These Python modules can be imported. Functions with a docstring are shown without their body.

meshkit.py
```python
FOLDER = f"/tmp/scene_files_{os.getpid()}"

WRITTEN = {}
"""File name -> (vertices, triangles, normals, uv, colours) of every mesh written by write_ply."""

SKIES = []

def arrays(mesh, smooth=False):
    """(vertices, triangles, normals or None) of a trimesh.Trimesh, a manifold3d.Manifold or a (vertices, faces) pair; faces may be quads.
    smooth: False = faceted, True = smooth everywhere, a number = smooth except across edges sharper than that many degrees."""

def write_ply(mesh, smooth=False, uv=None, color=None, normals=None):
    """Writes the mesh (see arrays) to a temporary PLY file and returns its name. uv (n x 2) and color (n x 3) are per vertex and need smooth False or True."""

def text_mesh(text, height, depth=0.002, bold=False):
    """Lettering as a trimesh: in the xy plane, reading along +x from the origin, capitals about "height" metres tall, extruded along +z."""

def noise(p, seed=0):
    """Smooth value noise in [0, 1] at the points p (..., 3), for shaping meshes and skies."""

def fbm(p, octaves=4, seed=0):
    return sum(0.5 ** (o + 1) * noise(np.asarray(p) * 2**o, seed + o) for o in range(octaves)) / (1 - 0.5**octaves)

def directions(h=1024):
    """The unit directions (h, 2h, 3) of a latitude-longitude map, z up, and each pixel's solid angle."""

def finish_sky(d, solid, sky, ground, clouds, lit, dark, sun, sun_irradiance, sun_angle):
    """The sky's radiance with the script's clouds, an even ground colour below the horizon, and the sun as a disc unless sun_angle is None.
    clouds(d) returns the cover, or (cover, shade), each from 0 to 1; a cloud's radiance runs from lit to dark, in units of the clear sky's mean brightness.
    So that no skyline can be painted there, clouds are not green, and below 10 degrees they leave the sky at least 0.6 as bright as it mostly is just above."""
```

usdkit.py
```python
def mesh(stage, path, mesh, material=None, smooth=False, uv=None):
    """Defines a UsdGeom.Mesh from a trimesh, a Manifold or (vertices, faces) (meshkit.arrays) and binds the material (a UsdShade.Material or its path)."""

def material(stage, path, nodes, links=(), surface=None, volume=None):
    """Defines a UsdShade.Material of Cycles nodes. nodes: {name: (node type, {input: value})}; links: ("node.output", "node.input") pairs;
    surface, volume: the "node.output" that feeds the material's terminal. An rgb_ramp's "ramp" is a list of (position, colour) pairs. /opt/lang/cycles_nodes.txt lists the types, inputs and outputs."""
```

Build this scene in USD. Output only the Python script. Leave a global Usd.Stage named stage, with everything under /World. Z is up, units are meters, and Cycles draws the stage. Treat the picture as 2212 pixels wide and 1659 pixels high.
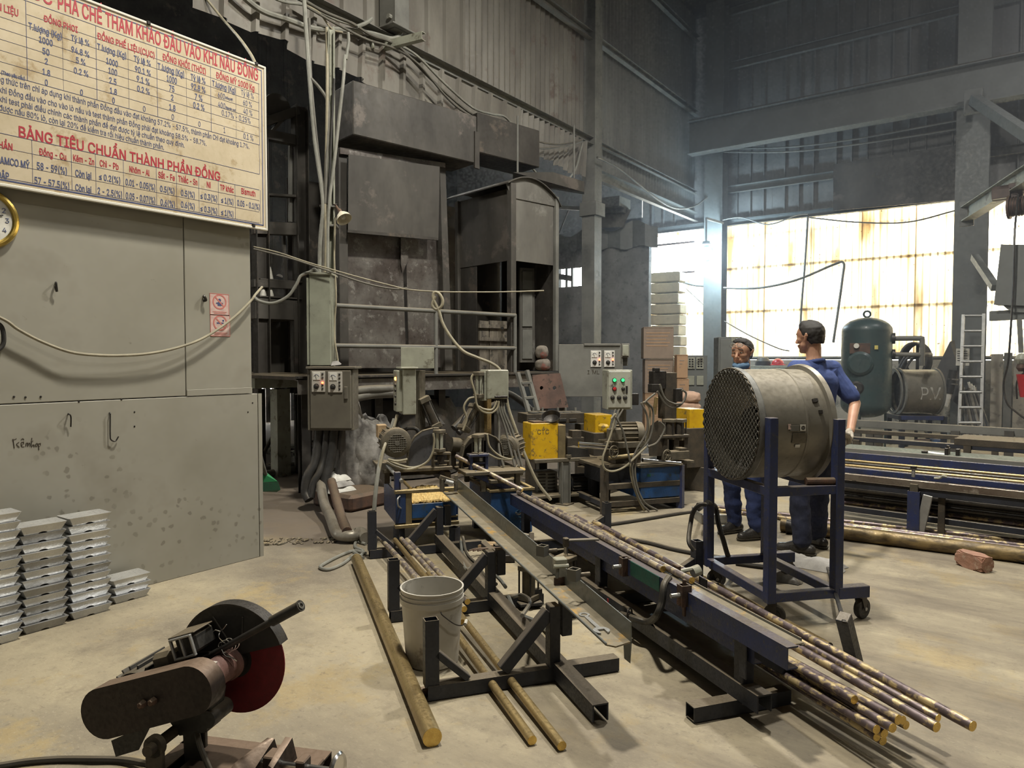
import math, random
import numpy as np, trimesh, manifold3d as m3
from shapely.geometry import Polygon, Point, box as sbox
from shapely.ops import unary_union
import usdkit, meshkit
from pxr import Usd, UsdGeom, UsdLux, UsdShade, Gf, Sdf
stage = Usd.Stage.CreateInMemory()
UsdGeom.SetStageUpAxis(stage, 'Z'); UsdGeom.SetStageMetersPerUnit(stage, 1.0)
UsdGeom.Xform.Define(stage, '/World'); UsdGeom.Scope.Define(stage, '/World/Looks')
R = random.Random(7)
rng = np.random.default_rng(11)
# ---------------------------------------------------------------- camera
FPX, CX, CY, EYE = 1534.0, 1106.0, 829.5, 1.45
YAW, PITCH = math.radians(36), math.atan(54.5 / 1534)
cam_r = np.array([math.cos(YAW), math.sin(YAW), 0.0])
_fh = np.array([-math.sin(YAW), math.cos(YAW), 0.0])
cam_f = _fh * math.cos(PITCH) - np.array([0, 0, math.sin(PITCH)])
cam_u = _fh * math.sin(PITCH) + np.array([0, 0, math.cos(PITCH)])
EYEP = np.array([0, 0, EYE])
cam = UsdGeom.Camera.Define(stage, '/World/camera')
_m = Gf.Matrix4d(*[float(x) for x in (*cam_r, 0, *cam_u, 0, *(-cam_f), 0, *EYEP, 1)])
cam.AddTransformOp().Set(_m)
cam.CreateHorizontalApertureAttr(36.0); cam.CreateVerticalApertureAttr(27.0)
cam.CreateFocalLengthAttr(36.0 * FPX / 2212)
cam.CreateClippingRangeAttr(Gf.Vec2f(0.05, 500))
cam.CreateExposureAttr(0.48)
# ---------------------------------------------------------------- sky and lamps
def mat(name, nodes, links, surface='p.BSDF', volume=None):
    return usdkit.material(stage, '/World/Looks/' + name, nodes, links, surface=surface, volume=volume)
dome = UsdLux.DomeLight.Define(stage, '/World/sky')
dome.CreateIntensityAttr(3.2); dome.CreateColorAttr(Gf.Vec3f(1.0, 0.97, 0.90))
BAY_LAMPS = [((-2.2, 2.9, 7.6), 740, (1.0, 0.94, 0.81)), ((2.2, 2.2, 7.6), 150, (1.0, 0.94, 0.82)), ((-1.6, 6.6, 7.6), 560, (1.0, 0.96, 0.87)), ((2.2, 11.5, 9.0), 300, (1.0, 0.97, 0.93))]
for i, (p, w, c) in enumerate(BAY_LAMPS):
    l = UsdLux.DiskLight.Define(stage, '/World/bay_light_%03d' % i)
    l.CreateRadiusAttr(0.24); l.CreateIntensityAttr(w); l.CreateColorAttr(Gf.Vec3f(*c))
    UsdGeom.Xformable(l).AddTranslateOp().Set(Gf.Vec3d(*p))
# ---------------------------------------------------------------- helpers: layout
def ray(px, py): return cam_f + cam_r * ((px - CX) / FPX) - cam_u * ((py - CY) / FPX)
def PZ(px, py, z=0.0): d = ray(px, py); return EYEP + d * ((z - EYE) / d[2])
def PX(px, py, x): d = ray(px, py); return EYEP + d * (x / d[0])
def PY(px, py, y): d = ray(px, py); return EYEP + d * (y / d[1])
def PD(px, py, dep): return EYEP + ray(px, py) * dep
def PN(px, py, q, n): d = ray(px, py); return EYEP + d * (((np.asarray(q) - EYEP) @ n) / (d @ n))
def pix(p): q = np.asarray(p, float) - EYEP; w = q @ cam_f; return CX + FPX * (q @ cam_r) / w, CY - FPX * (q @ cam_u) / w, w
def zat(p, py):
    lo, hi = -1.0, 14.0
    for _ in range(50):
        mid = (lo + hi) / 2
        if pix((p[0], p[1], mid))[1] > py: lo = mid
        else: hi = mid
    return lo
_a = math.radians(125)
CD = np.array([math.sin(_a), math.cos(_a), 0.0]); CN = np.array([-CD[1], CD[0], 0.0]); CO = np.array([-1.67, 2.64, 0.0])
ZV = np.array([0, 0, 1.0])
def S(s, t, z): return CO + CD * s + CN * t + ZV * z           # conveyor frame
def PS(px, py, s): return PN(px, py, CO + CD * s, CD)
def PT(px, py, t): return PN(px, py, CO + CN * t, CN)
def st(p): q = np.asarray(p) - CO; return q @ CD, q @ CN, p[2]
# ---------------------------------------------------------------- helpers: prims
_used = set()
def numbered(parent, name):
    k, n = 0, name
    while parent + '/' + n in _used:
        k += 1; n = '%s_%03d' % (name, k)
    _used.add(parent + '/' + n); return parent + '/' + n
class Thing:
    def __init__(self, prim, loc=(0, 0, 0), rz=0.0, local=False):
        self.prim, self.path, self.loc, self.local = prim, str(prim.GetPath()), np.array(loc, float), local
    def part(self, name, mesh, m, parent=None, smooth=30, label=None, kind=None):
        base = parent if isinstance(parent, str) else (str(parent.GetPath()) if parent is not None else self.path)
        v, f = tri(mesh)
        if not self.local: v = v - self.loc
        p = usdkit.mesh(stage, numbered(base, name), trimesh.Trimesh(v, f, process=False), m, smooth=smooth).GetPrim()
        if label: p.SetCustomDataByKey('label', label)
        if kind: p.SetCustomDataByKey('kind', kind)
        return p
def tri(mesh):
    if hasattr(mesh, 'to_mesh'):
        q = mesh.to_mesh(); return np.array(q.vert_properties[:, :3], float), np.array(q.tri_verts, int)
    return np.array(mesh.vertices, float), np.array(mesh.faces, int)
def tag(p, label, cat=None, group=None, kind=None):
    p.SetCustomDataByKey('label', label)
    if cat: p.SetCustomDataByKey('category', cat)
    if group: p.SetCustomDataByKey('group', group)
    if kind: p.SetCustomDataByKey('kind', kind)
def thing(name, label, cat, loc=(0, 0, 0), group=None, kind=None, rz=0.0, local=False):
    x = UsdGeom.Xform.Define(stage, numbered('/World', name))
    x.AddTranslateOp().Set(Gf.Vec3d(*[float(q) for q in loc]))
    if rz: x.AddRotateZOp().Set(math.degrees(rz))
    tag(x.GetPrim(), label, cat, group, kind)
    return Thing(x.GetPrim(), loc, rz, local)
def single(name, label, cat, mesh, m, group=None, kind=None, smooth=30):
    v, f = tri(mesh)
    p = usdkit.mesh(stage, numbered('/World', name), trimesh.Trimesh(v, f, process=False), m, smooth=smooth).GetPrim()
    tag(p, label, cat, group, kind); return p
def copy(src, label, loc, rz=0.0, rot=None, group=None):
    nm = src.path.split('/')[-1]
    x = UsdGeom.Xform.Define(stage, numbered('/World', nm))
    x.AddTranslateOp().Set(Gf.Vec3d(*[float(q) for q in loc]))
    if rz: x.AddRotateZOp().Set(math.degrees(rz))
    if rot: x.AddRotateXYZOp().Set(Gf.Vec3f(*rot))
    was = src.prim.GetCustomData()
    x.GetPrim().GetReferences().AddInternalReference('/World/protos_never') if False else None
    x.GetPrim().GetReferences().AddInternalReference(src.prim.GetPath())
    x.SetXformOpOrder(x.GetOrderedXformOps())
    tag(x.GetPrim(), label, was['category'], group or was.get('group'))
    x.GetPrim().SetInstanceable(True)
    return x.GetPrim()
# ---------------------------------------------------------------- helpers: meshes
def cat(*ms):
    out = []
    for q in ms:
        if isinstance(q, (list, tuple)): out.extend(q)
        else: out.append(q)
    vs, fs, n = [], [], 0
    for q in out:
        v, f = tri(q); vs.append(v); fs.append(f + n); n += len(v)
    return trimesh.Trimesh(np.vstack(vs), np.vstack(fs), process=False)
def frame_of(a, b, up=ZV):
    a, b = np.asarray(a, float), np.asarray(b, float)
    x = b - a; L = np.linalg.norm(x); x = x / L
    up = np.asarray(up, float)
    if abs(x @ up) > 0.99: up = np.array([1.0, 0, 0]) if abs(x[0]) < 0.9 else np.array([0, 1.0, 0])
    y = np.cross(up, x); y /= np.linalg.norm(y); z = np.cross(x, y)
    return a, L, x, y, z
def hullof(pts):
    return m3.Manifold.hull_points(np.asarray(pts, float))
def cbox(lo, hi, ch=0.004):
    lo, hi = np.minimum(lo, hi), np.maximum(lo, hi)
    ch = min(ch, 0.3 * float((hi - lo).min()))
    P = []
    for i in range(8):
        c = [(lo, hi)[(i >> k) & 1][k] for k in range(3)]
        s = [1 if not (i >> k) & 1 else -1 for k in range(3)]
        for k in range(3):
            q = list(c)
            for j in range(3):
                if j != k: q[j] += s[j] * ch
            P.append(q)
    v, f = tri(hullof(P)); return trimesh.Trimesh(v, f, process=False)
def xf(mesh, a, x, y, z):
    v, f = tri(mesh); return trimesh.Trimesh(np.asarray(a) + v[:, :1] * x + v[:, 1:2] * y + v[:, 2:3] * z, f, process=False)
def obox(c, x, y, sx, sy, sz, ch=0.004, z=ZV):                       # box centred at c with axes x, y, z
    return xf(cbox((-sx / 2, -sy / 2, -sz / 2), (sx / 2, sy / 2, sz / 2), ch), c, np.asarray(x), np.asarray(y), np.asarray(z))
def bar(a, b, w=0.05, h=None, up=ZV, ch=0.003):
    h = w if h is None else h
    a, L, x, y, z = frame_of(a, b, up)
    return xf(cbox((0, -w / 2, -h / 2), (L, w / 2, h / 2), ch), a, x, y, z)
def prism(poly, a, b, up=ZV):                                          # polygon in (y, z) swept from a to b
    a, L, x, y, z = frame_of(a, b, up)
    e = trimesh.creation.extrude_polygon(poly, L, engine='earcut')
    v = e.vertices
    return trimesh.Trimesh(a + v[:, 2:3] * x + v[:, :1] * y + v[:, 1:2] * z, e.faces, process=False)
def sqt(a, b, w=0.05, h=None, t=0.004, up=ZV):                         # open square tube
    h = w if h is None else h
    return prism(sbox(-w / 2, -h / 2, w / 2, h / 2).difference(sbox(-w / 2 + t, -h / 2 + t, w / 2 - t, h / 2 - t)), a, b, up)
def chan(a, b, w=0.06, h=0.1, t=0.006, up=ZV, op=1):                   # C channel, opening along op*y
    p = unary_union([sbox(-w / 2, -h / 2, w / 2, -h / 2 + t), sbox(-w / 2, h / 2 - t, w / 2, h / 2), sbox(-w / 2, -h / 2, -w / 2 + t, h / 2) if op > 0 else sbox(w / 2 - t, -h / 2, w / 2, h / 2)])
    return prism(p, a, b, up)
def ang(a, b, w=0.05, h=0.05, t=0.005, up=ZV, sy=1, sz=1):             # L angle
    p = unary_union([sbox(min(0, sy * w), min(0, sz * t), max(0, sy * w), max(0, sz * t)), sbox(min(0, sy * t), min(0, sz * h), max(0, sy * t), max(0, sz * h))])
    return prism(p, a, b, up)
def ibeam(a, b, w=0.3, h=0.6, tf=0.02, tw=0.012, up=ZV):
    p = unary_union([sbox(-w / 2, -h / 2, w / 2, -h / 2 + tf), sbox(-w / 2, h / 2 - tf, w / 2, h / 2), sbox(-tw / 2, -h / 2, tw / 2, h / 2)])
    return prism(p, a, b, up)
def rod(a, b, r, n=16, r2=None):
    a, L, x, y, z = frame_of(a, b)
    r2 = r if r2 is None else r2
    th = np.arange(n) * 2 * np.pi / n
    c, s = np.cos(th)[:, None], np.sin(th)[:, None]
    A, B = a + r * (c * y + s * z), a + L * x + r2 * (c * y + s * z)
    v = np.vstack([A, B, [a], [a + L * x]]); f = []
    for i in range(n):
        j = (i + 1) % n
        f += [[i, j, n + j], [i, n + j, n + i], [2 * n, j, i], [2 * n + 1, n + i, n + j]]
    return trimesh.Trimesh(v, np.array(f), process=False)
def pipe(a, b, r, t=0.004, n=20):
    ring = Point(0, 0).buffer(r, n // 4).difference(Point(0, 0).buffer(r - t, n // 4))
    return prism(ring, a, b)
def spline(pts, k=6):
    P = np.asarray(pts, float)
    if len(P) < 3: return P
    Q = np.vstack([2 * P[0] - P[1], P, 2 * P[-1] - P[-2]]); out = []
    for i in range(1, len(Q) - 2):
        for u in np.arange(k) / k:
            out.append(0.5 * ((2 * Q[i]) + (-Q[i - 1] + Q[i + 1]) * u + (2 * Q[i - 1] - 5 * Q[i] + 4 * Q[i + 1] - Q[i + 2]) * u * u + (-Q[i - 1] + 3 * Q[i] - 3 * Q[i + 1] + Q[i + 2]) * u ** 3))
    return np.vstack([out, [P[-1]]])
def hose(pts, r=0.01, n=8, k=6, rs=None):
    c = spline(pts, k); m = len(c)
    t = np.gradient(c, axis=0); t /= np.maximum(np.linalg.norm(t, axis=1, keepdims=True), 1e-9)
    u = np.cross(t[0], [0, 0, 1.0]); u = u if np.linalg.norm(u) > 1e-3 else np.array([1.0, 0, 0]); u /= np.linalg.norm(u)
    v, th = [], np.arange(n) * 2 * np.pi / n
    for i in range(m):
        u = u - t[i] * (u @ t[i]); u /= max(np.linalg.norm(u), 1e-9); w = np.cross(t[i], u)
        rr = r if rs is None else rs[i]
        v.append(c[i] + rr * (np.cos(th)[:, None] * u + np.sin(th)[:, None] * w))
    v = np.vstack(v + [[c[0]], [c[-1]]]); f = []
    for i in range(m - 1):
        for j in range(n):
            q = (j + 1) % n
            f += [[i * n + j, i * n + q, (i + 1) * n + q], [i * n + j, (i + 1) * n + q, (i + 1) * n + j]]
    for j in range(n):
        q = (j + 1) % n
        f += [[m * n, q, j], [m * n + 1, (m - 1) * n + j, (m - 1) * n + q]]
    return trimesh.Trimesh(v, np.array(f), process=False)
def lathe(prof, a=(0, 0, 0), axis=ZV, n=32):                           # prof: (radius, along) pairs
    ax = np.asarray(axis, float); ax /= np.linalg.norm(ax)
    y = np.cross(ax, [0, 0, 1.0]); y = y if np.linalg.norm(y) > 1e-3 else np.array([1.0, 0, 0]); y /= np.linalg.norm(y); x = np.cross(y, ax)
    th = np.arange(n) * 2 * np.pi / n; v, f = [], []
    for r, h in prof: v.append(np.asarray(a) + ax * h + r * (np.cos(th)[:, None] * x + np.sin(th)[:, None] * y))
    m = len(prof); v = np.vstack(v)
    for i in range(m - 1):
        for j in range(n):
            q = (j + 1) % n
            f += [[i * n + j, i * n + q, (i + 1) * n + q], [i * n + j, (i + 1) * n + q, (i + 1) * n + j]]
    t = trimesh.Trimesh(v, np.array(f), process=False)
    return t
def plate(pts, th, nrm):                                               # planar polygon (3-d points) with thickness th along nrm
    P = np.asarray(pts, float); n = np.asarray(nrm, float); n = n / np.linalg.norm(n)
    x = P[1] - P[0]; x -= n * (x @ n); x /= np.linalg.norm(x); y = np.cross(n, x)
    q = Polygon([((p - P[0]) @ x, (p - P[0]) @ y) for p in P]).buffer(0)
    e = trimesh.creation.extrude_polygon(q, th, engine='earcut'); v = e.vertices
    return trimesh.Trimesh(P[0] + v[:, :1] * x + v[:, 1:2] * y + v[:, 2:3] * n, e.faces, process=False)
def extr(poly, th, o, x, y, z):                                        # shapely polygon in plane (x, y) at o extruded along z
    gs = getattr(poly, 'geoms', [poly]); out = []
    for g in gs:
        e = trimesh.creation.extrude_polygon(g, th, engine='earcut'); v = e.vertices
        out.append(trimesh.Trimesh(np.asarray(o) + v[:, :1] * x + v[:, 1:2] * y + v[:, 2:3] * z, e.faces, process=False))
    return cat(out)
def sheet(prof, o, x, z, n, h, h0=None, th=0.002):                     # profile [(u, d)] along x, height h along z, ridges along n; h0(u) gives a ragged lower edge
    P = np.asarray(prof, float); k = len(P); o = np.asarray(o, float)
    low = np.array([h0(u) if h0 else 0.0 for u in P[:, 0]])
    hi = h if np.ndim(h) else np.full(k, h)
    F = o + P[:, :1] * x + P[:, 1:2] * n; v = np.vstack([F + low[:, None] * z, F + hi[:, None] * z, F + low[:, None] * z - th * n, F + hi[:, None] * z - th * n]); f = []
    for i in range(k - 1):
        a, b, c, d = i, i + 1, k + i + 1, k + i
        f += [[a, b, c], [a, c, d]]
        a, b, c, d = 2 * k + i, 2 * k + i + 1, 3 * k + i + 1, 3 * k + i
        f += [[a, c, b], [a, d, c], [i, 2 * k + i, 2 * k + i + 1], [i, 2 * k + i + 1, i + 1], [k + i, k + i + 1, 3 * k + i + 1], [k + i, 3 * k + i + 1, 3 * k + i]]
    f += [[0, k, 3 * k], [0, 3 * k, 2 * k], [k - 1, 3 * k - 1, 4 * k - 1], [k - 1, 4 * k - 1, 2 * k - 1]]
    return trimesh.Trimesh(v, np.array(f), process=False)
def trap(u0, u1, pitch, d, top=0.22, slope=0.1):                       # trapezoid rib profile
    out = []; u = u0
    while u < u1 - 1e-6:
        for q, e in ((0, 0), (1 - top - 2 * slope, 0), (1 - top - slope, d), (1 - slope, d)):
            if u + q * pitch <= u1: out.append((u + q * pitch, e))
        u += pitch
    out.append((u1, 0)); return out
def wavy(u0, u1, pitch, d, k=6):
    n = max(2, int(round((u1 - u0) / pitch * k)))
    return [(u0 + (u1 - u0) * i / n, d * (0.5 - 0.5 * math.cos(2 * math.pi * (u1 - u0) * i / n / pitch))) for i in range(n + 1)]
# ---------------------------------------------------------------- materials
def paint(name, c, c2=None, r=0.55, m=0.0, sc=5.0, bump=0.15, dust=0.0, lo=0.35, hi=0.65, detail=5, spec=0.4, world=False, dcol=(0.23, 0.185, 0.12), c3=None, sc3=30, stretch=None):
    c2 = c2 or tuple(x * 0.75 for x in c)
    N = {'tc': ('texture_coordinate', {}), 'g': ('geometry', {}),
         'n': ('noise_texture', {'scale': sc, 'detail': detail, 'roughness': 0.6}), 'rp': ('rgb_ramp', {'ramp': [(lo, c), (hi, c2)]}),
         'n2': ('noise_texture', {'scale': sc * 9, 'detail': 3}), 'rr': ('map_range', {'from_min': 0.3, 'from_max': 0.7, 'to_min': max(0.05, r - 0.12), 'to_max': min(1, r + 0.12)}),
         'b': ('bump', {'strength': bump, 'distance': 0.004}),
         'p': ('principled_bsdf', {'metallic': m, 'specular_ior_level': spec})}
    src = 'g.position' if world else 'tc.object'
    L = [('n.fac', 'rp.fac'), ('n2.fac', 'rr.value'), ('rr.result', 'p.roughness'), ('n2.fac', 'b.height'), ('b.normal', 'p.normal')]
    if stretch:
        N['mp'] = ('mapping', {'scale': stretch}); L += [(src, 'mp.vector'), ('mp.vector', 'n.vector'), (src, 'n2.vector')]
    else: L += [(src, 'n.vector'), (src, 'n2.vector')]
    out = 'rp.color'
    if c3:
        N['n3'] = ('noise_texture', {'scale': sc3, 'detail': 6, 'roughness': 0.7}); N['r3'] = ('map_range', {'from_min': 0.56, 'from_max': 0.64, 'to_min': 0.0, 'to_max': 1.0, 'clamp': True})
        N['m3'] = ('mix_color', {'b': c3}); L += [(src, 'n3.vector'), ('n3.fac', 'r3.value'), ('r3.result', 'm3.fac'), (out, 'm3.a')]; out = 'm3.result'
    if dust:
        N['sx'] = ('separate_xyz', {}); N['dr'] = ('map_range', {'from_min': 0.3, 'from_max': 0.95, 'to_min': 0.0, 'to_max': dust, 'clamp': True}); N['dm'] = ('mix_color', {'b': dcol})
        L += [('g.normal', 'sx.vector'), ('sx.z', 'dr.value'), ('dr.result', 'dm.fac'), (out, 'dm.a')]; out = 'dm.result'
    L.append((out, 'p.base_color'))
    return mat(name, N, L)
def plain(name, c, r=0.5, m=0.0, **k):
    return mat(name, {'p': ('principled_bsdf', {'base_color': c, 'roughness': r, 'metallic': m, **k})}, [])
def glow(name, c, s):
    return mat(name, {'e': ('emission', {'color': c, 'strength': s})}, [], surface='e.emission')
class PL:                                                              # an upright working plane: origin o, running along the compass heading h (degrees from +y)
    def __init__(self, o, h):
        a = math.radians(h); self.o = np.array(o, float); self.x = np.array([math.sin(a), math.cos(a), 0.0]); self.n = np.array([-self.x[1], self.x[0], 0.0])
        if self.n @ (self.o - EYEP) < 0: self.n = -self.n              # n points away from the camera side
    def p(self, px, py, off=0.0): return PN(px, py, self.o + self.n * off, self.n)
    def at(self, u, off, z): return self.o + self.x * u + self.n * off + ZV * (z - self.o[2])
    def uz(self, px, py, off=0.0): q = self.p(px, py, off); return (q - self.o) @ self.x, q[2]
    def box(self, px0, py0, px1, py1, dep, off=0.0, ch=0.004):
        pm, qm = (px0 + px1) / 2, (py0 + py1) / 2
        u0, u1 = self.uz(px0, qm, off)[0], self.uz(px1, qm, off)[0]; z0, z1 = self.uz(pm, py1, off)[1], self.uz(pm, py0, off)[1]
        return obox(self.at((u0 + u1) / 2, off + dep / 2, (z0 + z1) / 2), self.x, np.cross(ZV, self.x), abs(u1 - u0), dep, abs(z1 - z0), ch)
    def quad(self, pts, th=0.01, off=0.0): return plate([self.p(a, b, off) for a, b in pts], -th, self.n) if False else self._quad(pts, th, off)
    def _quad(self, pts, th, off):
        q = [self.uz(a, b, off) for a, b in pts]
        return extr(Polygon(q).buffer(0), th, self.o - ZV * self.o[2] + self.n * off, self.x, ZV, self.n)
# ---------------------------------------------------------------- palette
m_panel = mat('panel_paint', {
    'tc': ('geometry', {}), 'n': ('noise_texture', {'scale': 1.3, 'detail': 5, 'roughness': 0.6}), 'rp': ('rgb_ramp', {'ramp': [(0.3, (0.235, 0.225, 0.185)), (0.55, (0.275, 0.265, 0.225)), (0.75, (0.20, 0.185, 0.15))]}),
    'v': ('voronoi_texture', {'scale': 16, 'feature': 'f1', 'randomness': 1}), 'wn': ('noise_texture', {'scale': 24, 'detail': 2}), 'dm': ('mix_color', {'fac': 0.035, 'blend_type': 'add'}),
    'vr': ('map_range', {'from_min': 0.28, 'from_max': 0.20, 'to_min': 0, 'to_max': 1, 'clamp': True}),
    'mk': ('noise_texture', {'scale': 0.95, 'detail': 3}), 'mr': ('map_range', {'from_min': 0.55, 'from_max': 0.63, 'to_min': 0, 'to_max': 0.55, 'clamp': True}),
    'mu': ('math', {'math_type': 'multiply'}), 'm1': ('mix_color', {'b': (0.12, 0.105, 0.085)}),
    's': ('noise_texture', {'scale': 9, 'detail': 6, 'roughness': 0.75}), 'sr': ('map_range', {'from_min': 0.66, 'from_max': 0.74, 'to_min': 0, 'to_max': 0.5, 'clamp': True}), 'm2': ('mix_color', {'b': (0.10, 0.08, 0.06)}),
    'p': ('principled_bsdf', {'roughness': 0.42, 'specular_ior_level': 0.45})},
    [('tc.position', 'n.vector'), ('tc.position', 'wn.vector'), ('tc.position', 'dm.a'), ('wn.color', 'dm.b'), ('dm.result', 'v.vector'), ('tc.position', 'mk.vector'), ('tc.position', 's.vector'), ('n.fac', 'rp.fac'), ('v.distance', 'vr.value'), ('mk.fac', 'mr.value'),
     ('vr.result', 'mu.value1'), ('mr.result', 'mu.value2'), ('mu.value', 'm1.fac'), ('rp.color', 'm1.a'), ('s.fac', 'sr.value'), ('sr.result', 'm2.fac'), ('m1.result', 'm2.a'), ('m2.result', 'p.base_color')])
m_floor = mat('floor_concrete', {
    'g': ('geometry', {}), 'n1': ('noise_texture', {'scale': 0.55, 'detail': 7, 'roughness': 0.68}), 'r1': ('rgb_ramp', {'ramp': [(0.34, (0.25, 0.22, 0.158)), (0.46, (0.375, 0.325, 0.225)), (0.55, (0.30, 0.262, 0.188)), (0.66, (0.205, 0.18, 0.138))]}),
    'n2': ('noise_texture', {'scale': 2.3, 'detail': 9, 'roughness': 0.74}), 'q2': ('map_range', {'from_min': 0.50, 'from_max': 0.66, 'to_min': 0, 'to_max': 0.6, 'clamp': True}), 'm2': ('mix_color', {'b': (0.155, 0.13, 0.098)}),
    'ny': ('noise_texture', {'scale': 1.7, 'detail': 8, 'roughness': 0.7}), 'qy': ('map_range', {'from_min': 0.53, 'from_max': 0.62, 'to_min': 0, 'to_max': 0.55, 'clamp': True}), 'my': ('mix_color', {'b': (0.40, 0.30, 0.13)}),
    'mq': ('mapping', {'rotation': (0, 0, 0.6), 'scale': (1, 2.2, 1)}), 'n3': ('noise_texture', {'scale': 42, 'detail': 5, 'roughness': 0.75}), 'q3': ('map_range', {'from_min': 0.555, 'from_max': 0.63, 'to_min': 0, 'to_max': 0.4, 'clamp': True}), 'm3': ('mix_color', {'b': (0.46, 0.41, 0.30)}),
    'n4': ('noise_texture', {'scale': 26, 'detail': 6, 'roughness': 0.8}), 'q4': ('map_range', {'from_min': 0.55, 'from_max': 0.66, 'to_min': 0, 'to_max': 0.55, 'clamp': True}), 'm4': ('mix_color', {'b': (0.15, 0.125, 0.095)}),
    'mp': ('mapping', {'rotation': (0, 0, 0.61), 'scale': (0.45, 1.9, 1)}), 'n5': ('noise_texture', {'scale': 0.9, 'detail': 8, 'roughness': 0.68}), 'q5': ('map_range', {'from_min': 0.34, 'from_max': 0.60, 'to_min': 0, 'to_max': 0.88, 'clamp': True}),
    'sx': ('separate_xyz', {}), 'fy': ('map_range', {'from_min': -2.6, 'from_max': -0.6, 'to_min': 0.35, 'to_max': 1.0, 'clamp': True}), 'mu': ('math', {'math_type': 'multiply'}), 'm5': ('mix_color', {'b': (0.128, 0.105, 0.08)}),  # dirt streaks, deepened toward +x to paint in the light falling off there
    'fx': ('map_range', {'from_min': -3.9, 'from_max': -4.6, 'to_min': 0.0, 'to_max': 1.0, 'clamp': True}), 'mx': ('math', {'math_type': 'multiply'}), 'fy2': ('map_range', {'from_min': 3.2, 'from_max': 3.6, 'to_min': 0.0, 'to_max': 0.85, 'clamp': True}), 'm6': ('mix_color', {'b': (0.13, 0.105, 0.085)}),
    'b': ('bump', {'strength': 0.35, 'distance': 0.004}), 'p': ('principled_bsdf', {'roughness': 0.6, 'specular_ior_level': 0.35})},
    [('g.position', x + '.vector') for x in ('n1', 'n2', 'mq', 'n4', 'mp', 'sx', 'ny')] + [('mp.vector', 'n5.vector'), ('mq.vector', 'n3.vector'), ('n1.fac', 'r1.fac'), ('n2.fac', 'q2.value'), ('q2.result', 'm2.fac'), ('r1.color', 'm2.a'), ('ny.fac', 'qy.value'), ('qy.result', 'my.fac'), ('m2.result', 'my.a'), ('n3.fac', 'q3.value'), ('q3.result', 'm3.fac'), ('my.result', 'm3.a'),
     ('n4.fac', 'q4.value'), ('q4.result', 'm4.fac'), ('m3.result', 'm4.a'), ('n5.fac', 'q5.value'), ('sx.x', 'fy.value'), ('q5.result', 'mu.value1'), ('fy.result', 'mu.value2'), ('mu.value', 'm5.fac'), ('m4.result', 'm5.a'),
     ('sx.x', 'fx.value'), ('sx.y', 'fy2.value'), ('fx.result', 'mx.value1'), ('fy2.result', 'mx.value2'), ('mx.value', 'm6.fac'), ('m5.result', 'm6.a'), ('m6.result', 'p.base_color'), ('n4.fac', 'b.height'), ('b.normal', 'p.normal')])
m_corr = paint('corrugated_dusty', (0.21, 0.20, 0.175), (0.13, 0.12, 0.105), 0.6, 0.0, 2.2, 0.1, world=True, stretch=(1, 1, 0.25), c3=(0.13, 0.10, 0.085), sc3=1.2)
m_corr2 = paint('corrugated_grey', (0.17, 0.175, 0.165), (0.12, 0.12, 0.115), 0.6, 0.0, 2.2, 0.1, world=True, stretch=(1, 1, 0.25))
m_back = paint('back_sheet', (0.20, 0.20, 0.195), (0.135, 0.135, 0.132), 0.55, 0.0, 1.5, 0.1, world=True, stretch=(1, 1, 0.3))
m_steel = paint('dusty_steel_grey', (0.17, 0.17, 0.155), (0.115, 0.115, 0.105), 0.6, 0.0, 3, 0.15, dust=0.6, world=True)
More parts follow.
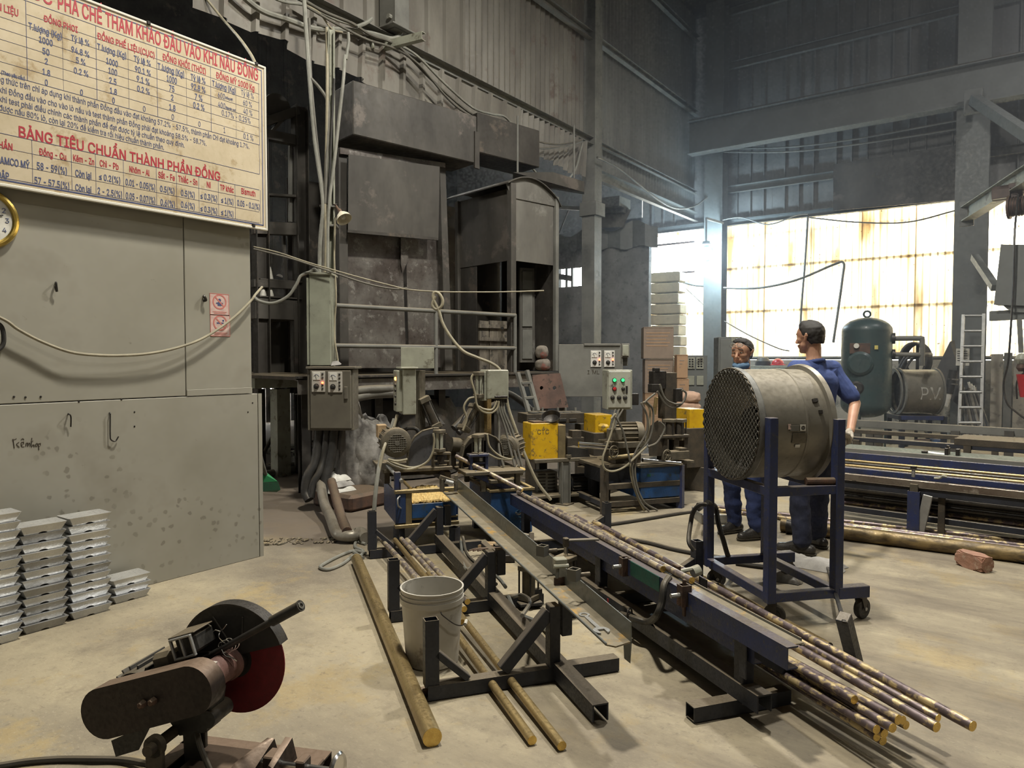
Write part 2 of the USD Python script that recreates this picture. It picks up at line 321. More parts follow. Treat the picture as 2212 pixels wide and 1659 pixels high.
m_beam = paint('beam_paint', (0.15, 0.16, 0.155), (0.12, 0.125, 0.12), 0.5, 0.0, 2, 0.1, world=True)
m_soot = paint('sooty_steel', (0.055, 0.05, 0.044), (0.028, 0.025, 0.022), 0.6, 0.1, 2.2, 0.2, world=True, c3=(0.09, 0.075, 0.06), sc3=3)
m_soot2 = paint('sooty_sheet', (0.088, 0.082, 0.073), (0.04, 0.037, 0.033), 0.55, 0.15, 1.6, 0.15, world=True, stretch=(1, 1, 0.4), c3=(0.115, 0.10, 0.088), sc3=2.2)
m_hot = paint('scuffed_sheet', (0.17, 0.16, 0.148), (0.075, 0.062, 0.056), 0.4, 0.45, 2.6, 0.2, world=True, c3=(0.23, 0.22, 0.205), sc3=9)
m_grime = paint('grimy_iron', (0.05, 0.045, 0.038), (0.085, 0.07, 0.052), 0.6, 0.3, 12, 0.3, dust=0.55)
m_black = paint('black_rubber', (0.018, 0.018, 0.018), (0.032, 0.03, 0.027), 0.55, 0.0, 10, 0.1, dust=0.35)
m_cable = paint('dusty_cable', (0.13, 0.125, 0.105), (0.085, 0.08, 0.07), 0.6, 0.0, 8, 0.05, dust=0.4)
m_cablel = paint('pale_cable', (0.31, 0.28, 0.20), (0.22, 0.2, 0.145), 0.5, 0.0, 8, 0.05)
m_navy = paint('navy_paint', (0.026, 0.038, 0.115), (0.03, 0.036, 0.07), 0.45, 0.0, 9, 0.15, dust=0.45, c3=(0.06, 0.06, 0.06), sc3=40)
m_navyd = paint('navy_frame', (0.03, 0.034, 0.048), (0.022, 0.024, 0.03), 0.5, 0.1, 9, 0.15, dust=0.6)
m_blue = paint('blue_paint', (0.018, 0.075, 0.22), (0.02, 0.05, 0.125), 0.4, 0.0, 7, 0.12, dust=0.5, c3=(0.035, 0.06, 0.075), sc3=14)
m_cabblue = paint('cabinet_blue', (0.02, 0.045, 0.13), (0.02, 0.035, 0.08), 0.4, 0.0, 7, 0.1, dust=0.5)
m_green = paint('green_paint', (0.015, 0.10, 0.075), (0.02, 0.07, 0.055), 0.45, 0.0, 12, 0.1)
m_tank = paint('tank_green', (0.03, 0.058, 0.06), (0.04, 0.055, 0.054), 0.42, 0.0, 3, 0.06)
m_yellow = paint('yellow_paint', (0.62, 0.39, 0.01), (0.50, 0.29, 0.01), 0.45, 0.0, 6, 0.1, c3=(0.16, 0.11, 0.04), sc3=11, dust=0.5)
m_brassd = paint('brass_dull', (0.40, 0.30, 0.14), (0.27, 0.20, 0.10), 0.38, 0.7, 7, 0.05, stretch=(0.4, 3, 3))
m_brasse = paint('brass_cut', (0.72, 0.52, 0.17), (0.58, 0.40, 0.13), 0.32, 0.9, 30, 0.05)
m_bigbrass = paint('brass_tarnished', (0.24, 0.175, 0.08), (0.10, 0.075, 0.045), 0.5, 0.4, 6, 0.1, stretch=(1.2, 4, 4), lo=0.4, hi=0.6)
def banded(name, c1, c2, sc, w=0.5):
    return mat(name, {'tc': ('texture_coordinate', {}), 'oi': ('object_info', {}), 'sh': ('combine_xyz', {}), 'ad': ('mix_color', {'fac': 1.0, 'blend_type': 'add', 'use_clamp': False}), 'mk': ('math', {'math_type': 'multiply', 'value2': 7.0}), 'mp': ('mapping', {'scale': (sc * 7.5, 22, 22)}), 'n0': ('noise_texture', {'scale': 1.0, 'detail': 3, 'roughness': 0.6, 'distortion': 0.5}),
        'rp': ('rgb_ramp', {'ramp': [(w - 0.05, c2), (w + 0.04, c1)]}), 'n2': ('noise_texture', {'scale': 18, 'detail': 5}), 'm2': ('mix_color', {'blend_type': 'overlay', 'fac': 0.5}), 'n': ('noise_texture', {'scale': 30}), 'rr': ('map_range', {'from_min': 0.3, 'from_max': 0.7, 'to_min': 0.3, 'to_max': 0.5}), 'p': ('principled_bsdf', {'metallic': 0.5})},
        [('oi.random', 'mk.value1'), ('mk.value', 'sh.x'), ('tc.object', 'mp.vector'), ('mp.vector', 'ad.a'), ('sh.vector', 'ad.b'), ('ad.result', 'n0.vector'), ('n0.fac', 'rp.fac'), ('rp.color', 'm2.a'), ('tc.object', 'n2.vector'), ('n2.fac', 'm2.b'), ('m2.result', 'p.base_color'), ('tc.object', 'n.vector'), ('n.fac', 'rr.value'), ('rr.result', 'p.roughness')])
m_rod = banded('rod_scale_bands', (0.47, 0.37, 0.20), (0.135, 0.105, 0.108), 2.2, 0.54)
m_rod2 = banded('rod_scale_bands_pale', (0.50, 0.42, 0.28), (0.21, 0.175, 0.165), 3.0, 0.52)
m_zinc = paint('zinc', (0.52, 0.53, 0.54), (0.42, 0.43, 0.44), 0.38, 0.7, 9, 0.3)
m_alu = paint('bare_aluminium', (0.36, 0.36, 0.35), (0.28, 0.28, 0.27), 0.45, 0.5, 12, 0.05)
m_chrome = plain('bright_steel', (0.62, 0.61, 0.58), 0.22, 1.0)
m_iron = paint('dark_iron', (0.06, 0.055, 0.05), (0.035, 0.032, 0.03), 0.45, 0.6, 15, 0.2)
m_rust = paint('rusty_iron', (0.115, 0.065, 0.045), (0.06, 0.042, 0.036), 0.6, 0.25, 14, 0.3, dust=0.4)
m_dustm = paint('dusty_machine', (0.13, 0.115, 0.085), (0.075, 0.066, 0.05), 0.62, 0.15, 9, 0.2, dust=0.8)
m_boxg = paint('control_box_grey', (0.34, 0.35, 0.29), (0.24, 0.245, 0.20), 0.45, 0.0, 5, 0.08, c3=(0.14, 0.13, 0.10), sc3=6, dust=0.4)
m_boxgreen = paint('cabinet_pale_green', (0.27, 0.285, 0.225), (0.20, 0.205, 0.165), 0.45, 0.0, 4, 0.08, c3=(0.14, 0.135, 0.11), sc3=4)
m_boxd = paint('cabinet_olive', (0.13, 0.12, 0.095), (0.095, 0.085, 0.07), 0.5, 0.0, 4, 0.08, dust=0.5)
m_white = paint('dirty_white', (0.62, 0.61, 0.56), (0.47, 0.46, 0.42), 0.5, 0.0, 14, 0.05)
m_fan = paint('fan_galvanised', (0.24, 0.225, 0.19), (0.17, 0.16, 0.135), 0.42, 0.35, 4, 0.05, dust=0.55, dcol=(0.33, 0.29, 0.22))
m_mesh = paint('fan_grille_wire', (0.24, 0.24, 0.225), (0.17, 0.17, 0.16), 0.5, 0.4, 20, 0.05)
m_card = paint('cardboard', (0.36, 0.235, 0.145), (0.31, 0.20, 0.12), 0.8, 0.0, 6, 0.05)
m_cardg = paint('cardboard_greyed', (0.24, 0.19, 0.15), (0.20, 0.155, 0.125), 0.8, 0.0, 6, 0.05)
m_cream = paint('cream_sheet', (0.52, 0.47, 0.35), (0.45, 0.41, 0.31), 0.5, 0.0, 3, 0.05)
m_plaster = paint('grey_plaster', (0.20, 0.20, 0.195), (0.14, 0.14, 0.135), 0.75, 0.0, 2.5, 0.15, world=True, c3=(0.10, 0.10, 0.10), sc3=7)
m_lowwall = paint('low_wall_plaster', (0.40, 0.37, 0.31), (0.30, 0.28, 0.235), 0.8, 0.0, 2.5, 0.15, world=True, c3=(0.16, 0.15, 0.125), sc3=4)
m_wood = paint('bare_wood', (0.42, 0.30, 0.17), (0.33, 0.23, 0.13), 0.7, 0.0, 6, 0.1, stretch=(1, 8, 8))
m_copperrust = paint('rusty_red_plate', (0.20, 0.12, 0.095), (0.11, 0.075, 0.065), 0.65, 0.1, 4, 0.1, c3=(0.05, 0.045, 0.04), sc3=9)
m_fabric = paint('grey_rag', (0.34, 0.33, 0.31), (0.22, 0.21, 0.20), 0.9, 0.0, 9, 0.2)
m_redled = glow('red_lamp', (1.0, 0.10, 0.03), 9.0)
m_orangeled = glow('orange_lamp', (1.0, 0.30, 0.05), 8.0)
m_greenled = glow('green_lamp', (0.03, 0.75, 0.14), 2.2)
m_dial = plain('dial_face', (0.62, 0.61, 0.56), 0.35)
m_dialg = plain('meter_plate', (0.42, 0.40, 0.36), 0.45)
m_redp = plain('red_plastic', (0.42, 0.02, 0.025), 0.35)
# ================================================================ setting
def struct(name, label, catg='structure', loc=(0, 0, 0)):
    return thing(name, label, catg, loc, kind='structure')
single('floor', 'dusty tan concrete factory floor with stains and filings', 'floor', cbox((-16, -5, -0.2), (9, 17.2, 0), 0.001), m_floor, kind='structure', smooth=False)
# --- partition on the left, sheet steel panels
WX = -4.53
zs = PX(556, 850, WX)[2]; ye = 3.085; yv = PX(398, 600, WX)[1]
w = struct('wall_left', 'grey-green painted sheet steel partition behind the zinc ingots', 'wall', (WX, ye, 0))
w.part('sheet_panel', cbox((WX - 0.05, -3, 0), (WX + 0.003, ye, zs), 0.003), m_panel, smooth=False)
w.part('sheet_panel', cbox((WX - 0.05, -3, zs + 0.006), (WX, yv - 0.002, 2.75), 0.003), m_panel, smooth=False)
w.part('sheet_panel', cbox((WX - 0.05, yv + 0.002, zs + 0.006), (WX + 0.001, ye - 0.045, 2.75), 0.003), m_panel, smooth=False)
w.part('edge_strip', cbox((WX - 0.002, yv + 0.003, zs + 0.004), (WX + 0.006, ye - 0.045, zs + 0.045), 0.001), m_panel, smooth=False)
w.part('edge_strip', ang((WX + 0.006, ye + 0.002, 0), (WX + 0.006, ye + 0.002, zs), 0.03, 0.03, 0.003, up=(1, 0, 0), sy=-1, sz=-1), m_panel, smooth=False)
for i, (px, py) in enumerate([(30, 857), (55, 858), (88, 857), (170, 868), (262, 863), (410, 470), (545, 870), (290, 890), (290, 921), (535, 890)]):
    q = PX(px, py, WX); w.part('rivet', lathe([(0, 0.006), (0.005, 0.005), (0.006, 0)], q, (1, 0, 0), 8), m_iron)
# --- furnace bay shell
CWX = -6.5
wb = struct('wall_furnace_bay', 'sooty far wall of the furnace bay with daylight gaps', 'wall', (-14, 5, 0))
gaps = []
for px in (571, 589, 625):
    gaps.append(PX(px, 900, -14)[1])
ys = [-4.0] + [g for y in sorted(gaps) for g in (y - 0.05, y + 0.05)] + [17.0]
for i in range(0, len(ys), 2):
    wb.part('wall_sheet', cbox((-14.1, ys[i], 0), (-14, ys[i + 1], 9)), m_soot, smooth=False)
for y in gaps: wb.part('wall_sheet', cbox((-14.1, y - 0.05, PX(589, 838, -14)[2]), (-14, y + 0.05, 9)), m_soot, smooth=False)
cl_ = struct('ceiling', 'sheet steel roof over the hall with round high bay lamps', 'ceiling', (0, 6, 9.5)); cl_.part('roof_sheet', cbox((-14.2, -5, 9.5), (9, 17.2, 9.6)), m_soot2, smooth=False)
for p, _w, _c in BAY_LAMPS: h_ = cl_.part('lamp_housing', lathe([(.30, .0), (.28, .06), (.16, .22), (.10, .28), (.001, .30), (.001, .03), (.26, .03)], p, ZV, 28), m_steel); cl_.part('lamp_cord', rod((p[0], p[1], p[2] + .3), (p[0], p[1], 9.5), .012, 6), m_steel, h_)
single('wall_near', 'closing wall behind the camera', 'wall', cat(cbox((-14.2, -5.2, 0), (9, -5, 9.6))), m_plaster, kind='structure', smooth=False)
single('wall_right', 'closing side wall of the hall', 'wall', cbox((9, -5, 0), (9.2, 17.2, 9.6)), m_plaster, kind='structure', smooth=False)
# --- upper corrugated wall
w = struct('wall_upper', 'tall corrugated steel wall above the furnace bay', 'wall', (CWX, 8, 4.6))
Y, Z = np.array([0, 1.0, 0]), ZV
XP = np.array([1.0, 0, 0])
y = -4.0; k = 0
while y < 11.0:
    wdt = 1.08 if y < 7.3 else 0.98
    if y + wdt > 11.15: wdt = 11.15 - y
    pr = trap(0, wdt, 0.36, 0.045, 0.12, 0.06) if y < 7.3 else wavy(0, wdt, 0.14, 0.035)
    w.part('corrugated_sheet', sheet(pr, (CWX - 0.03 + 0.004 * (k % 2), y, 5.3), Y, Z, XP, 4.25), m_corr, smooth=40)
    y += wdt - 0.005; k += 1
y = 11.45
while y < 16.2:
    wdt = min(0.98, 16.38 - y)
    w.part('corrugated_sheet', sheet(wavy(0, wdt, 0.14, 0.035), (CWX - 0.03 + 0.004 * (k % 2), y, 4.72), Y, Z, XP, 4.8), m_corr2, smooth=40)
    y += wdt - 0.005; k += 1
w.part('girt', chan((CWX + 0.10, -4, 7.18), (CWX + 0.10, 11.2, 7.18), 0.1, 0.14, 0.006, op=-1), m_steel, smooth=False)
w.part('girt', chan((CWX + 0.10, 11.45, 7.18), (CWX + 0.10, 16.2, 7.18), 0.1, 0.12, 0.006, op=-1), m_steel, smooth=False)
w.part('girt', chan((CWX + 0.10, 11.45, 8.9), (CWX + 0.10, 16.2, 8.9), 0.1, 0.12, 0.006, op=-1), m_steel, smooth=False)
w.part('girt', chan((CWX + 0.12, -4, 5.32), (CWX + 0.12, 11.2, 5.32), 0.1, 0.13, 0.006, op=-1), m_steel, smooth=False)
w.part('girt', chan((CWX + 0.10, 11.45, 5.35), (CWX + 0.10, 16.2, 5.35), 0.08, 0.08, 0.006, op=-1), m_steel, smooth=False)
w.part('girt', chan((CWX + 0.10, 11.45, 4.78), (CWX + 0.10, 16.2, 4.78), 0.1, 0.2, 0.006, op=-1), m_steel, smooth=False)
# --- hanging apron of sheets below it
ap = struct('corrugated_apron', 'ragged hanging skirt of corrugated sheets under the upper wall', 'wall', (CWX + 0.1, 7, 4.6))
y = 3.72; k = 0
while y < 11.0:
    wdt = min(1.05, 11.15 - y)
    pr = trap(0, wdt, 0.35, 0.05, 0.12, 0.06) if y < 7.9 else wavy(0, wdt, 0.15, 0.045)
    tilt = np.array([0.06 + 0.03 * math.sin(k * 2.1), 0, 1.0]); tilt /= np.linalg.norm(tilt)
    low = -0.03 * math.sin(3.3 * k); r0 = R.random()
    zl = 4.68 if y < 7.9 else 4.62
    zl += 0.0 if y > 4.2 else 0.05
    ap.part('corrugated_sheet', sheet(pr, (CWX + 0.10 + 0.006 * (k % 2), y, zl + low), Y, -tilt * -1, XP, 5.26 - zl - low, h0=lambda u: 0.05 * meshkit.noise((u * 4 + k * 7.1, 0, 0), 3) + 0.02 * math.sin(9 * u + k)), m_corr, smooth=40)
    y += wdt - 0.01; k += 1
# --- columns
def column(name, x, y, w_, d_, label, m, z0=0.0, z1=9.5):
    c = struct(name, label, 'column', (x, y, z0))
    c.part('shaft', ibeam((x, y, z0), (x, y, z1), w_, d_, 0.014, 0.01, up=(0, 1, 0)) if name != 'box_column' else sqt((x, y, z0), (x, y, z1), w_, d_, 0.01), m, smooth=False)
    c.part('base_plate', cbox((x - w_ * 0.8, y - d_ * 0.8, z0), (x + w_ * 0.8, y + d_ * 0.8, z0 + 0.02)), m, smooth=False)
    return c
yc = PX(1272, 500, CWX)[1]
c = column('box_column', CWX + 0.06, yc, 0.26, 0.26, 'slim dusty box column beside the grey plastered partition', m_steel)
q = PX(1272, 455, CWX); c.part('clamp', cbox((CWX - 0.1, yc - 0.17, q[2] - 0.12), (CWX + 0.24, yc + 0.17, q[2] + 0.12)), m_steel)
yc1 = PX(832, 40, CWX)[1]
column('box_column', CWX + 0.16, yc1, 0.24, 0.26, 'dusty column of the upper wall above the cable bundle', m_steel, z0=5.42)
column('steel_column', PY(1545, 600, 16.05)[0], 16.05, 0.42, 0.36, 'tall grey-blue corner column behind the two men', m_beam)
column('steel_column', PY(2096, 600, 15.75)[0], 15.75, 0.52, 0.4, 'grey steel column standing behind the aluminium ladder', m_beam)
column('steel_column', PY(1545, 600, 16.05)[0] + 10.2, 15.9, 0.42, 0.36, 'third column of the back wall', m_beam)
# --- back wall
BY = 16.45
w = struct('wall_back', 'dark ribbed sheet steel upper wall behind the crane beam', 'wall', (-2, BY, 4.5))
XD = np.array([1.0, 0, 0]); YM = np.array([0, -1.0, 0])
x = -7.9; k = 0
while x < 8.8:
    wd = min(1.06, 8.95 - x)
    zb = 4.55
    w.part('ribbed_sheet', sheet(trap(0, wd, 0.30, 0.055, 0.08, 0.03), (x, BY + 0.004 * (k % 2), zb), XD, Z, YM, 4.95), m_back, smooth=False)
    x += wd - 0.004; k += 1
for z_ in (PY(1570, 143, 16.3)[2], PY(1572, 26, 16.3)[2], PY(1563, 300, 16.3)[2] * 0 + 5.35):
    w.part('purlin', chan((-6.1, 16.34, z_), (8.9, 16.34, z_), 0.1, 0.16, 0.005, op=-1), m_steel, smooth=False)
x = -5.9
w.part('edge_beam', chan((-7.9, 16.3, 4.58), (8.9, 16.3, 4.58), 0.12, 0.14, 0.006, op=-1), m_beam, smooth=False)
single('wall_back_side', 'dark sheet wall of the furnace bay end', 'wall', cat(
    cbox((-14, BY, 0), (PY(1200, 600, BY)[0], BY + 0.06, 9.5)), cbox((PY(1200, 600, BY)[0], BY, 0), (-7.92, BY + 0.06, PY(1247, 622, BY)[2])),
    cbox((PY(1200, 600, BY)[0], BY, PY(1247, 574, BY)[2]), (-7.92, BY + 0.06, 9.5)), cbox((PY(1291, 600, BY)[0], BY, 2), (-7.92, BY + 0.06, 5))), m_plaster, kind='structure', smooth=False)
# translucent corrugated sheets
m_trans = mat('translucent_sheet', {'g': ('geometry', {}), 'mp': ('mapping', {'scale': (1, 1, 0.25)}), 'n': ('noise_texture', {'scale': 3.2, 'detail': 4}), 'rp': ('rgb_ramp', {'ramp': [(0.32, (0.90, 0.88, 0.80)), (0.52, (0.78, 0.73, 0.60)), (0.72, (0.46, 0.36, 0.22))]}),
    'wv': ('wave_texture', {'wave_type': 'bands', 'bands_direction': 'x', 'scale': 2.417, 'distortion': 0.3, 'detail': 1}), 'wr': ('map_range', {'from_min': 0.75, 'from_max': 1.0, 'to_min': 0.0, 'to_max': 0.6, 'clamp': True}), 'mw': ('mix_color', {'b': (0.42, 0.34, 0.22)}), 'n2': ('noise_texture', {'scale': 22, 'detail': 2}), 'q2': ('map_range', {'from_min': 0.70, 'from_max': 0.74, 'to_min': 0, 'to_max': 0.8, 'clamp': True}), 'm2': ('mix_color', {'b': (0.10, 0.06, 0.03)}),
    'd': ('diffuse_bsdf', {}), 't': ('translucent_bsdf', {}), 'mx': ('mix_closure', {'fac': 0.75}), 'tp': ('transparent_bsdf', {}), 'mx2': ('mix_closure', {'fac': 0.06})},
    [('g.position', 'mp.vector'), ('mp.vector', 'n.vector'), ('n.fac', 'rp.fac'), ('g.position', 'n2.vector'), ('n2.fac', 'q2.value'), ('q2.result', 'm2.fac'), ('g.position', 'wv.vector'), ('wv.fac', 'wr.value'), ('wr.result', 'mw.fac'), ('rp.color', 'mw.a'), ('mw.result', 'm2.a'), ('m2.result', 'd.color'), ('m2.result', 't.color'), ('m2.result', 'tp.color'),
     ('d.BSDF', 'mx.closure1'), ('t.BSDF', 'mx.closure2'), ('mx.closure', 'mx2.closure1'), ('tp.BSDF', 'mx2.closure2')], surface='mx2.closure')
tw = struct('translucent_wall', 'glowing stained translucent corrugated sheets of the back wall', 'wall', (-3, BY, 1.5))
rows = [(1.5, 2.56), (2.5, 3.56), (3.5, 4.56)]
hx0, hx1 = PY(1425, 550, BY)[0], PY(1500, 550, BY)[0]; hz0, hz1 = PY(1460, 602, BY)[2], PY(1460, 508, BY)[2]
x = -7.9; k = 0
while x < 8.8:
    for j, (z0, z1) in enumerate(rows):
        wd = 1.0 if x + 1.0 < 8.9 else 8.9 - x
        if x < hx1 - 0.2 and j >= 1: continue
        tw.part('translucent_sheet', sheet(wavy(0, wd + 0.04, 0.13, 0.03), (x, BY + 0.012 * j + 0.004 * (k % 2), z0), XD, Z, YM, z1 - z0), m_trans, smooth=40)
    x += 1.0; k += 1
tw.part('translucent_sheet', sheet(wavy(0, -7.9 + 0.25 + 7.9, 0.13, 0.03), (-7.9, BY + 0.012, 2.5), XD, Z, YM, 2.05), m_trans, smooth=40)
tw.part('translucent_sheet', sheet(wavy(0, hx1 + 7.6, 0.13, 0.03), (-7.65, BY + 0.012, 2.5), XD, Z, YM, hz0 - 2.55), m_trans, smooth=40)
tw.part('translucent_sheet', sheet(wavy(0, hx1 + 7.6, 0.13, 0.03), (-7.65, BY + 0.012, hz1), XD, Z, YM, 4.55 - hz1), m_trans, smooth=40)
tw.part('translucent_sheet', sheet(wavy(0, -5.85 - hx1, 0.13, 0.03), (hx1, BY + 0.012, 2.5), XD, Z, YM, 2.05), m_trans, smooth=40)
for z_ in (2.53, 3.53, 4.25): tw.part('girt', ang((-7.9, BY + 0.05, z_), (8.9, BY + 0.05, z_), 0.04, 0.04, 0.004), m_rust, smooth=False)
for px in (1612, 1745, 1888): x = PY(px, 600, BY)[0]; tw.part('post', cbox((x - 0.04, BY + 0.10, 1.5), (x + 0.04, BY + 0.16, 4.6)), m_steel, smooth=False)
lw = single('wall_low', 'low plastered masonry wall under the translucent sheets', 'wall', cbox((-7.9, BY - 0.08, 0), (8.9, BY + 0.08, 1.42)), m_lowwall, kind='structure', smooth=False)
single('trim_1', 'dark steel rail along the top of the low plastered wall', 'rail', rod((-7.9, BY - 0.06, 1.47), (8.9, BY - 0.06, 1.47), 0.035, 10), m_steel, kind='structure')
# crane beam
zt, zb = PY(1510, 265, 15.6)[2], PY(1510, 335, 15.6)[2]
cb = struct('crane_beam', 'long grey crane runway beam in front of the dark back wall', 'beam', (0, 15.5, zb))
cb.part('girder', ibeam((-6.3, 15.5, (zt + zb) / 2), (8.9, 15.5, (zt + zb) / 2), 0.3, zt - zb, 0.02, 0.02), m_beam, smooth=False)
cb.part('rail', cbox((-6.3, 15.46, zt), (8.9, 15.54, zt + 0.06)), m_grime, smooth=False)
q0 = PY(2105, 215, 15.2); q1 = PY(2240, 305, 13.5)
cb.part('brace', sqt(q0, q1, 0.16, 0.16, 0.008), m_beam, smooth=False)
cb.part('gusset', cbox(q0 + np.array([-0.16, 0.0, -0.22]), q0 + np.array([0.12, 0.14, 0.2])), m_beam, smooth=False)
PYW = 13.4
# window bars in the opening of the furnace bay end
g = struct('window_1', 'small bright window opening with broken bars beyond the grey partition', 'window', (PY(1247, 600, (PYW + .06))[0], (PYW + .06), PY(1247, 620, (PYW + .06))[2]))
for px in (1224, 1236): a = PY(px, 574, (PYW + .06)); b = PY(px, 622, (PYW + .06)); g.part('mullion', bar(b, a, 0.05, 0.04), m_steel)
a = PY(1206, 597, (PYW + .06)); b = PY(1236, 602, (PYW + .06)); g.part('rail', bar(a, b, 0.05, 0.12), m_steel)
# dark board over the translucent sheets
a, b = PY(1800, 355, 16.12), PY(2085, 310, 16.12); c_, d_ = PY(2085, 430, 16.12), PY(1800, 455, 16.12)
bd = thing('dark_cover_board', 'dark brown board covering an opening high on the back wall', 'board', (a + c_) / 2)
bd.part('board', plate([d_, c_, b, a], 0.03, (0, 1, 0)), m_soot2, smooth=False)
e0, e1 = PY(2085, 430, 16.08), PY(2086, 312, 16.08); bd.part('edge_strip', bar(e0, e1, 0.12, 0.03), m_rust)
# grey plastered partition between furnace bay and back wall
PYW = 13.4
a, b = PY(1198, 752, PYW), PY(1402, 520, PYW); wo = PY(1206, 621, PYW), PY(1291, 573, PYW)
single('partition_wall', 'rough grey plastered wall behind the double meter panel', 'wall', cat(cbox((a[0], PYW, 0), (b[0], PYW + 0.12, wo[0][2])), cbox((a[0], PYW, wo[1][2]), (b[0], PYW + 0.12, b[2])), cbox((wo[1][0], PYW, wo[0][2]), (b[0], PYW + 0.12, wo[1][2])), cbox((a[0], PYW, wo[0][2]), (wo[0][0], PYW + 0.12, wo[1][2]))), m_plaster, kind='structure', smooth=False)
ob = PL([0, 17.4, 0], 90)
single('outdoor_tank', 'dark block added outside to shade part of the translucent sheets', 'tank', cat(cbox([ob.p(1985, 700)[0], 16.9, 0], [ob.p(2062, 700)[0], 17.9, ob.p(2020, 600)[2]], .05), cbox([ob.p(1985, 700)[0] + .5, 17.2, ob.p(2020, 600)[2]], [ob.p(2062, 700)[0] - .2, 17.6, ob.p(2020, 600)[2] + .3], .05)), m_soot, kind='structure')  # stand-in block added outside, its shape only darkens the sheets in front
# ================================================================ sign board
SX = -4.455
m_sign = paint('sign_cream', (0.52, 0.45, 0.33), (0.45, 0.38, 0.265), 0.35, 0.0, 4, 0.03, c3=(0.36, 0.28, 0.17), sc3=5)
m_red = plain('print_red', (0.34, 0.02, 0.035), 0.5); m_ink = plain('print_blue', (0.055, 0.07, 0.16), 0.5); m_frame = plain('sign_frame_white', (0.55, 0.53, 0.47), 0.4)
yr = PX(573, 320, SX)[1]; zt = PX(570, 147, SX)[2]; zb = PX(574, 495, SX)[2]; yl = 0.35
sg = thing('sign_board', 'large cream sign board with red and blue Vietnamese copper mixing tables', 'sign', (SX, yr, zb))
sg.part('board', cbox((SX - 0.012, yl, zb), (SX, yr, zt), 0.001), m_sign, smooth=False)
fr = cat(cbox((SX - 0.016, yl, zt - 0.006), (SX + 0.006, yr, zt + 0.012)), cbox((SX - 0.016, yl, zb - 0.012), (SX + 0.006, yr, zb + 0.006)), cbox((SX - 0.016, yr - 0.006, zb - 0.012), (SX + 0.006, yr + 0.012, zt + 0.012)), cbox((SX - 0.016, yl - 0.012, zb - 0.012), (SX + 0.006, yl + 0.006, zt + 0.012)))
sg.part('frame', fr, m_frame, smooth=False)
ins = 0.028
sg.part('border_line', cat(cbox((SX, yl, zt - ins), (SX + 0.0012, yr - ins + 0.006, zt - ins + 0.006), 0.0001), cbox((SX, yl, zb + ins - 0.008), (SX + 0.0012, yr - ins + 0.006, zb + ins), 0.0001), cbox((SX, yr - ins, zb + ins - 0.006), (SX + 0.0012, yr - ins + 0.006, zt - ins), 0.0001)), m_ink, smooth=False)
KZ = 3.318
def zpx(x, y): return x / KZ, y / KZ
def word(t, xl, y, xr, cap, at_right=False):
    a = PX(*zpx(xr if at_right else xl, y), SX); z = a[2]
    yl_, yr_ = PX(*zpx(xl, y if not at_right else y), SX)[1], PX(*zpx(xr, y), SX)[1]
    if not at_right:
        for _ in range(3):
            b = pix((SX, yr_, z)); yr_ = PX(xr / KZ, b[1], SX)[1]
    else:
        for _ in range(3):
            b = pix((SX, yl_, z)); yl_ = PX(xl / KZ, b[1], SX)[1]
    dep = pix((SX, yl_, z))[2]
    cm = cap / KZ / FPX * dep
    if at_right: cm = cap / KZ / FPX * pix((SX, yr_, z))[2]
    m = meshkit.text_mesh(t, 0.1, 0.001, bold=cap > 39 or cap < 30)
    v = m.vertices.copy(); x0, x1 = v[:, 0].min(), v[:, 0].max()
    sx = (yr_ - yl_) / (x1 - x0); sy = cm / 0.1
    return trimesh.Trimesh(np.column_stack([SX + v[:, 2] * 1.0 + 0.0002, yl_ + (v[:, 0] - x0) * sx, z + v[:, 1] * sy]), m.faces, process=False)
RED = [('CÔNG THỨC', -330, 40, 375, 88, 1), ('PHA CHẾ THAM KHẢO ĐẦU VÀO KHI NẤU ĐỒNG', 415, 580, 1850, 82, 1), ('NGUYÊN LIỆU', -190, 120, 132, 50, 1), ('ĐỒNG PHOI', 313, 152, 557, 44), ('ĐỒNG PHẾ LIỆU(CỤC)', 697, 277, 1108, 44), ('ĐỒNG KHỐI (THỎI)', 1165, 428, 1475, 44), ('ĐỒNG MỸ 1000 Kg', 1548, 558, 1823, 42),
       ('BẢNG TIÊU CHUẨN THÀNH PHẦN ĐỒNG', 135, 980, 1578, 76), ('PHẦN', -40, 1052, 90, 48), ('Đồng - Cu', 280, 1108, 475, 46), ('Kẽm - Zn', 525, 1152, 675, 44), ('Chì - Pb', 715, 1190, 850, 44), ('Nhôm - Al', 928, 1232, 1072, 42), ('Sắt - Fe', 1135, 1272, 1253, 42), ('Thiếc - Sn', 1278, 1300, 1415, 42), ('Ni', 1482, 1342, 1510, 40), ('TP khác', 1578, 1362, 1675, 40), ('Bismuth', 1730, 1388, 1830, 40)]
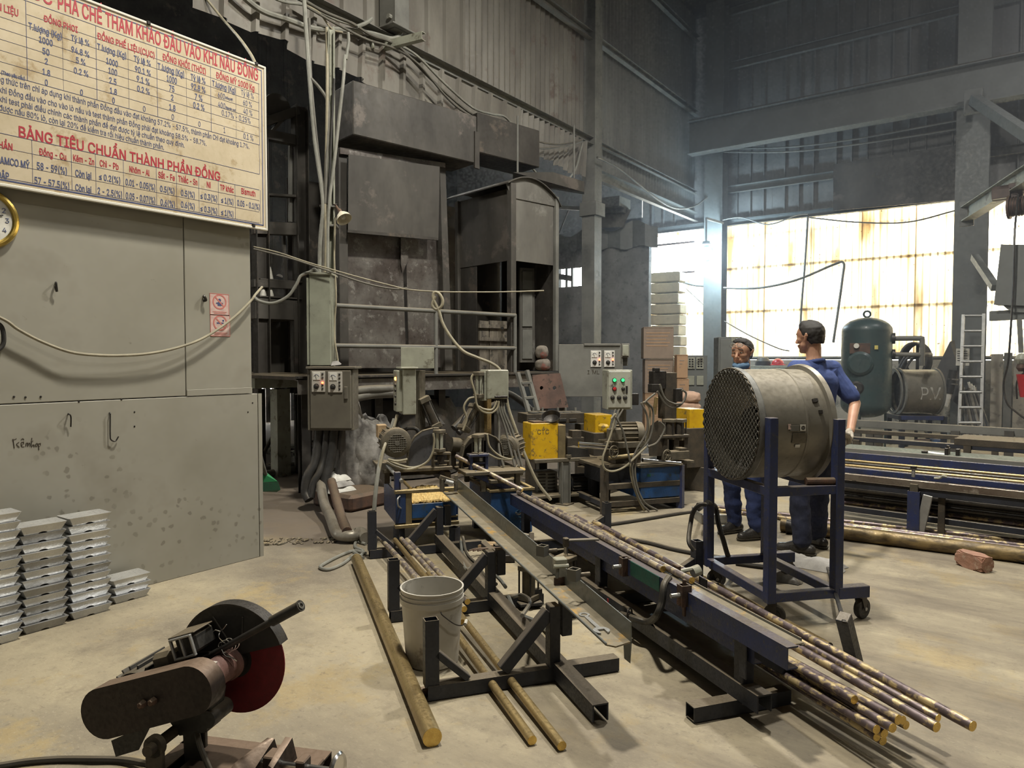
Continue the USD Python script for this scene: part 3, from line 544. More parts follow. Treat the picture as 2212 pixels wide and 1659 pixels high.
BLUE = [('T.lượng (Kg)', 205, 205, 443, 45), ('Tỷ lệ %', 510, 290, 640, 42), ('T.lượng (Kg)', 697, 352, 905, 42), ('Tỷ lệ %', 960, 437, 1080, 40), ('T.lượng (Kg)', 1130, 492, 1320, 42), ('Tỷ lệ %', 1367, 568, 1472, 40), ('T.lượng (Kg)', 1520, 615, 1688, 40), ('Tỷ lệ %', 1728, 680, 1818, 38),
    ('1000', 280, 302, 378, 44), ('50', 305, 385, 355, 44), ('2', 322, 458, 343, 42), ('1.8', 305, 532, 360, 42), ('0', 322, 610, 343, 42), ('94.8 %', 512, 373, 640, 42), ('5 %', 545, 450, 612, 42), ('0.2 %', 530, 523, 633, 42), ('0', 575, 680, 595, 40),
    ('1000', 762, 455, 845, 42), ('100', 778, 525, 840, 42), ('2.5', 783, 595, 835, 42), ('1.8', 788, 667, 838, 40), ('0', 805, 738, 823, 40), ('90.1 %', 968, 513, 1080, 42), ('9.1 %', 980, 583, 1072, 42), ('0.2 %', 983, 652, 1073, 40), ('0', 1025, 797, 1043, 38),
    ('1000', 1195, 580, 1268, 42), ('75', 1213, 650, 1250, 42), ('2', 1226, 717, 1243, 40), ('1.8', 1213, 785, 1258, 40), ('0', 1230, 855, 1247, 38), ('92.8 %', 1370, 635, 1472, 40), ('7 %', 1397, 710, 1450, 40), ('0.2 %', 1385, 770, 1465, 40), ('0', 1422, 905, 1437, 36),
    ('600', 1562, 697, 1612, 38), ('400', 1563, 765, 1615, 38), ('(Đồng Mỹ)', 1616, 707, 1668, 16), ('(Nguyên cục)', 1618, 777, 1688, 16), ('0.17% - 0.25%', 1590, 825, 1795, 38), ('1', 1603, 950, 1614, 38), ('60 %', 1743, 752, 1805, 38), ('40 %', 1745, 813, 1808, 38), ('0.1 %', 1745, 992, 1815, 38),
    ('công thức trên chỉ áp dụng khi thành phần Đồng đầu vào đạt khoảng 57.2% - 57.5%, thành phần Chì đạt khoảng 1.7%.', -70, 1068, 1787, 33, 1), ('khi Đồng đầu vào cho vào lò nấu và test thành phần Đồng phải đạt khoảng 58.5% - 58.7%.', -5, 1045, 1480, 34, 1), ('khi test phải điều chỉnh các thành phần để đạt được tỷ lệ chuẩn theo quy định.', -5, 1058, 1322, 34, 1), ('được nấu 80% lò, còn lại 20% để kiểm tra rồi hiệu chuẩn thành phần.', -5, 1074, 1175, 35, 1),
    ('(Theo yêu cầu)', 10, 530, 178, 26), ('CAMCO MỸ', -30, 1165, 213, 50), ('DẬP', -20, 1272, 65, 48), ('58 - 59(%)', 265, 1210, 480, 48), ('Còn lại', 540, 1262, 655, 46), ('≤ 0.2(%)', 710, 1287, 862, 44), ('0.01 - 0.05(%)', 900, 1325, 1112, 44), ('0.5(%)', 1147, 1372, 1250, 42), ('0.5(%)', 1297, 1402, 1395, 42), ('≤ 0.3(%)', 1437, 1423, 1557, 42), ('≤ 1(%)', 1585, 1452, 1673, 40), ('0.05 - 0.1(%)', 1700, 1473, 1862, 40),
    ('57 - 57.5(%)', 248, 1315, 497, 48), ('Còn lại', 540, 1365, 655, 46), ('2 - 2.5(%)', 700, 1387, 875, 44), ('0.05 - 0.07(%)', 902, 1422, 1112, 44), ('0.6(%)', 1150, 1468, 1253, 42), ('0.6(%)', 1297, 1485, 1395, 42), ('≤ 0.3(%)', 1437, 1513, 1557, 40), ('≤ 1(%)', 1585, 1540, 1673, 40)]
for w_ in RED: sg.part('red_heading', word(w_[0], *w_[1:5], at_right=len(w_) > 5), m_red, smooth=False)
sg.part('blue_lettering', cat([word(w_[0], *w_[1:5], at_right=len(w_) > 5) for w_ in BLUE]), m_ink, smooth=False, label='dark blue figures and sentences', kind='stuff')
ln = []
def hz(y, x0=-300, xr=1858, th=0.0022, xa=1858):
    a = PX(*zpx(xa, y), SX); z = a[2]; y0 = PX(*zpx(x0, y), SX)[1] if x0 > -200 else yl + 0.03; y1 = a[1]
    for _ in range(3): y1 = PX(xr / KZ, pix((SX, y1, z))[1], SX)[1]
    if x0 > -200:
        for _ in range(3): y0 = PX(x0 / KZ, pix((SX, y0, z))[1], SX)[1]
    ln.append(cbox((SX, y0, z), (SX + 0.0012, y1, z + th), 0.0001)); return z
zt1 = hz(603); 
for y in (738, 800, 858, 917, 978): hz(y, th=0.0012)
zhd = hz(676, 190, th=0.0012)
zb1 = hz(1040); zb2 = hz(1250); zt3 = hz(1362); hz(1438, th=0.0012); hz(1520, th=0.0012); zb3 = hz(1600)
for xx, th in ((190, 1), (450, 0), (690, 1), (920, 0), (1125, 1), (1335, 0), (1510, 1), (1690, 0), (1855, 1)):
    y_ = PX(*zpx(xx, 300 + 0.25 * xx), SX)[1]; q = 0.0022 if th else 0.0009; ln.append(cbox((SX, y_, zb1), (SX + 0.0012, y_ + q, zt1 if th else zhd), 0.0001))
for xx in (230, 512, 685, 885, 1120, 1265, 1425, 1565, 1685, 1866):
    y_ = PX(*zpx(xx, 1100 + 0.2 * xx), SX)[1]; ln.append(cbox((SX, y_, zb3), (SX + 0.0012, y_ + 0.0016, zt3), 0.0001))
y_ = PX(*zpx(1858, 1150), SX)[1]; ln.append(cbox((SX, y_, zb2), (SX + 0.0012, y_ + 0.002, zb1), 0.0001))
sg.part('table_lines', cat(ln), m_ink, smooth=False)
for px, py in ((553, 138), (547, 487), (320, 50)): sg.part('clip', cbox(PX(px, py, SX) - 0.012, PX(px, py, SX) + 0.012), m_iron)
hang = [PX(553, 140, SX), PX(540, 115, SX - 0.3), PX(515, 80, SX - 0.9), PX(480, 40, -6.2), PX(440, -10, -6.4)]
single('hanging_wire', 'pale cable running from the sign board corner up to the hall wall', 'cable', hose(hang, 0.012), m_cablel)
# ================================================================ wall clock
cy, cz = PX(40, 480, WX)[1] - 0.165, PX(30, 480, WX)[2]
ck = thing('wall_clock', 'round wall clock with a gold rim below the sign board', 'clock', (WX, cy, cz))
m_gold = plain('gold_rim', (0.62, 0.45, 0.12), 0.22, 1.0)
ck.part('rim', lathe([(0.13, 0.0), (0.16, 0.0), (0.165, 0.015), (0.158, 0.03), (0.145, 0.034), (0.138, 0.022), (0.13, 0.02)], (WX, cy, cz), (1, 0, 0), 48), m_gold)
ck.part('dial', lathe([(0.0005, 0.017), (0.14, 0.017), (0.14, 0.004)], (WX, cy, cz), (1, 0, 0), 48), m_white)
nm = []
for h in range(1, 13):
    a = math.pi / 2 - h * math.pi / 6; m = meshkit.text_mesh(str(h), 0.026, 0.0008); v = m.vertices - m.bounds.mean(0)
    nm.append(trimesh.Trimesh(np.column_stack([WX + 0.0185 + v[:, 2], cy + 0.105 * math.cos(a) + v[:, 0], cz + 0.105 * math.sin(a) + v[:, 1]]), m.faces, process=False))
ck.part('numerals', cat(nm), m_ink, smooth=False)
for a, L, w_ in ((2.2, 0.06, 0.008), (0.3, 0.09, 0.006)):
    ck.part('hand', bar((WX + 0.021, cy, cz), (WX + 0.021, cy + L * math.cos(a), cz + L * math.sin(a)), w_, 0.002, up=(1, 0, 0)), m_black)
# ================================================================ things on the partition
pts = [PX(px, py, WX + o) for px, py, o in ((-120, 640, .03), (0, 686, .05), (40, 712, .05), (90, 738, .05), (150, 760, .06), (205, 767, .06), (260, 768, .06), (320, 764, .06), (380, 752, .06), (440, 730, .05), (500, 690, .04), (540, 652, .03), (552, 636, .0))] + [np.array(PX(566, 620, WX - 0.25))]
single('slack_cable', 'pale cable hanging in a long curve across the grey partition', 'cable', hose(pts, 0.009), m_cablel)
pts = [PX(px, py, WX + .03) for px, py in ((-30, 690), (0, 702), (8, 726), (3, 750), (-30, 770))]
single('hose_loop', 'black hose loop at the left end of the partition', 'hose', hose(pts, 0.012), m_black)
m_stick = paint('sticker_pink', (0.55, 0.42, 0.38), (0.46, 0.34, 0.31), 0.3, 0.0, 30, 0.02); m_stred = plain('sticker_red', (0.46, 0.16, 0.14), 0.4)
def sticker(x0, y0, x1, y1, label, kind):
    a, b = PX(x0, y1, WX), PX(x1, y0, WX); c = (a + b) / 2
    t = thing('safety_sticker', label, 'sticker', c)
    W, H_ = b[1] - a[1], b[2] - a[2]; f = WX + 0.003
    t.part('sheet', cbox((WX + 0.001, a[1], a[2]), (f, b[1], b[2]), 0.0002), m_stick, smooth=False)
    def flat(poly, th=0.001): return extr(poly, th, (f, c[1], c[2]), np.array([0, 1.0, 0]), ZV, np.array([1.0, 0, 0]))
    bord = sbox(-W / 2, -H_ / 2, W / 2, H_ / 2).difference(sbox(-W / 2 + .004, -H_ / 2 + .004, W / 2 - .004, H_ / 2 - .004))
    t.part('border', flat(bord), m_stred, smooth=False)
    rr = W * 0.36; o = 0.018
    ring = Point(0, o).buffer(rr).difference(Point(0, o).buffer(rr * 0.82))
    from shapely import affinity
    slash = affinity.translate(affinity.rotate(sbox(-rr * .09, -rr * .85, rr * .09, rr * .85), 45), 0, o)
    t.part('prohibition_ring', flat(unary_union([ring, slash])), m_stred, smooth=False)
    if kind == 0: ic = unary_union([sbox(-rr * .5, o - rr * .12, rr * .35, o + rr * .06), sbox(rr * .38, o - rr * .12, rr * .5, o + rr * .06), affinity.translate(Point(0, 0).buffer(rr * .13), rr * .42, o + rr * .3)])
    else: ic = unary_union([sbox(-rr * .28, o - rr * .55, rr * .28, o - rr * .05), affinity.translate(Point(0, 0).buffer(rr * .22), 0, o + rr * .2), sbox(-rr * .5, o - rr * .3, rr * .5, o - rr * .12)])
    t.part('pictogram', flat(ic, 0.0006), m_ink, smooth=False)
    tx = [sbox(-W * .36, -H_ * .36, W * .36, -H_ * .33), sbox(-W * .3, -H_ * .43, W * .3, -H_ * .40)]
    t.part('caption', flat(unary_union(tx)), m_stred, smooth=False)
sticker(453, 636, 494, 680, 'faded pink prohibition sticker above the no smoking sticker', 1)
sticker(454, 681, 496, 726, 'pink no smoking sticker with a crossed cigarette', 0)
def hookwire(pp, label, r=0.004):
    single('wire_hook', label, 'hook', hose(pp, r, 6), m_iron)
q = [(238, 893), (238, 905), (238, 940), (240, 950), (249, 953), (256, 943)]
hookwire([PX(236, 892, WX - 0.005)] + [PX(x, y, WX + 0.02) for x, y in q], 'bent wire hook curling at the bottom, hung on the lower panel')
hookwire([PX(147, 895, WX - 0.005), PX(148, 894, WX + 0.03), PX(153, 900, WX + 0.03), PX(153, 922, WX + 0.02)], 'short straight wire hook on the lower panel, left of the curled one')
hookwire([PX(121, 612, WX - 0.005), PX(121, 611, WX + 0.03), PX(123, 630, WX + 0.025), PX(119, 618, WX + 0.03)], 'short bent nail hook high on the main panel', 0.006)
hookwire([PX(441, 640, WX - 0.005), PX(441, 640, WX + 0.03), PX(445, 648, WX + 0.03), PX(438, 650, WX + 0.02)], 'black rubber coated hook beside the stickers', 0.009)
# handwriting on the lower panel
hw = []
strokes = [[(28, 948), (31, 968)], [(27, 950), (36, 947)], [(41, 955), (36, 960), (42, 966)], [(46, 962), (51, 958), (50, 954), (46, 956), (47, 964), (53, 964)], [(46, 950), (49, 947), (52, 950)], [(56, 964), (57, 957), (60, 957), (60, 964), (63, 957), (65, 958), (65, 964)], [(69, 946), (68, 965), (72, 960), (74, 965)], [(67, 953), (72, 952)], [(79, 958), (76, 961), (79, 964), (82, 960), (79, 957)], [(83, 958), (84, 972)], [(84, 958), (87, 957), (87, 962), (84, 963)]]
for s_ in strokes: hw.append(hose([PX(x, y, WX + 0.004) for x, y in s_], 0.0022, 5, 4))
w = Thing(stage.GetPrimAtPath('/World/wall_left'), (WX, ye, 0)); w.part('handwriting', cat(hw), m_grime)
# ================================================================ zinc ingots
def ingot_mesh():
    L, W, H_ = 0.228, 0.155, 0.047
    P = [(sx * (L / 2 - (0.022 if z == 0 else 0.0) - e), sy * (W / 2 - (0.018 if z == 0 else 0.0) - (0.006 - e)), z * H_ + (0.004 if z == 0 and e == 0 else 0)) for sx in (-1, 1) for sy in (-1, 1) for z in (0, 1) for e in (0, 0.006)]
    b = hullof([(y, x, z) for x, y, z in P])
    b = b - m3.Manifold.cylinder(0.3, 0.022, 0.022, 20, True).scale((1, 1, 1)).rotate((0, 90, 0)).scale((1, 1, 0.45)).translate((0.075, 0, -0.001))
    return b
ingots = []
m_zincs = [m_zinc, paint('zinc_pale', (0.56, 0.56, 0.54), (0.47, 0.47, 0.46), 0.4, 0.6, 8, 0.3), paint('zinc_dull', (0.33, 0.33, 0.325), (0.27, 0.27, 0.265), 0.5, 0.6, 8, 0.3)]
im = ingot_mesh()
protos = []
STK = [((-4.395, 2.075), 3, 'low stack at the right end'), ((-4.32, 1.81), 12, 'third stack from the left'), ((-4.29, 1.57), 12, 'second stack from the left'), ((-4.25, 1.335), 14, 'leftmost stack at the frame edge')]
ordn = ['bottom', 'second', 'third', 'fourth', 'fifth', 'sixth', 'seventh', 'eighth', 'ninth', 'tenth', 'eleventh', 'twelfth', 'thirteenth', 'fourteenth']
first = {}
for (sx_, sy_), n_, where in STK:
    for k in range(n_):
        o = 'top' if k == n_ - 1 else ordn[k] + (' from the bottom' if k else '')
        lab = 'grey zinc ingot, %s of the %s' % (o, where)
        loc = (sx_ + R.uniform(-.008, .008), sy_ + R.uniform(-.006, .006), k * 0.0476); rz = R.uniform(-.02, .02); v_ = R.choice((0, 0, 1, 2, 0))
        if k == n_ - 1: v_ = 1
        if v_ not in first:
            t = thing('zinc_ingot', lab, 'ingot', loc, group='zinc ingots stacked along the partition', rz=rz, local=True)
            t.part('casting', im, m_zincs[v_], smooth=25); first[v_] = t
        else:
            copy(first[v_], lab, loc, rz)
# ================================================================ abrasive cut-off saw
TH = math.radians(24)
def _loc(v): return np.array([v[0] * math.cos(TH) + v[1] * math.sin(TH), -v[0] * math.sin(TH) + v[1] * math.cos(TH), v[2]])
def _wld(v): return np.array([v[0] * math.cos(TH) - v[1] * math.sin(TH), v[0] * math.sin(TH) + v[1] * math.cos(TH), v[2]])
def QY(px, py, y): d = _loc(ray(px, py)); return EYEP + d * (y / d[1])     # the saw's own frame: the room turned by 24 degrees
dc = _loc(PD(508, 1424, 2.42)); Yd = dc[1]; Y0 = Yd - 0.24
_l = np.array([QY(380, 1500, Yd - 0.1)[0], Yd - 0.1, 0]); sw = thing('chop_saw', 'abrasive cut-off saw with a raised red disc in the foreground', 'saw', _wld(_l), rz=TH); sw.loc = _l
YD = np.array([0, 1.0, 0])
m_disc = paint('red_abrasive', (0.17, 0.012, 0.018), (0.13, 0.012, 0.016), 0.6, 0.0, 40, 0.15); m_saw = paint('saw_brown_iron', (0.018, 0.013, 0.012), (0.028, 0.019, 0.017), 0.5, 0.3, 7, 0.2, dust=0.75, dcol=(0.24, 0.17, 0.12)); m_sawr = paint('saw_red_oxide', (0.21, 0.115, 0.10), (0.14, 0.08, 0.07), 0.55, 0.1, 14, 0.25)
rd = 117 / FPX * 2.42
sw.part('abrasive_disc', lathe([(0.001, 0), (rd, 0), (rd, 0.004), (0.001, 0.004)], dc, YD, 64), m_disc, smooth=30)
fl = sw.part('flange', lathe([(0.001, -0.03), (0.03, -0.03), (0.05, -0.022), (0.05, -0.001), (0.001, -0.001)], dc, YD, 32), m_iron)
sw.part('label_ring', lathe([(0.05, -0.0015), (0.062, -0.0015), (0.062, 0.001)], dc, YD, 40), m_black)
gp = []
aa = np.radians(np.linspace(22, 226, 40)); rg = rd * 1.05
poly = Polygon([(rg * math.cos(a), rg * math.sin(a)) for a in aa] + [(rg * 0.25 * math.cos(a), rg * 0.25 * math.sin(a)) for a in aa[::-6]])
gd = sw.part('blade_guard', extr(poly, 0.003, dc + np.array([0, -0.022, 0]), np.array([1.0, 0, 0]), ZV, YD), m_black, smooth=False)
rim = unary_union([Polygon([((rg + 0.004) * math.cos(a), (rg + 0.004) * math.sin(a)) for a in aa] + [((rg - 0.002) * math.cos(a), (rg - 0.002) * math.sin(a)) for a in aa[::-1]])])
sw.part('guard_rim', extr(rim, 0.05, dc + np.array([0, -0.024, 0]), np.array([1.0, 0, 0]), ZV, YD), m_iron, gd, smooth=30)
for a in (100, 160, 60): sw.part('rib', bar(dc + np.array([0.08 * math.cos(math.radians(a)), -0.024, 0.08 * math.sin(math.radians(a))]), dc + np.array([0.165 * math.cos(math.radians(a + 14)), -0.024, 0.165 * math.sin(math.radians(a + 14))]), 0.006, 0.006), m_black, gd)
# spindle housing
sa = np.array([dc[0], Y0 + 0.02, dc[2]])
sw.part('spindle_housing', lathe([(0.001, 0.0), (0.05, 0.0), (0.05, 0.085), (0.046, 0.095), (0.046, 0.165), (0.053, 0.168), (0.053, 0.19), (0.04, 0.205), (0.001, 0.207)], sa, YD, 32), m_sawr)
m_lblw = plain('worn_label', (0.46, 0.43, 0.38), 0.5)
sw.part('label', cbox(sa + np.array([-0.022, 0.05, 0.046]), sa + np.array([0.024, 0.09, 0.0505])), m_lblw)
# belt cover: hull of two rounds
e1 = np.array([dc[0] - 0.0, Y0, dc[2]]); e2 = QY(222, 1542, Y0)
def rnd(c, r, n=28): return [(c[0] + r * math.cos(t), c[2] + r * math.sin(t)) for t in np.linspace(0, 2 * math.pi, n, endpoint=False)]
hp = Polygon(rnd(e1, 0.078) + rnd(e2, 0.082)).convex_hull
sw.part('belt_cover', extr(hp, 0.07, (0, Y0 + 0.07, 0), XP, ZV, -YD), m_saw, smooth=30)
mid = (e1 * 0.5 + e2 * 0.5)
for f_ in (0.40, 0.52): q = e1 * (1 - f_) + e2 * f_; sw.part('bolt', lathe([(0.013, 0), (0.013, -0.012), (0.008, -0.02), (0.001, -0.021)], np.array([q[0], Y0, q[2]]), YD, 6), m_rust)
ad = (e1 - e2) / np.linalg.norm(e1 - e2); au = np.cross(YD, ad); au = au if au[2] > 0 else -au
def loc(f_, u, y): return e2 + ad * f_ + au * u + YD * y
sw.part('motor', lathe([(0.001, 0), (0.085, 0), (0.09, 0.01), (0.09, 0.2), (0.07, 0.22), (0.001, 0.225)], loc(0.06, 0.0, 0.075), YD, 30), m_black)
for k in range(9): a = math.radians(20 + k * 18); sw.part('cooling_fin', bar(loc(0.06, 0.0, 0.09) + (ad * math.cos(a) + au * math.sin(a)) * 0.094, loc(0.06, 0.0, 0.26) + (ad * math.cos(a) + au * math.sin(a)) * 0.094, 0.006, 0.018, up=ad * math.cos(a) + au * math.sin(a)), m_black)
sw.part('fan_cowl', obox(loc(0.17, 0.085, 0.15), ad, YD, 0.085, 0.10, 0.06, 0.015, au), m_dustm)
tb = sw.part('terminal_box', obox(loc(0.27, 0.115, 0.16), ad, YD, 0.08, 0.10, 0.06, 0.008, au), m_black)
sw.part('switch_frame', cat([obox(loc(0.27 + d_, 0.115, 0.095), ad, YD, 0.007, 0.012, 0.065, 0.002, au) for d_ in (-0.038, 0.0, 0.038)] + [obox(loc(0.27, 0.115 + d_, 0.095), ad, YD, 0.084, 0.012, 0.007, 0.002, au) for d_ in (-0.032, 0.032)]), m_alu, tb)
sw.part('cover_flap', obox(loc(0.27, 0.152, 0.15), ad, YD, 0.10, 0.10, 0.005, 0.002, au), m_grime, tb)
# handle
h0, h1, h2 = QY(440, 1424, Yd - 0.06), QY(588, 1342, Yd - 0.09), QY(650, 1308, Yd - 0.10)
sw.part('handle_bar', rod(h0, h1, 0.011, 16), m_iron)
sw.part('handle_grip', cat(rod(h1, h2, 0.017, 18), rod(h2 - (h2 - h1) * 0.04, h2, 0.0185, 18)), m_black)
sw.part('grip_end', pipe(h2, h2 + (h2 - h1) * 0.02, 0.012, 0.005), m_chrome)
wr = []
for k in range(3):
    c0 = h0 + (h1 - h0) * (0.27 + 0.05 * k)
    wr.append(hose([c0 + np.array([0.022 * math.cos(t), -0.0, 0.022 * math.sin(t)]) + (h1 - h0) * 0.012 * t for t in np.linspace(0, 6.3, 12)], 0.0018, 5, 3))
c0 = h0 + (h1 - h0) * 0.3
wr.append(hose([c0 + np.array(p_) for p_ in ((0, 0, 0.02), (-.01, -.01, .04), (-.012, 0, .055), (.0, 0, .065), (.012, 0, .08))], 0.0018, 5)); wr.append(hose([c0 + np.array(p_) for p_ in ((-.012, 0, .055), (-.03, 0, .058), (-.04, 0, .05))], 0.0018, 5))
wr.append(hose([c0 + np.array(p_) for p_ in ((0, -.01, 0.0), (.02, -.02, -.015), (.045, -.02, -.02), (.055, -.01, -.035), (.03, 0, -.03), (.0, 0, -.01))], 0.0018, 5))
sw.part('binding_wire', cat(wr), m_chrome)
# pivot, stand and base
pv = e2 + ad * 0.30 + au * -0.12 + YD * 0.12
sw.part('arm_bracket', cat(hullof([tuple(loc(f_, u, y)) for f_, u in ((0.14, -0.05), (0.34, -0.05), (0.28, -0.16), (0.18, -0.15)) for y in (0.075, 0.15)]), rod(pv + YD * -0.05, pv + YD * 0.05, 0.028, 20)), m_black)
ps_ = QY(330, 1615, Y0 - 0.02)
sw.part('pivot_bracket', cat(cbox((ps_[0] - 0.03, Y0 - 0.02, 0.12), (ps_[0] + 0.03, Y0 + 0.0, ps_[2] - 0.0)), lathe([(0.001, 0), (0.034, 0), (0.034, 0.02), (0.001, 0.02)], (ps_[0], Y0 - 0.02, ps_[2]), YD, 20)), m_grime)
sw.part('pivot_bracket', cat(cbox((ps_[0] - 0.03, Y0 + 0.19, 0.12), (ps_[0] + 0.03, Y0 + 0.21, ps_[2])), lathe([(0.001, 0), (0.034, 0), (0.034, 0.02), (0.001, 0.02)], (ps_[0], Y0 + 0.19, ps_[2]), YD, 20)), m_grime)
sw.part('pivot_pin', rod((ps_[0], Y0 - 0.045, ps_[2]), (ps_[0], Y0 + 0.22, ps_[2]), 0.018, 16), m_grime)
sw.part('pedal_plate', hullof([tuple(QY(x, y, Y0 + o)) for x, y in ((240, 1600), (330, 1560), (300, 1620), (250, 1635)) for o in (0.02, 0.05)]), m_black)
st_ = QY(405, 1570, Y0 + 0.14); st2 = QY(425, 1650, Y0 + 0.14)
sw.part('strut', hullof([tuple(QY(x, y, Y0 + o)) for x, y in ((392, 1540), (425, 1545), (445, 1650), (400, 1660)) for o in (0.12, 0.17)]), m_black)
bx0, bx1 = ps_[0] - 0.08, QY(745, 1650, Y0 + 0.16)[0]
sw.part('base_frame', cat(chan((bx0, Y0 - 0.02, 0.07), (bx1 - 0.1, Y0 - 0.02, 0.07), 0.06, 0.12, 0.006), chan((bx0, Y0 + 0.24, 0.07), (bx1 - 0.1, Y0 + 0.24, 0.07), 0.06, 0.12, 0.006, op=-1), bar((bx0 + 0.03, Y0 - 0.02, 0.1), (bx0 + 0.03, Y0 + 0.24, 0.1), 0.06, 0.06)), m_saw, smooth=False)
for fx in (0.0, 1.0):
    for yy in (Y0 - 0.02, Y0 + 0.24):
        xx = bx0 + 0.03 + fx * (bx1 - 0.16 - bx0); sw.part('foot', cbox((xx - 0.025, yy - 0.025, 0), (xx + 0.025, yy + 0.025, 0.03)), m_iron)
zz = 0.135
v0 = QY(520, 1640, Y0 + 0.14)
for k, (x0, x1, ht) in enumerate(((500, 560, 0.075), (572, 600, 0.085))):
    a, b = QY(x0, 1650, Y0 + 0.08), QY(x1, 1650, Y0 + 0.08)
    sw.part('vice_jaw', hullof([(a[0], Y0 + 0.02, zz), (b[0], Y0 + 0.2, zz), (a[0] + .02, Y0 + 0.2, zz), (b[0] - .02, Y0 + 0.02, zz), (a[0] + .03, Y0 + 0.05, zz + ht * .7), (b[0], Y0 + 0.17, zz + ht), (b[0] - .025, Y0 + 0.17, zz + ht), (a[0] + .045, Y0 + .05, zz + ht * .6)]), m_saw)
sw.part('vice_table', cbox((bx0 + 0.1, Y0 + 0.0, 0.115), (bx1 - 0.1, Y0 + 0.22, 0.135)), m_saw)
wy = Y0 + 0.11; wx_ = QY(728, 1640, wy)
sw.part('vice_screw', rod((wx_[0] - 0.26, wy, 0.165), (wx_[0], wy, 0.165), 0.011, 12), m_chrome)
sw.part('screw_nut', cbox((wx_[0] - 0.24, wy - 0.03, 0.135), (wx_[0] - 0.19, wy + 0.03, 0.2)), m_saw); sw.part('screw_nut', cbox((wx_[0] - 0.13, wy - 0.025, 0.135), (wx_[0] - 0.1, wy + 0.025, 0.195)), m_saw)
sw.part('handwheel', lathe([(0.001, -0.004), (0.03, -0.004), (0.045, -0.002), (0.052, -0.008), (0.058, 0), (0.052, 0.008), (0.045, 0.003), (0.001, 0.004)], (wx_[0], wy, 0.165), XP, 32), m_chrome)
sw.part('power_cord', hose([QY(420, 1560, Y0 + 0.1), QY(432, 1610, Y0 + 0.06), QY(450, 1655, Y0 + 0.03), QY(465, 1690, Y0 + 0.0)], 0.009), m_black)
cd = [PZ(-60, 1662, .012), PZ(0, 1654, .012), PZ(60, 1645, .012), PZ(130, 1640, .012), PZ(200, 1640, .014), PZ(270, 1642, .014), PZ(340, 1655, .03)]
single('floor_cable', 'black power cable lying on the floor left of the cut-off saw', 'cable', hose(cd, 0.012), m_black)
# ================================================================ furnaces, platform and railing
FP = PL(PD(900, 800, 8.3), 12)
DK = 1.10
# platform
pf = thing('furnace_platform', 'sooty steel working platform in front of the furnace hoods', 'platform', FP.at(0, 0, 0))
u0, u1 = FP.uz(640, 810)[0], FP.uz(1222, 815)[0]
zd = FP.uz(850, 808)[1]
pf.part('deck', cat(obox(FP.at((u0 + u1) / 2, 1.2, zd - 0.03), FP.x, FP.n, u1 - u0, 2.4, 0.04, 0.003)), m_grime)
pf.part('edge_beam', chan(FP.at(u0, 0, zd - 0.12), FP.at(u1, 0, zd - 0.12), 0.06, 0.15, 0.008, op=1), m_hot, smooth=False)
pf.part('edge_strip', bar(FP.at(u0, -0.02, zd - 0.02), FP.at(u1, -0.02, zd - 0.02), 0.1, 0.025), m_soot)
for u in np.linspace(u0 + 0.2, u1 - 0.2, 5): pf.part('leg', ibeam(FP.at(u, 0.25, 0), FP.at(u, 0.25, zd - 0.05), 0.1, 0.1, 0.008, 0.006, up=FP.n), m_soot, smooth=False)
rg_ = thing('platform_railing', 'grey tube safety railing along the platform edge', 'railing', FP.at(0, 0, zd))
ur0, ur1 = FP.uz(718, 660)[0], FP.uz(1118, 690)[0]
z1, z2 = FP.uz(900, 669)[1], FP.uz(900, 749)[1]
rg_.part('top_rail', rod(FP.at(ur0, 0.04, z1), FP.at(ur1, 0.04, z1), 0.026, 14), m_steel)
rg_.part('mid_rail', rod(FP.at(ur0, 0.04, z2), FP.at(ur1, 0.04, z2), 0.026, 14), m_steel)
for px in (722, 946, 1117): u = FP.uz(px, 740)[0]; rg_.part('post', rod(FP.at(u, 0.04, zd - 0.02), FP.at(u, 0.04, z1), 0.024, 12), m_steel)
# furnace 1
f1 = thing('furnace_enclosure', 'wide soot-blackened furnace enclosure with scuffed sheet doors behind the railing', 'furnace', FP.at(-0.3, 0.6, zd))
f1.part('hood', FP.box(763, 212, 1030, 322, 0.55, 0.30, 0.01), m_soot2, smooth=False)
f1.part('hood', FP.box(1032, 262, 1166, 345, 0.55, 0.55, 0.01), m_soot, smooth=False)
f1.part('seam_strip', FP.quad([(1026, 283), (1036, 286), (1036, 365), (1026, 362)], 0.03, 0.28), m_soot, smooth=False)
f1.part('post', FP.box(733, 322, 752, 806, 0.12, 0.50), m_soot2)
f1.part('post', FP.quad([(950, 350), (962, 352), (978, 800), (962, 800)], 0.1, 0.50), m_soot2)
f1.part('lintel', FP.quad([(735, 318), (962, 352), (962, 362), (735, 332)], 0.10, 0.46), m_hot)
f1.part('hanging_sheet', FP.quad([(753, 333), (950, 360), (947, 516), (905, 510), (752, 498)], 0.012, 0.40), m_soot2, smooth=False)
f1.part('sheet_edge', FP.quad([(752, 496), (905, 508), (947, 514), (947, 519), (752, 502)], 0.03, 0.39), m_soot, smooth=False)
d1 = f1.part('sheet_door', FP.quad([(752, 500), (868, 505), (878, 795), (746, 795)], 0.012, 0.62), m_hot, smooth=False)
f1.part('sheet_door', FP.quad([(876, 505), (956, 512), (974, 793), (884, 795)], 0.012, 0.60), m_hot, smooth=False)
f1.part('door_strip', FP.quad([(866, 508), (880, 510), (882, 560), (870, 590), (866, 570)], 0.01, 0.57), m_hot, smooth=False)
f1.part('back_panel', obox(FP.at(FP.uz(1005, 560)[0], 1.95, 2.4), FP.x, FP.n, 2.8, 0.03, 2.8, 0.003), m_soot, smooth=False)
f1.part('top_sheet', FP.box(745, 306, 1030, 316, 0.5, 0.5), m_soot, smooth=False)
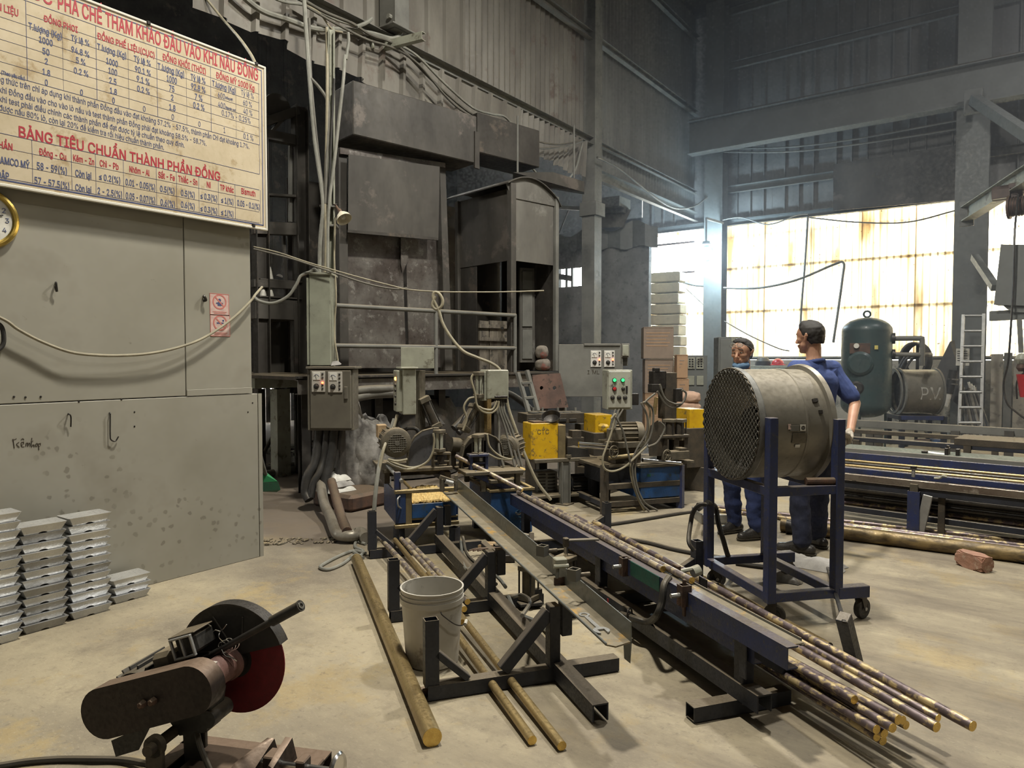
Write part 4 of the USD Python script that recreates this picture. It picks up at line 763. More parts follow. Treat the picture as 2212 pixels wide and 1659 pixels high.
# furnace 2: a box seen on its corner
f2 = thing('furnace_enclosure', 'tall corner furnace enclosure with an arched roof and open lower front', 'furnace', FP.at(1.2, 0.6, zd))
o2 = 0.12
uc, uR = FP.uz(1105, 560, o2)[0], FP.uz(1201, 560, o2)[0]; zt2, zm2 = FP.uz(1105, 405, o2)[1], FP.uz(1105, 562, o2)[1]
def vpost(u, o, z0, z1, w=0.07): return obox(FP.at(u, o, (z0 + z1) / 2), FP.x, FP.n, w, w, z1 - z0, 0.004)
f2.part('corner_post', vpost(uc, o2, zd, zt2 + 0.05, 0.09), m_soot2)
f2.part('corner_post', vpost(uR, o2, zd, zt2 - 0.0, 0.06), m_steel)
f2.part('corner_post', vpost(uc, o2 + 1.15, zd, zt2, 0.07), m_soot2)
m_ashen = paint('ashen_sheet', (0.16, 0.155, 0.14), (0.085, 0.08, 0.072), 0.55, 0.2, 1.4, 0.12, world=True, stretch=(1, 1, 0.4), c3=(0.20, 0.195, 0.18), sc3=1.6)
f2.part('front_sheet', obox(FP.at((uc + uR) / 2, o2 + 0.02, (zt2 + zm2) / 2), FP.x, FP.n, uR - uc - 0.08, 0.012, zt2 - zm2, 0.002), m_ashen, smooth=False)
f2.part('side_sheet', obox(FP.at(uc + 0.01, o2 + 0.59, (zt2 + zm2) / 2), FP.x, FP.n, 0.012, 1.06, zt2 - zm2, 0.002), m_soot2, smooth=False)
f2.part('side_sheet', obox(FP.at(uc + 0.02, o2 + 0.95, (zd + zm2) / 2), FP.x, FP.n, 0.012, 0.4, zm2 - zd, 0.002), m_soot, smooth=False)
f2.part('back_sheet', obox(FP.at((uc + uR) / 2, o2 + 1.2, (zt2 + zd) / 2), FP.x, FP.n, uR - uc, 0.02, zt2 - zd, 0.002), m_soot, smooth=False)
f2.part('end_sheet', obox(FP.at(uR, o2 + 0.6, (zt2 + zd) / 2), FP.x, FP.n, 0.02, 1.1, zt2 - zd, 0.002), m_soot, smooth=False)
rp = []
ng = 14
for i in range(ng + 1): t = i / ng; rp.append((uc - 0.1 + t * (uR - uc + 0.16), zt2 - 0.10 + 0.28 * math.sin(math.pi * (0.15 + 0.85 * t)) ** 0.8 if t < 0.99 else zt2 - 0.12))
poly = Polygon([(a, b) for a, b in rp] + [(a, b - 0.015) for a, b in rp[::-1]])
f2.part('arched_roof', extr(poly, 1.4, FP.at(0, o2 - 0.05, 0), FP.x, ZV, FP.n), m_soot2, smooth=40)
f2.part('gable_sheet', extr(Polygon([(a, b) for a, b in rp] + [(uR, zt2 - 0.13), (uc, zt2 - 0.13)]).buffer(0), 0.012, FP.at(0, o2 + 0.0, 0), FP.x, ZV, FP.n), m_ashen, smooth=False)
dl = f2.part('door_leaf', FP.quad([(1124, 578), (1154, 580), (1156, 783), (1124, 783)], 0.03, 0.5), m_ashen, smooth=False)
for y0, y1 in ((586, 625), (632, 705), (712, 775)): f2.part('door_panel', FP.quad([(1129, y0), (1150, y0), (1150, y1), (1129, y1)], 0.012, 0.485), m_steel, dl, smooth=False)
m_oldw = paint('charred_board', (0.17, 0.15, 0.12), (0.06, 0.052, 0.044), 0.75, 0.0, 6, 0.3, stretch=(2, 2, 0.6), c3=(0.03, 0.028, 0.026), sc3=6, world=True)
hb = thing('charred_hatch', 'old charred pale hatch leaning under the corner furnace', 'hatch', FP.p(1070, 800, 0.35))
for x0, x1 in ((1036, 1056), (1058, 1099)): hb.part('board', FP.quad([(x0, 692), (x1, 694), (x1, 800), (x0, 800)], 0.03, 0.35), m_oldw, smooth=False)
for y in (700, 728): hb.part('batten', FP.quad([(1036, y), (1100, y + 2), (1100, y + 10), (1036, y + 8)], 0.025, 0.32), m_oldw, smooth=False)
hb.part('knob', rod(FP.p(1085, 709, 0.31), FP.p(1085, 709, 0.33), 0.02, 10), m_black)
# dark cable trunking hood to the right of furnace 2
sl = thing('smoke_canopy', 'sloping dark smoke canopy above the corner furnace', 'canopy', FP.p(1180, 400, 0.6))
sl.part('sheet', hullof([tuple(q) for q in (FP.p(1108, 372, 0.5), FP.p(1196, 372, 0.5), FP.p(1262, 392, 0.5), FP.p(1262, 420, 0.9), FP.p(1108, 395, 0.9), FP.p(1262, 415, 0.5))]), m_soot2, smooth=False)
sl.part('hanger', rod(FP.p(1118, 375, 0.55), FP.p(1118, 250, 0.55), 0.015, 8), m_steel)
sl.part('hanger', rod(FP.p(1240, 385, 0.55), FP.p(1240, 270, 0.55), 0.015, 8), m_steel)
# sacks
m_sackw = paint('woven_sack_cloth', (0.27, 0.24, 0.20), (0.13, 0.115, 0.10), 0.85, 0, 7, 0.3, c3=(0.30, 0.10, 0.08), sc3=5)
def sack(c, w, d, h, label, seed):
    s = trimesh.creation.icosphere(3, 1.0); v = s.vertices
    v = np.sign(v) * np.abs(v) ** 0.7
    v = v * (1 + 0.18 * (meshkit.fbm(v * 2.2 + seed, 3, seed)[:, None] - 0.5)); v = v * [w / 2, d / 2, h / 2]
    v[:, 2] -= v[:, 2].min()
    t = trimesh.Trimesh(v @ np.stack([FP.x, FP.n, ZV]) + c, s.faces, process=False)
    k = thing('woven_sack', label, 'sack', c); k.part('bag', t, m_sackw, smooth=True)
    k.part('printed_band', lathe([(w * 0.475, h * 0.42), (w * 0.48, h * 0.47), (w * 0.475, h * 0.52)], c, ZV, 24), m_redp) if False else None
    k.part('tied_neck', lathe([(0.001, h * 0.93), (0.035, h * 0.95), (0.02, h * 1.04), (0.04, h * 1.12), (0.001, h * 1.13)], c, ZV, 12), m_fabric)
sack(FP.p(1178, 803, 0.35) * [1, 1, 0] + ZV * zd, 0.25, 0.28, 0.17, 'lower pale woven sack at the foot of the corner furnace', 3)
sack(FP.p(1176, 803, 0.38) * [1, 1, 0] + ZV * (zd + 0.165), 0.23, 0.25, 0.2, 'upper crumpled woven sack resting on another sack', 5)
# dark steel frame tower on the left
TP = PL(PD(640, 700, 8.9), 12)
tw = thing('steel_frame_tower', 'dark riveted steel frame tower with shelves left of the cable bundle', 'tower', TP.p(645, 900) * [1, 1, 0])
def tbar(a, b, w, h, off=0.0): return bar(TP.p(*a, off), TP.p(*b, off), w, h)
c0 = TP.p(647, 230); base = np.array([c0[0], c0[1], 0])
tw.part('column', ibeam(base, c0, 0.16, 0.16, 0.012, 0.01, up=TP.x), m_soot2, smooth=False)
c1 = TP.p(560, 300, 0.0); tw.part('column', ibeam([c1[0], c1[1], TP.p(560, 812)[2]], c1, 0.16, 0.16, 0.012, 0.01, up=TP.x), m_soot, smooth=False)
for (a, b, h) in (((560, 268), (642, 240), 0.10), ((560, 288), (642, 305), 0.12), ((560, 420), (642, 425), 0.03), ((545, 492), (642, 496), 0.15), ((545, 612), (642, 618), 0.09), ((550, 648), (642, 655), 0.05)):
    tw.part('cross_beam', tbar(a, b, 0.1, h), m_soot2)
tw.part('bracket', tbar((575, 300), (612, 255), 0.06, 0.04), m_soot2)
tw.part('shelf_plate', obox(TP.p(597, 612, 0.12) + ZV * 0.02, TP.x, TP.n, 0.55, 0.34, 0.02), m_soot2)
tw.part('shelf_plate', obox(TP.p(597, 648, 0.10) + ZV * 0.02, TP.x, TP.n, 0.55, 0.30, 0.02), m_soot2)
tw.part('post', tbar((627, 290), (627, 480), 0.04, 0.04, 0.05), m_steel); tw.part('post', tbar((612, 505), (618, 640), 0.04, 0.04, 0.1), m_soot2)
tw.part('wheel_guard', lathe([(0.001, 0), (0.17, 0), (0.17, 0.1), (0.001, 0.1)], TP.p(600, 232, 0.05), TP.n, 28), m_soot2)
tw.part('platform_beam', TP.box(550, 815, 648, 838, 0.5, -0.1), m_boxg)
tw.part('platform_deck', TP.box(550, 806, 648, 815, 1.2, -0.2), m_grime)
lg = TP.p(605, 840, 0.0); tw.part('platform_leg', sqt([lg[0], lg[1], 0], [lg[0], lg[1], lg[2]], 0.19, 0.14, 0.01), m_boxg, smooth=False)
lg = TP.p(560, 840, 0.3); tw.part('platform_leg', sqt([lg[0], lg[1], 0], [lg[0], lg[1], lg[2]], 0.10, 0.10, 0.01), m_soot2, smooth=False)
tw.part('casing', cat(TP.box(552, 655, 646, 690, 0.6, -0.05), TP.box(552, 690, 640, 806, 0.03, 0.5), TP.box(636, 655, 648, 812, 0.12, -0.06)), m_soot2, smooth=False)
for i, (px, py, hh) in enumerate(((583, 606, 0.16), (568, 643, 0.12), (584, 643, 0.13))):
    q = TP.p(px, py, 0.0); lab = ['white cone on the upper tower shelf', 'left one of two white cones on the lower tower shelf', 'right one of two white cones on the lower tower shelf'][i]
    zz = TP.p(597, (612, 648, 648)[i], 0.1)[2] + 0.03
    q[2] = zz; single('ceramic_cone', lab, 'cone', lathe([(0.001, 0), (0.042, 0), (0.040, 0.02), (0.022, hh * 0.7), (0.012, hh * 0.93), (0.001, hh)], q, ZV, 16), m_white, group=None)
single('crumpled_rag', 'crumpled grey rag on the upper tower shelf beside a white cone', 'rag', hullof([tuple(TP.p(603 + 7 * math.cos(a) * (1 + .3 * math.sin(3 * a)), 600 - 8 * abs(math.sin(a)), 0.04 + 0.08 * ((k * 7) % 5) / 5)) for k, a in enumerate(np.linspace(0, 6.28, 14))]), m_fabric)
# ================================================================ cable bundle, electric cabinets
EP = PL(PD(690, 800, 7.1), 48)
cbp = thing('cable_post', 'pale steel post carrying the cable bundle beside the furnace', 'post', EP.p(716, 900, 0.25) * [1, 1, 0])
a, b = EP.p(716, 1000, 0.25), EP.p(716, 60, 0.25); a[2] = 0
cbp.part('channel', chan(a, b, 0.09, 0.06, 0.006, up=EP.x), m_boxg, smooth=False)
for py in (444, 486): q = EP.p(712, py, 0.22); cbp.part('strap', EP.box(690, py - 2, 728, py + 3, 0.12, 0.18), m_steel)
m_cabs = [m_cable, m_cablel, paint('grey_conduit', (0.24, 0.24, 0.21), (0.17, 0.17, 0.15), 0.55, 0, 7, 0.05), m_black]
def strand(pts, r, label, m, off=0.15, P=EP, name='power_cable'):
    return single(name, label, 'cable', hose([P.p(*q[:2], q[2] if len(q) > 2 else off) for q in pts], r), m)
strand([(657, 0, .3), (661, 60, .25), (668, 160), (680, 300), (694, 400), (698, 450), (692, 520), (690, 596)], 0.022, 'leftmost cable of the bundle, curving down from the hall wall', m_cabs[2])
strand([(668, 40, .3), (672, 170), (686, 320), (700, 430), (700, 500), (697, 596)], 0.014, 'thin grey cable just right of the leftmost one', m_cabs[0])
strand([(706, 60, .3), (707, 180), (705, 330), (702, 440), (704, 520), (702, 596)], 0.016, 'straight cable in the middle of the bundle', m_cabs[1])
strand([(672, 170), (690, 190), (706, 215), (710, 250), (706, 330), (702, 440)], 0.018, 'cable crossing over the bundle near its top', m_cabs[0])
strand([(745, 120, .3), (742, 170), (732, 260), (722, 350), (712, 430), (708, 500), (708, 596)], 0.017, 'grey cable swinging in from the right side of the bundle', m_cabs[2])
strand([(722, 170), (716, 280), (712, 380), (708, 440)], 0.012, 'dark thin cable behind the lamp bracket', m_cabs[3])
strand([(724, 470), (722, 560), (726, 640), (722, 720), (730, 780)], 0.010, 'thin pale wire down the right side of the post', m_cabs[1])
# lamp with reflector
lp = thing('reflector_lamp', 'small white enamel reflector lamp clamped to the cable post', 'lamp', EP.p(735, 455))
la, lb = EP.p(724, 442, 0.1), EP.p(735, 458, 0.03)
lx = EP.p(752, 486, -0.06) - EP.p(733, 452, 0.04); lx /= np.linalg.norm(lx)
m_enam = plain('white_enamel', (0.62, 0.58, 0.46), 0.3)
lp.part('shade', lathe([(0.018, 0.0), (0.026, 0.02), (0.05, 0.04), (0.07, 0.07), (0.078, 0.105), (0.075, 0.105), (0.066, 0.07), (0.045, 0.044), (0.02, 0.025)], lb, lx, 28), m_enam)
lp.part('arm', rod(la, lb + lx * 0.01, 0.012, 10), m_rust); lp.part('socket', lathe([(0.02, -0.03), (0.024, 0.0), (0.02, 0.01)], lb, lx, 14), m_rust)
lp.part('bulb', lathe([(0.001, 0.03), (0.02, 0.04), (0.028, 0.065), (0.018, 0.088), (0.001, 0.094)], lb, lx, 16), m_white)
lp.part('clamp_ring', hose([la + 0.028 * np.array([math.cos(t), math.sin(t), 0.2 * math.sin(t)]) for t in np.linspace(0, 6.2, 12)], 0.005, 6), m_iron)
# tall pale cabinet
tc = thing('tall_cabinet', 'tall pale green electric cabinet hung on the cable post', 'cabinet', EP.p(685, 790))
CPl = PL(EP.p(666, 690), 52)
tc.part('body', CPl.box(668, 592, 714, 790, 0.26, 0.0, 0.006), m_boxgreen)
LPl = PL(EP.p(666, 690), -40)
sdz0, sdz1 = CPl.uz(690, 788)[1], CPl.uz(690, 600)[1]
tc.part('door', hullof([tuple(q) for q in ([CPl.p(667, 690) * [1, 1, 0] + ZV * z + CPl.x * dx + CPl.n * dn for z in (sdz0, sdz1) for dx, dn in ((-0.02, 0.0), (0.0, 0.0), (-0.02, 0.25), (-0.0, 0.25))])]), m_boxgreen)
q = CPl.p(667, 619) - CPl.x * 0.022 + CPl.n * 0.10; tc.part('indicator_lamp', lathe([(0.014, -0.0), (0.014, 0.012), (0.001, 0.018)], q, -CPl.x, 12), m_orangeled)
q = CPl.p(667, 720) - CPl.x * 0.022 + CPl.n * 0.04; tc.part('handle', obox(q, CPl.n, CPl.x, 0.03, 0.02, 0.16), m_boxgreen)
tc.part('rain_lip', CPl.box(666, 588, 716, 593, 0.3, -0.02), m_boxg)
# meter box
MP = PL(PD(712, 862, 6.75), 55)
mb = thing('meter_box', 'olive electric box with two dial meters and a red lamp', 'cabinet', MP.p(712, 930))
mb.part('body', MP.box(664, 797, 763, 930, 0.22, 0.03, 0.006), m_boxd)
dr = mb.part('door', MP.box(670, 800, 758, 926, 0.03, 0.0, 0.006), m_boxd)
mb.part('top_lip', MP.box(660, 792, 767, 797, 0.28, 0.0), m_boxd)
mb.part('latch', MP.box(743, 835, 750, 862, 0.02, -0.02), m_boxd, dr)
def meter(P, x0, x1, y0, y1, t, lamp_px, off=-0.012, redon=True, parent=None):
    w_ = x1 - x0; h_ = y1 - y0
    b = t.part('meter_module', P.box(x0, y0, x1, y1, 0.012, off), m_dialg, parent)
    if parent is not None: b = parent
    g = t.part('gauge_window', P.box(x0 + w_ * .1, y0 + h_ * .06, x0 + w_ * .62, y0 + h_ * .42, 0.006, off - 0.006), m_dial, b)
    q0, q1 = P.p(x0 + w_ * .36, y0 + h_ * .38, off - 0.008), P.p(x0 + w_ * .25, y0 + h_ * .16, off - 0.008)
    t.part('gauge_needle', bar(q0, q1, 0.004, 0.003, up=-P.n), m_black, b)
    t.part('gauge_scale', hose([P.p(x0 + w_ * (.36 - .22 * math.cos(a)), y0 + h_ * (.36 - .2 * math.sin(a)), off - 0.007) for a in np.linspace(.5, 2.6, 7)], 0.0018, 4, 3), m_ink, b)
    t.part('control_knob', lathe([(0.026, 0.0), (0.026, 0.006), (0.016, 0.008), (0.014, 0.025), (0.001, 0.027)], P.p(x0 + w_ * .36, y0 + h_ * .72, off), -P.n, 18), m_black, b)
    for k, fy in enumerate((.12, .3, .5, .66, .82)):
        on = redon and k == 2
        t.part('indicator_lamp' if on else 'push_button', lathe([(0.009, 0.0), (0.009, 0.008), (0.001, 0.012)], P.p(x0 + w_ * .82, y0 + h_ * (fy if not on else .55), off), -P.n, 10), m_redled if on else m_black, b)
meter(MP, 673, 702, 802, 847, mb, None); meter(MP, 708, 739, 803, 848, mb, None, redon=False)
for k, (pts, r, lab) in enumerate(([[(690, 925, .1), (686, 960, .1), (680, 1000, .05), (664, 1030, .0), (660, 1062, -.02), (668, 1080, -.05)], 0.045, 'thick black cable sleeve bending left below the meter box'], [[(706, 925, .1), (700, 985, .08), (690, 1020, .02), (676, 1045, -.02), (672, 1075, -.05)], 0.035, 'middle black cable under the meter box'], [[(722, 925, .12), (716, 980, .1), (704, 1030, .04), (697, 1068, .0), (700, 1088, -.04)], 0.05, 'thickest black cable sleeve standing on the floor under the meter box'], [[(738, 925, .12), (730, 970, .12), (722, 1010, .1)], 0.02, 'short dark cable at the right under the meter box'])):
    p_ = [MP.p(*q) for q in pts]; p_[-1][2] = max(0.02, p_[-1][2])
    for q in p_: q[2] = max(r * 0.9, q[2])
    single('cable_sleeve', lab, 'cable', hose(p_, r, 12), m_black)
mbp = thing('meter_post', 'dark steel post carrying the meter box', 'post', MP.p(735, 1000, .22) * [1, 1, 0]); q = MP.p(735, 900, 0.22)
mbp.part('shaft', sqt([q[0], q[1], 0], [q[0], q[1], q[2] + 0.1], 0.07, 0.07, 0.004), m_soot2, smooth=False); mbp.part('foot_plate', cbox([q[0] - .1, q[1] - .1, 0], [q[0] + .1, q[1] + .1, 0.012]), m_soot2)
q = MP.p(706, 790, 0.1); single('rag_on_box', 'grey rag lying on top of the meter box', 'rag', cat(hullof([tuple(MP.p(x, y, o)) for x, y, o in ((715, 790, .05), (735, 788, .05), (730, 779, .1), (718, 781, .15), (738, 786, .2), (713, 788, .2))])), m_fabric)
# hoses under the platform
for k, pts in enumerate(([(700, 875, .5), (740, 852, .5), (790, 842, .5), (850, 840, .6)], [(700, 888, .5), (745, 866, .5), (800, 853, .5), (850, 850, .6)])):
    single('furnace_hose', ['upper of the two grey water hoses under the platform', 'lower of the two grey water hoses under the platform'][k], 'hose', hose([FP.p(x, y, -o) for x, y, o in pts], 0.045, 12), m_cable)
for k, pts in enumerate(([(980, 925, .5), (1010, 895, .5), (1045, 862, .5), (1090, 848, .4), (1130, 870, .4), (1165, 905, .4)], [(990, 935, .5), (1020, 905, .5), (1055, 880, .5), (1090, 868, .4)])):
    single('furnace_hose', ['black hose arching behind the right saw head', 'shorter black hose below the arching one'][k], 'hose', hose([FP.p(x, y, -o) for x, y, o in pts], 0.04, 12), m_black)
# furnace bodies below the deck
fb = thing('furnace_vessel', 'ash-caked furnace vessel hidden in the dark under the platform', 'furnace', FP.at(0, 0.6, 0))
fb.part('shell', lathe([(0.001, 0.1), (0.75, 0.1), (0.8, 0.25), (0.8, 0.8), (0.72, 0.95), (0.001, 0.96)], FP.at(0.3, 0.95, 0), ZV, 36), m_soot)
fb.part('skirt', lathe([(0.85, 0.02), (0.85, 0.12), (0.6, 0.12)], FP.at(0.3, 0.95, 0), ZV, 36), m_soot2)
fb.part('spout', hullof([tuple(FP.at(u, o, z)) for u, o, z in ((0.15, .2, .6), (0.45, .2, .6), (0.2, -.02, .66), (0.4, -.02, .66), (.15, .2, .75), (.45, .2, .75))]), m_soot2)
m_ash = paint('ash_blanket', (0.30, 0.29, 0.27), (0.06, 0.055, 0.05), 0.85, 0.0, 5, 0.4, world=True)
for k, (px, py, w_, h_) in enumerate(((790, 935, .45, .5), (760, 900, .3, .35), (822, 925, .25, .3))):
    s_ = trimesh.creation.icosphere(3, 1.0); v = s_.vertices; v = v * (0.75 + 0.6 * meshkit.fbm(v * 2.5 + k * 3, 4, k)[:, None]); q = FP.p(px, py, -0.35)
    single('ash_blanket', ['large slumped ash-grey insulation blanket behind the left saw motor', 'small sooty insulation lump under the platform edge', 'insulation lump right of the slumped blanket'][k], 'insulation', trimesh.Trimesh(v * [w_ / 2, w_ / 2, q[2] / 1.0 * 0.62] + [q[0], q[1], q[2] * 0.58], s_.faces, process=False), m_ash, smooth=True)
# long overhead wire and looped cable from the partition to the furnace
strand([(548, 533), (600, 545), (660, 565), (720, 583), (780, 600), (850, 618), (880, 625), (945, 630), (1040, 631), (1110, 630), (1175, 628)], 0.007, 'long sagging wire strung across the furnace front', m_cablel, 0, PL(PD(800, 600, 7.0), 52), 'sagging_wire')
strand([(548, 538), (620, 556), (700, 582), (790, 612), (850, 624), (880, 622)], 0.009, 'second sagging wire just below the long one', m_cable, 0, PL(PD(800, 600, 7.05), 52), 'sagging_wire')
HP = PL(PD(1000, 700, 6.4), 52)
strand([(941, 640), (936, 650), (934, 660), (942, 668), (953, 662), (956, 648), (948, 634), (938, 632), (936, 645), (948, 672), (957, 700), (975, 730), (1000, 758), (1030, 772), (1062, 785), (1080, 800), (1090, 830), (1098, 880), (1115, 930), (1135, 985), (1160, 1040), (1190, 1080)], 0.014, 'long pale hose looping off the wire and falling past the right saw to the floor', m_cablel, 0, HP, 'drooping_hose')
strand([(548, 640), (560, 650), (590, 655), (622, 640), (640, 615), (650, 596), (668, 588), (680, 582), (688, 594)], 0.016, 'grey cable curving from the partition edge into the tall cabinet', m_cabs[2], 0.0, EP)
# ================================================================ cable tray and cables along the upper wall
ct = thing('cable_bracket', 'short pale channel bracket sticking out under the upper wall cables', 'bracket', PX(880, 85, -6.2))
a, b = PX(830, 100, -6.35), PX(915, 78, -5.75); ct.part('arm', chan(a, b, 0.07, 0.09, 0.006, op=1), m_boxg, smooth=False)
a, b = PX(800, 70, -6.36), PX(806, 105, -6.36); ct.part('bent_clip', bar(a, b, 0.03, 0.03), m_boxg)
def wall_cable(pts, r, lab, m=None, x0=-6.28):
    single('wall_cable', lab, 'cable', hose([PX(q[0], q[1], x0 + (q[2] if len(q) > 2 else 0)) for q in pts], r), m or m_cabs[2])
wall_cable([(500, -30), (560, 20), (620, 42), (680, 62), (740, 64), (800, 72), (850, 84), (868, 66), (862, 48), (838, 34)], 0.03, 'thickest wall cable, hooking up beside the bracket', m_cabs[2])
wall_cable([(560, -20), (610, 3), (660, 12), (720, 40), (770, 58), (810, 80), (850, 92), (900, 120), (960, 180), (1020, 232), (1060, 246), (1090, 252), (1108, 275), (1122, 310), (1140, 350), (1170, 385), (1195, 398), (1220, 392), (1243, 365), (1258, 310)], 0.016, 'wall cable ending in a long hanging loop', m_cabs[2], -6.22)
wall_cable([(640, -10), (700, 25), (760, 50), (800, 75), (860, 100), (930, 170), (1010, 240), (1060, 262), (1120, 293), (1200, 312), (1258, 304)], 0.016, 'wall cable sagging low over the apron', m_cabs[0], -6.2)
wall_cable([(655, 10), (720, 48), (790, 84), (850, 104), (905, 140), (980, 225), (1060, 275), (1150, 318), (1220, 316), (1256, 305)], 0.014, 'lowest of the wall cables along the girt', m_cabs[0], -6.17)
wall_cable([(655, 8), (690, 28), (716, 62), (740, 70)], 0.010, 'short pale wire slanting off the wall cables', m_cabs[1], -6.2)
wall_cable([(803, 40), (790, 50), (770, 58)], 0.022, 'short cable stub joining the cables from the left', m_cabs[2], -6.2)
wall_cable([(752, 70), (753, 90), (750, 110), (747, 128)], 0.018, 'cable dropping over the apron edge', m_cabs[2], -6.1)
wall_cable([(1290, 340, .2), (1330, 360, .2), (1370, 390, .2), (1420, 430, .2), (1460, 450, .2), (1500, 445, .2), (1530, 425, .4)], 0.02, 'drooping wire on the grey wall near the corner column', m_cabs[0], -6.4)
# ================================================================ twin bar saws with blue cabinets
SPL = PL(S(-2.35, 0, 0.3), 35)
def motor(t, c, ax, r, L, m=None, cowl=True, fins=18, parent=None):
    m = m or m_dustm; ax = np.asarray(ax, float); ax /= np.linalg.norm(ax)
    up = ZV - ax * ax[2]; up /= np.linalg.norm(up); sd = np.cross(ax, up)
    b = t.part('motor_body', lathe([(0.001, 0.0), (r * 0.86, 0.0), (r * 0.86, L * 0.8), (r * 0.6, L * 0.86), (r * 0.25, L * 0.9), (r * 0.25, L), (0.001, L)], c, ax, 24), m, parent)
    pb = b if parent is None else parent
    t.part('cooling_fins', cat([bar(c + ax * L * 0.12 + (up * math.cos(a) + sd * math.sin(a)) * r * 0.9, c + ax * L * 0.76 + (up * math.cos(a) + sd * math.sin(a)) * r * 0.9, 0.006, r * 0.18, up=up * math.cos(a) + sd * math.sin(a)) for a in np.arange(fins) * 2 * math.pi / fins]), m, pb, kind='stuff')
    cw = t.part('fan_cowl', lathe([(0.001, -0.02), (r * 0.72, -0.02), (r * 0.95, -0.005), (r, 0.03), (r, L * 0.16), (r * 0.9, L * 0.16)], c, ax, 28), m, pb)
    if cowl:
        g = []
        for k in np.linspace(-0.56, 0.56, 9):
            w_ = math.sqrt(0.62 ** 2 - k * k) * r
            g.append(bar(c - ax * 0.022 + up * k * r - sd * w_, c - ax * 0.022 + up * k * r + sd * w_, 0.006, 0.004)); g.append(bar(c - ax * 0.022 + sd * k * r - up * w_, c - ax * 0.022 + sd * k * r + up * w_, 0.006, 0.004))
        g.append(lathe([(0.001, -0.027), (r * 0.16, -0.027), (r * 0.16, -0.02)], c, ax, 14))
        t.part('cowl_grille', cat(g), m_cable, pb, kind='stuff')
    return b
def cylinder(t, a, b, r, name='air_cylinder', m=None, parent=None):
    a, b = np.asarray(a, float), np.asarray(b, float); d = (b - a) / np.linalg.norm(b - a); L = np.linalg.norm(b - a)
    _, _, x, y, z = frame_of(a, b)
    q = t.part(name, rod(a + d * L * .1, b - d * L * .1, r, 18), m or m_boxg, parent)
    e = [obox(a + d * L * f_, x, y, L * 0.16, r * 2.5, r * 2.5, 0.004, z) for f_ in (0.08, 0.92)]
    for k in e: t.part('end_block', k, m_dustm, q)
    t.part('tie_rods', cat([rod(a + d * L * .1 + (y * sy + z * sz) * r * 1.05, b - d * L * .1 + (y * sy + z * sz) * r * 1.05, r * 0.14, 6) for sy in (-1, 1) for sz in (-1, 1)]), m_iron, q, kind='stuff')
    return q
m_guard = paint('guard_blue_grey', (.15, .155, .17), (.10, .10, .11), .4, .5, 5, .05)
sawl = thing('bar_saw', 'left dusty bar saw with a round fan motor above the open brass chip drawer', 'saw', S(-2.8, 0, 0))
B = SPL
# table and frame
zt_ = B.uz(900, 1016, 0.3)[1]
sawl.part('table_plate', B.box(826, 1011, 978, 1019, 0.55, 0.25), m_dustm)
sawl.part('under_frame', cat(B.box(830, 1019, 842, 1045, 0.5, 0.28), B.box(962, 1019, 974, 1045, 0.5, 0.28), B.box(832, 1020, 972, 1026, 0.03, 0.5)), m_grime)
motor(sawl, B.p(857, 957, 0.22), B.n, 0.118, 0.34)
gx = [(880, 1011), (880, 985), (884, 962), (895, 944), (912, 931), (935, 925), (948, 925), (948, 1011)]
g_ = sawl.part('blade_guard', B.quad(gx, 0.02, 0.34), m_guard, smooth=False)
sawl.part('guard_rim', cat([bar(B.p(*gx[i], 0.31), B.p(*gx[i + 1], 0.31), 0.03, 0.012, up=np.cross(B.n, B.p(*gx[i + 1]) - B.p(*gx[i]))) for i in range(0, 6)]), m_dustm, g_)
gx2 = [(952, 1011), (952, 940), (966, 936), (978, 950), (985, 975), (985, 1011)]
sawl.part('rear_guard', B.quad(gx2, 0.02, 0.42), m_grime, smooth=False)
sawl.part('saw_blade', lathe([(0.001, 0), (0.155, 0), (0.155, 0.003), (0.001, 0.003)], B.p(928, 985, 0.38), B.n, 48), m_iron)
cylinder(sawl, B.p(949, 976, 0.28), B.p(949, 928, 0.28), 0.03)
sawl.part('clamp_frame', cat([bar(B.p(936, 1011, 0.28), B.p(936, 978, 0.28), 0.02, 0.03), bar(B.p(970, 1011, 0.28), B.p(970, 978, 0.28), 0.02, 0.03), bar(B.p(933, 979, 0.28), B.p(973, 979, 0.28), 0.05, 0.02), bar(B.p(936, 996, 0.28), B.p(970, 996, 0.28), 0.03, 0.015)]), m_dustm)
sawl.part('clamp_foot', B.box(945, 985, 960, 1002, 0.05, 0.26), m_iron)
for k, pts in enumerate(([(936, 936), (938, 955), (932, 985), (915, 1003), (890, 1010), (862, 1004), (840, 995)], [(936, 975), (925, 995), (905, 1008), (880, 1014), (855, 1008), (835, 998)], [(838, 992), (858, 996), (880, 992)])):
    sawl.part('air_hose', hose([B.p(x, y, 0.2 - 0.02 * k) for x, y in pts], 0.009, 7), m_cablel)
sawl.part('frame_post', B.box(853, 1020, 866, 1062, 0.05, 0.0), m_navy)
sawl.part('guide_rod', rod(B.p(836, 1006, 0.3), B.p(868, 1040, -0.02), 0.014, 12), m_alu); sawl.part('guide_rod', rod(B.p(868, 1036, 0.25), B.p(888, 1056, 0.02), 0.012, 12), m_brassd)
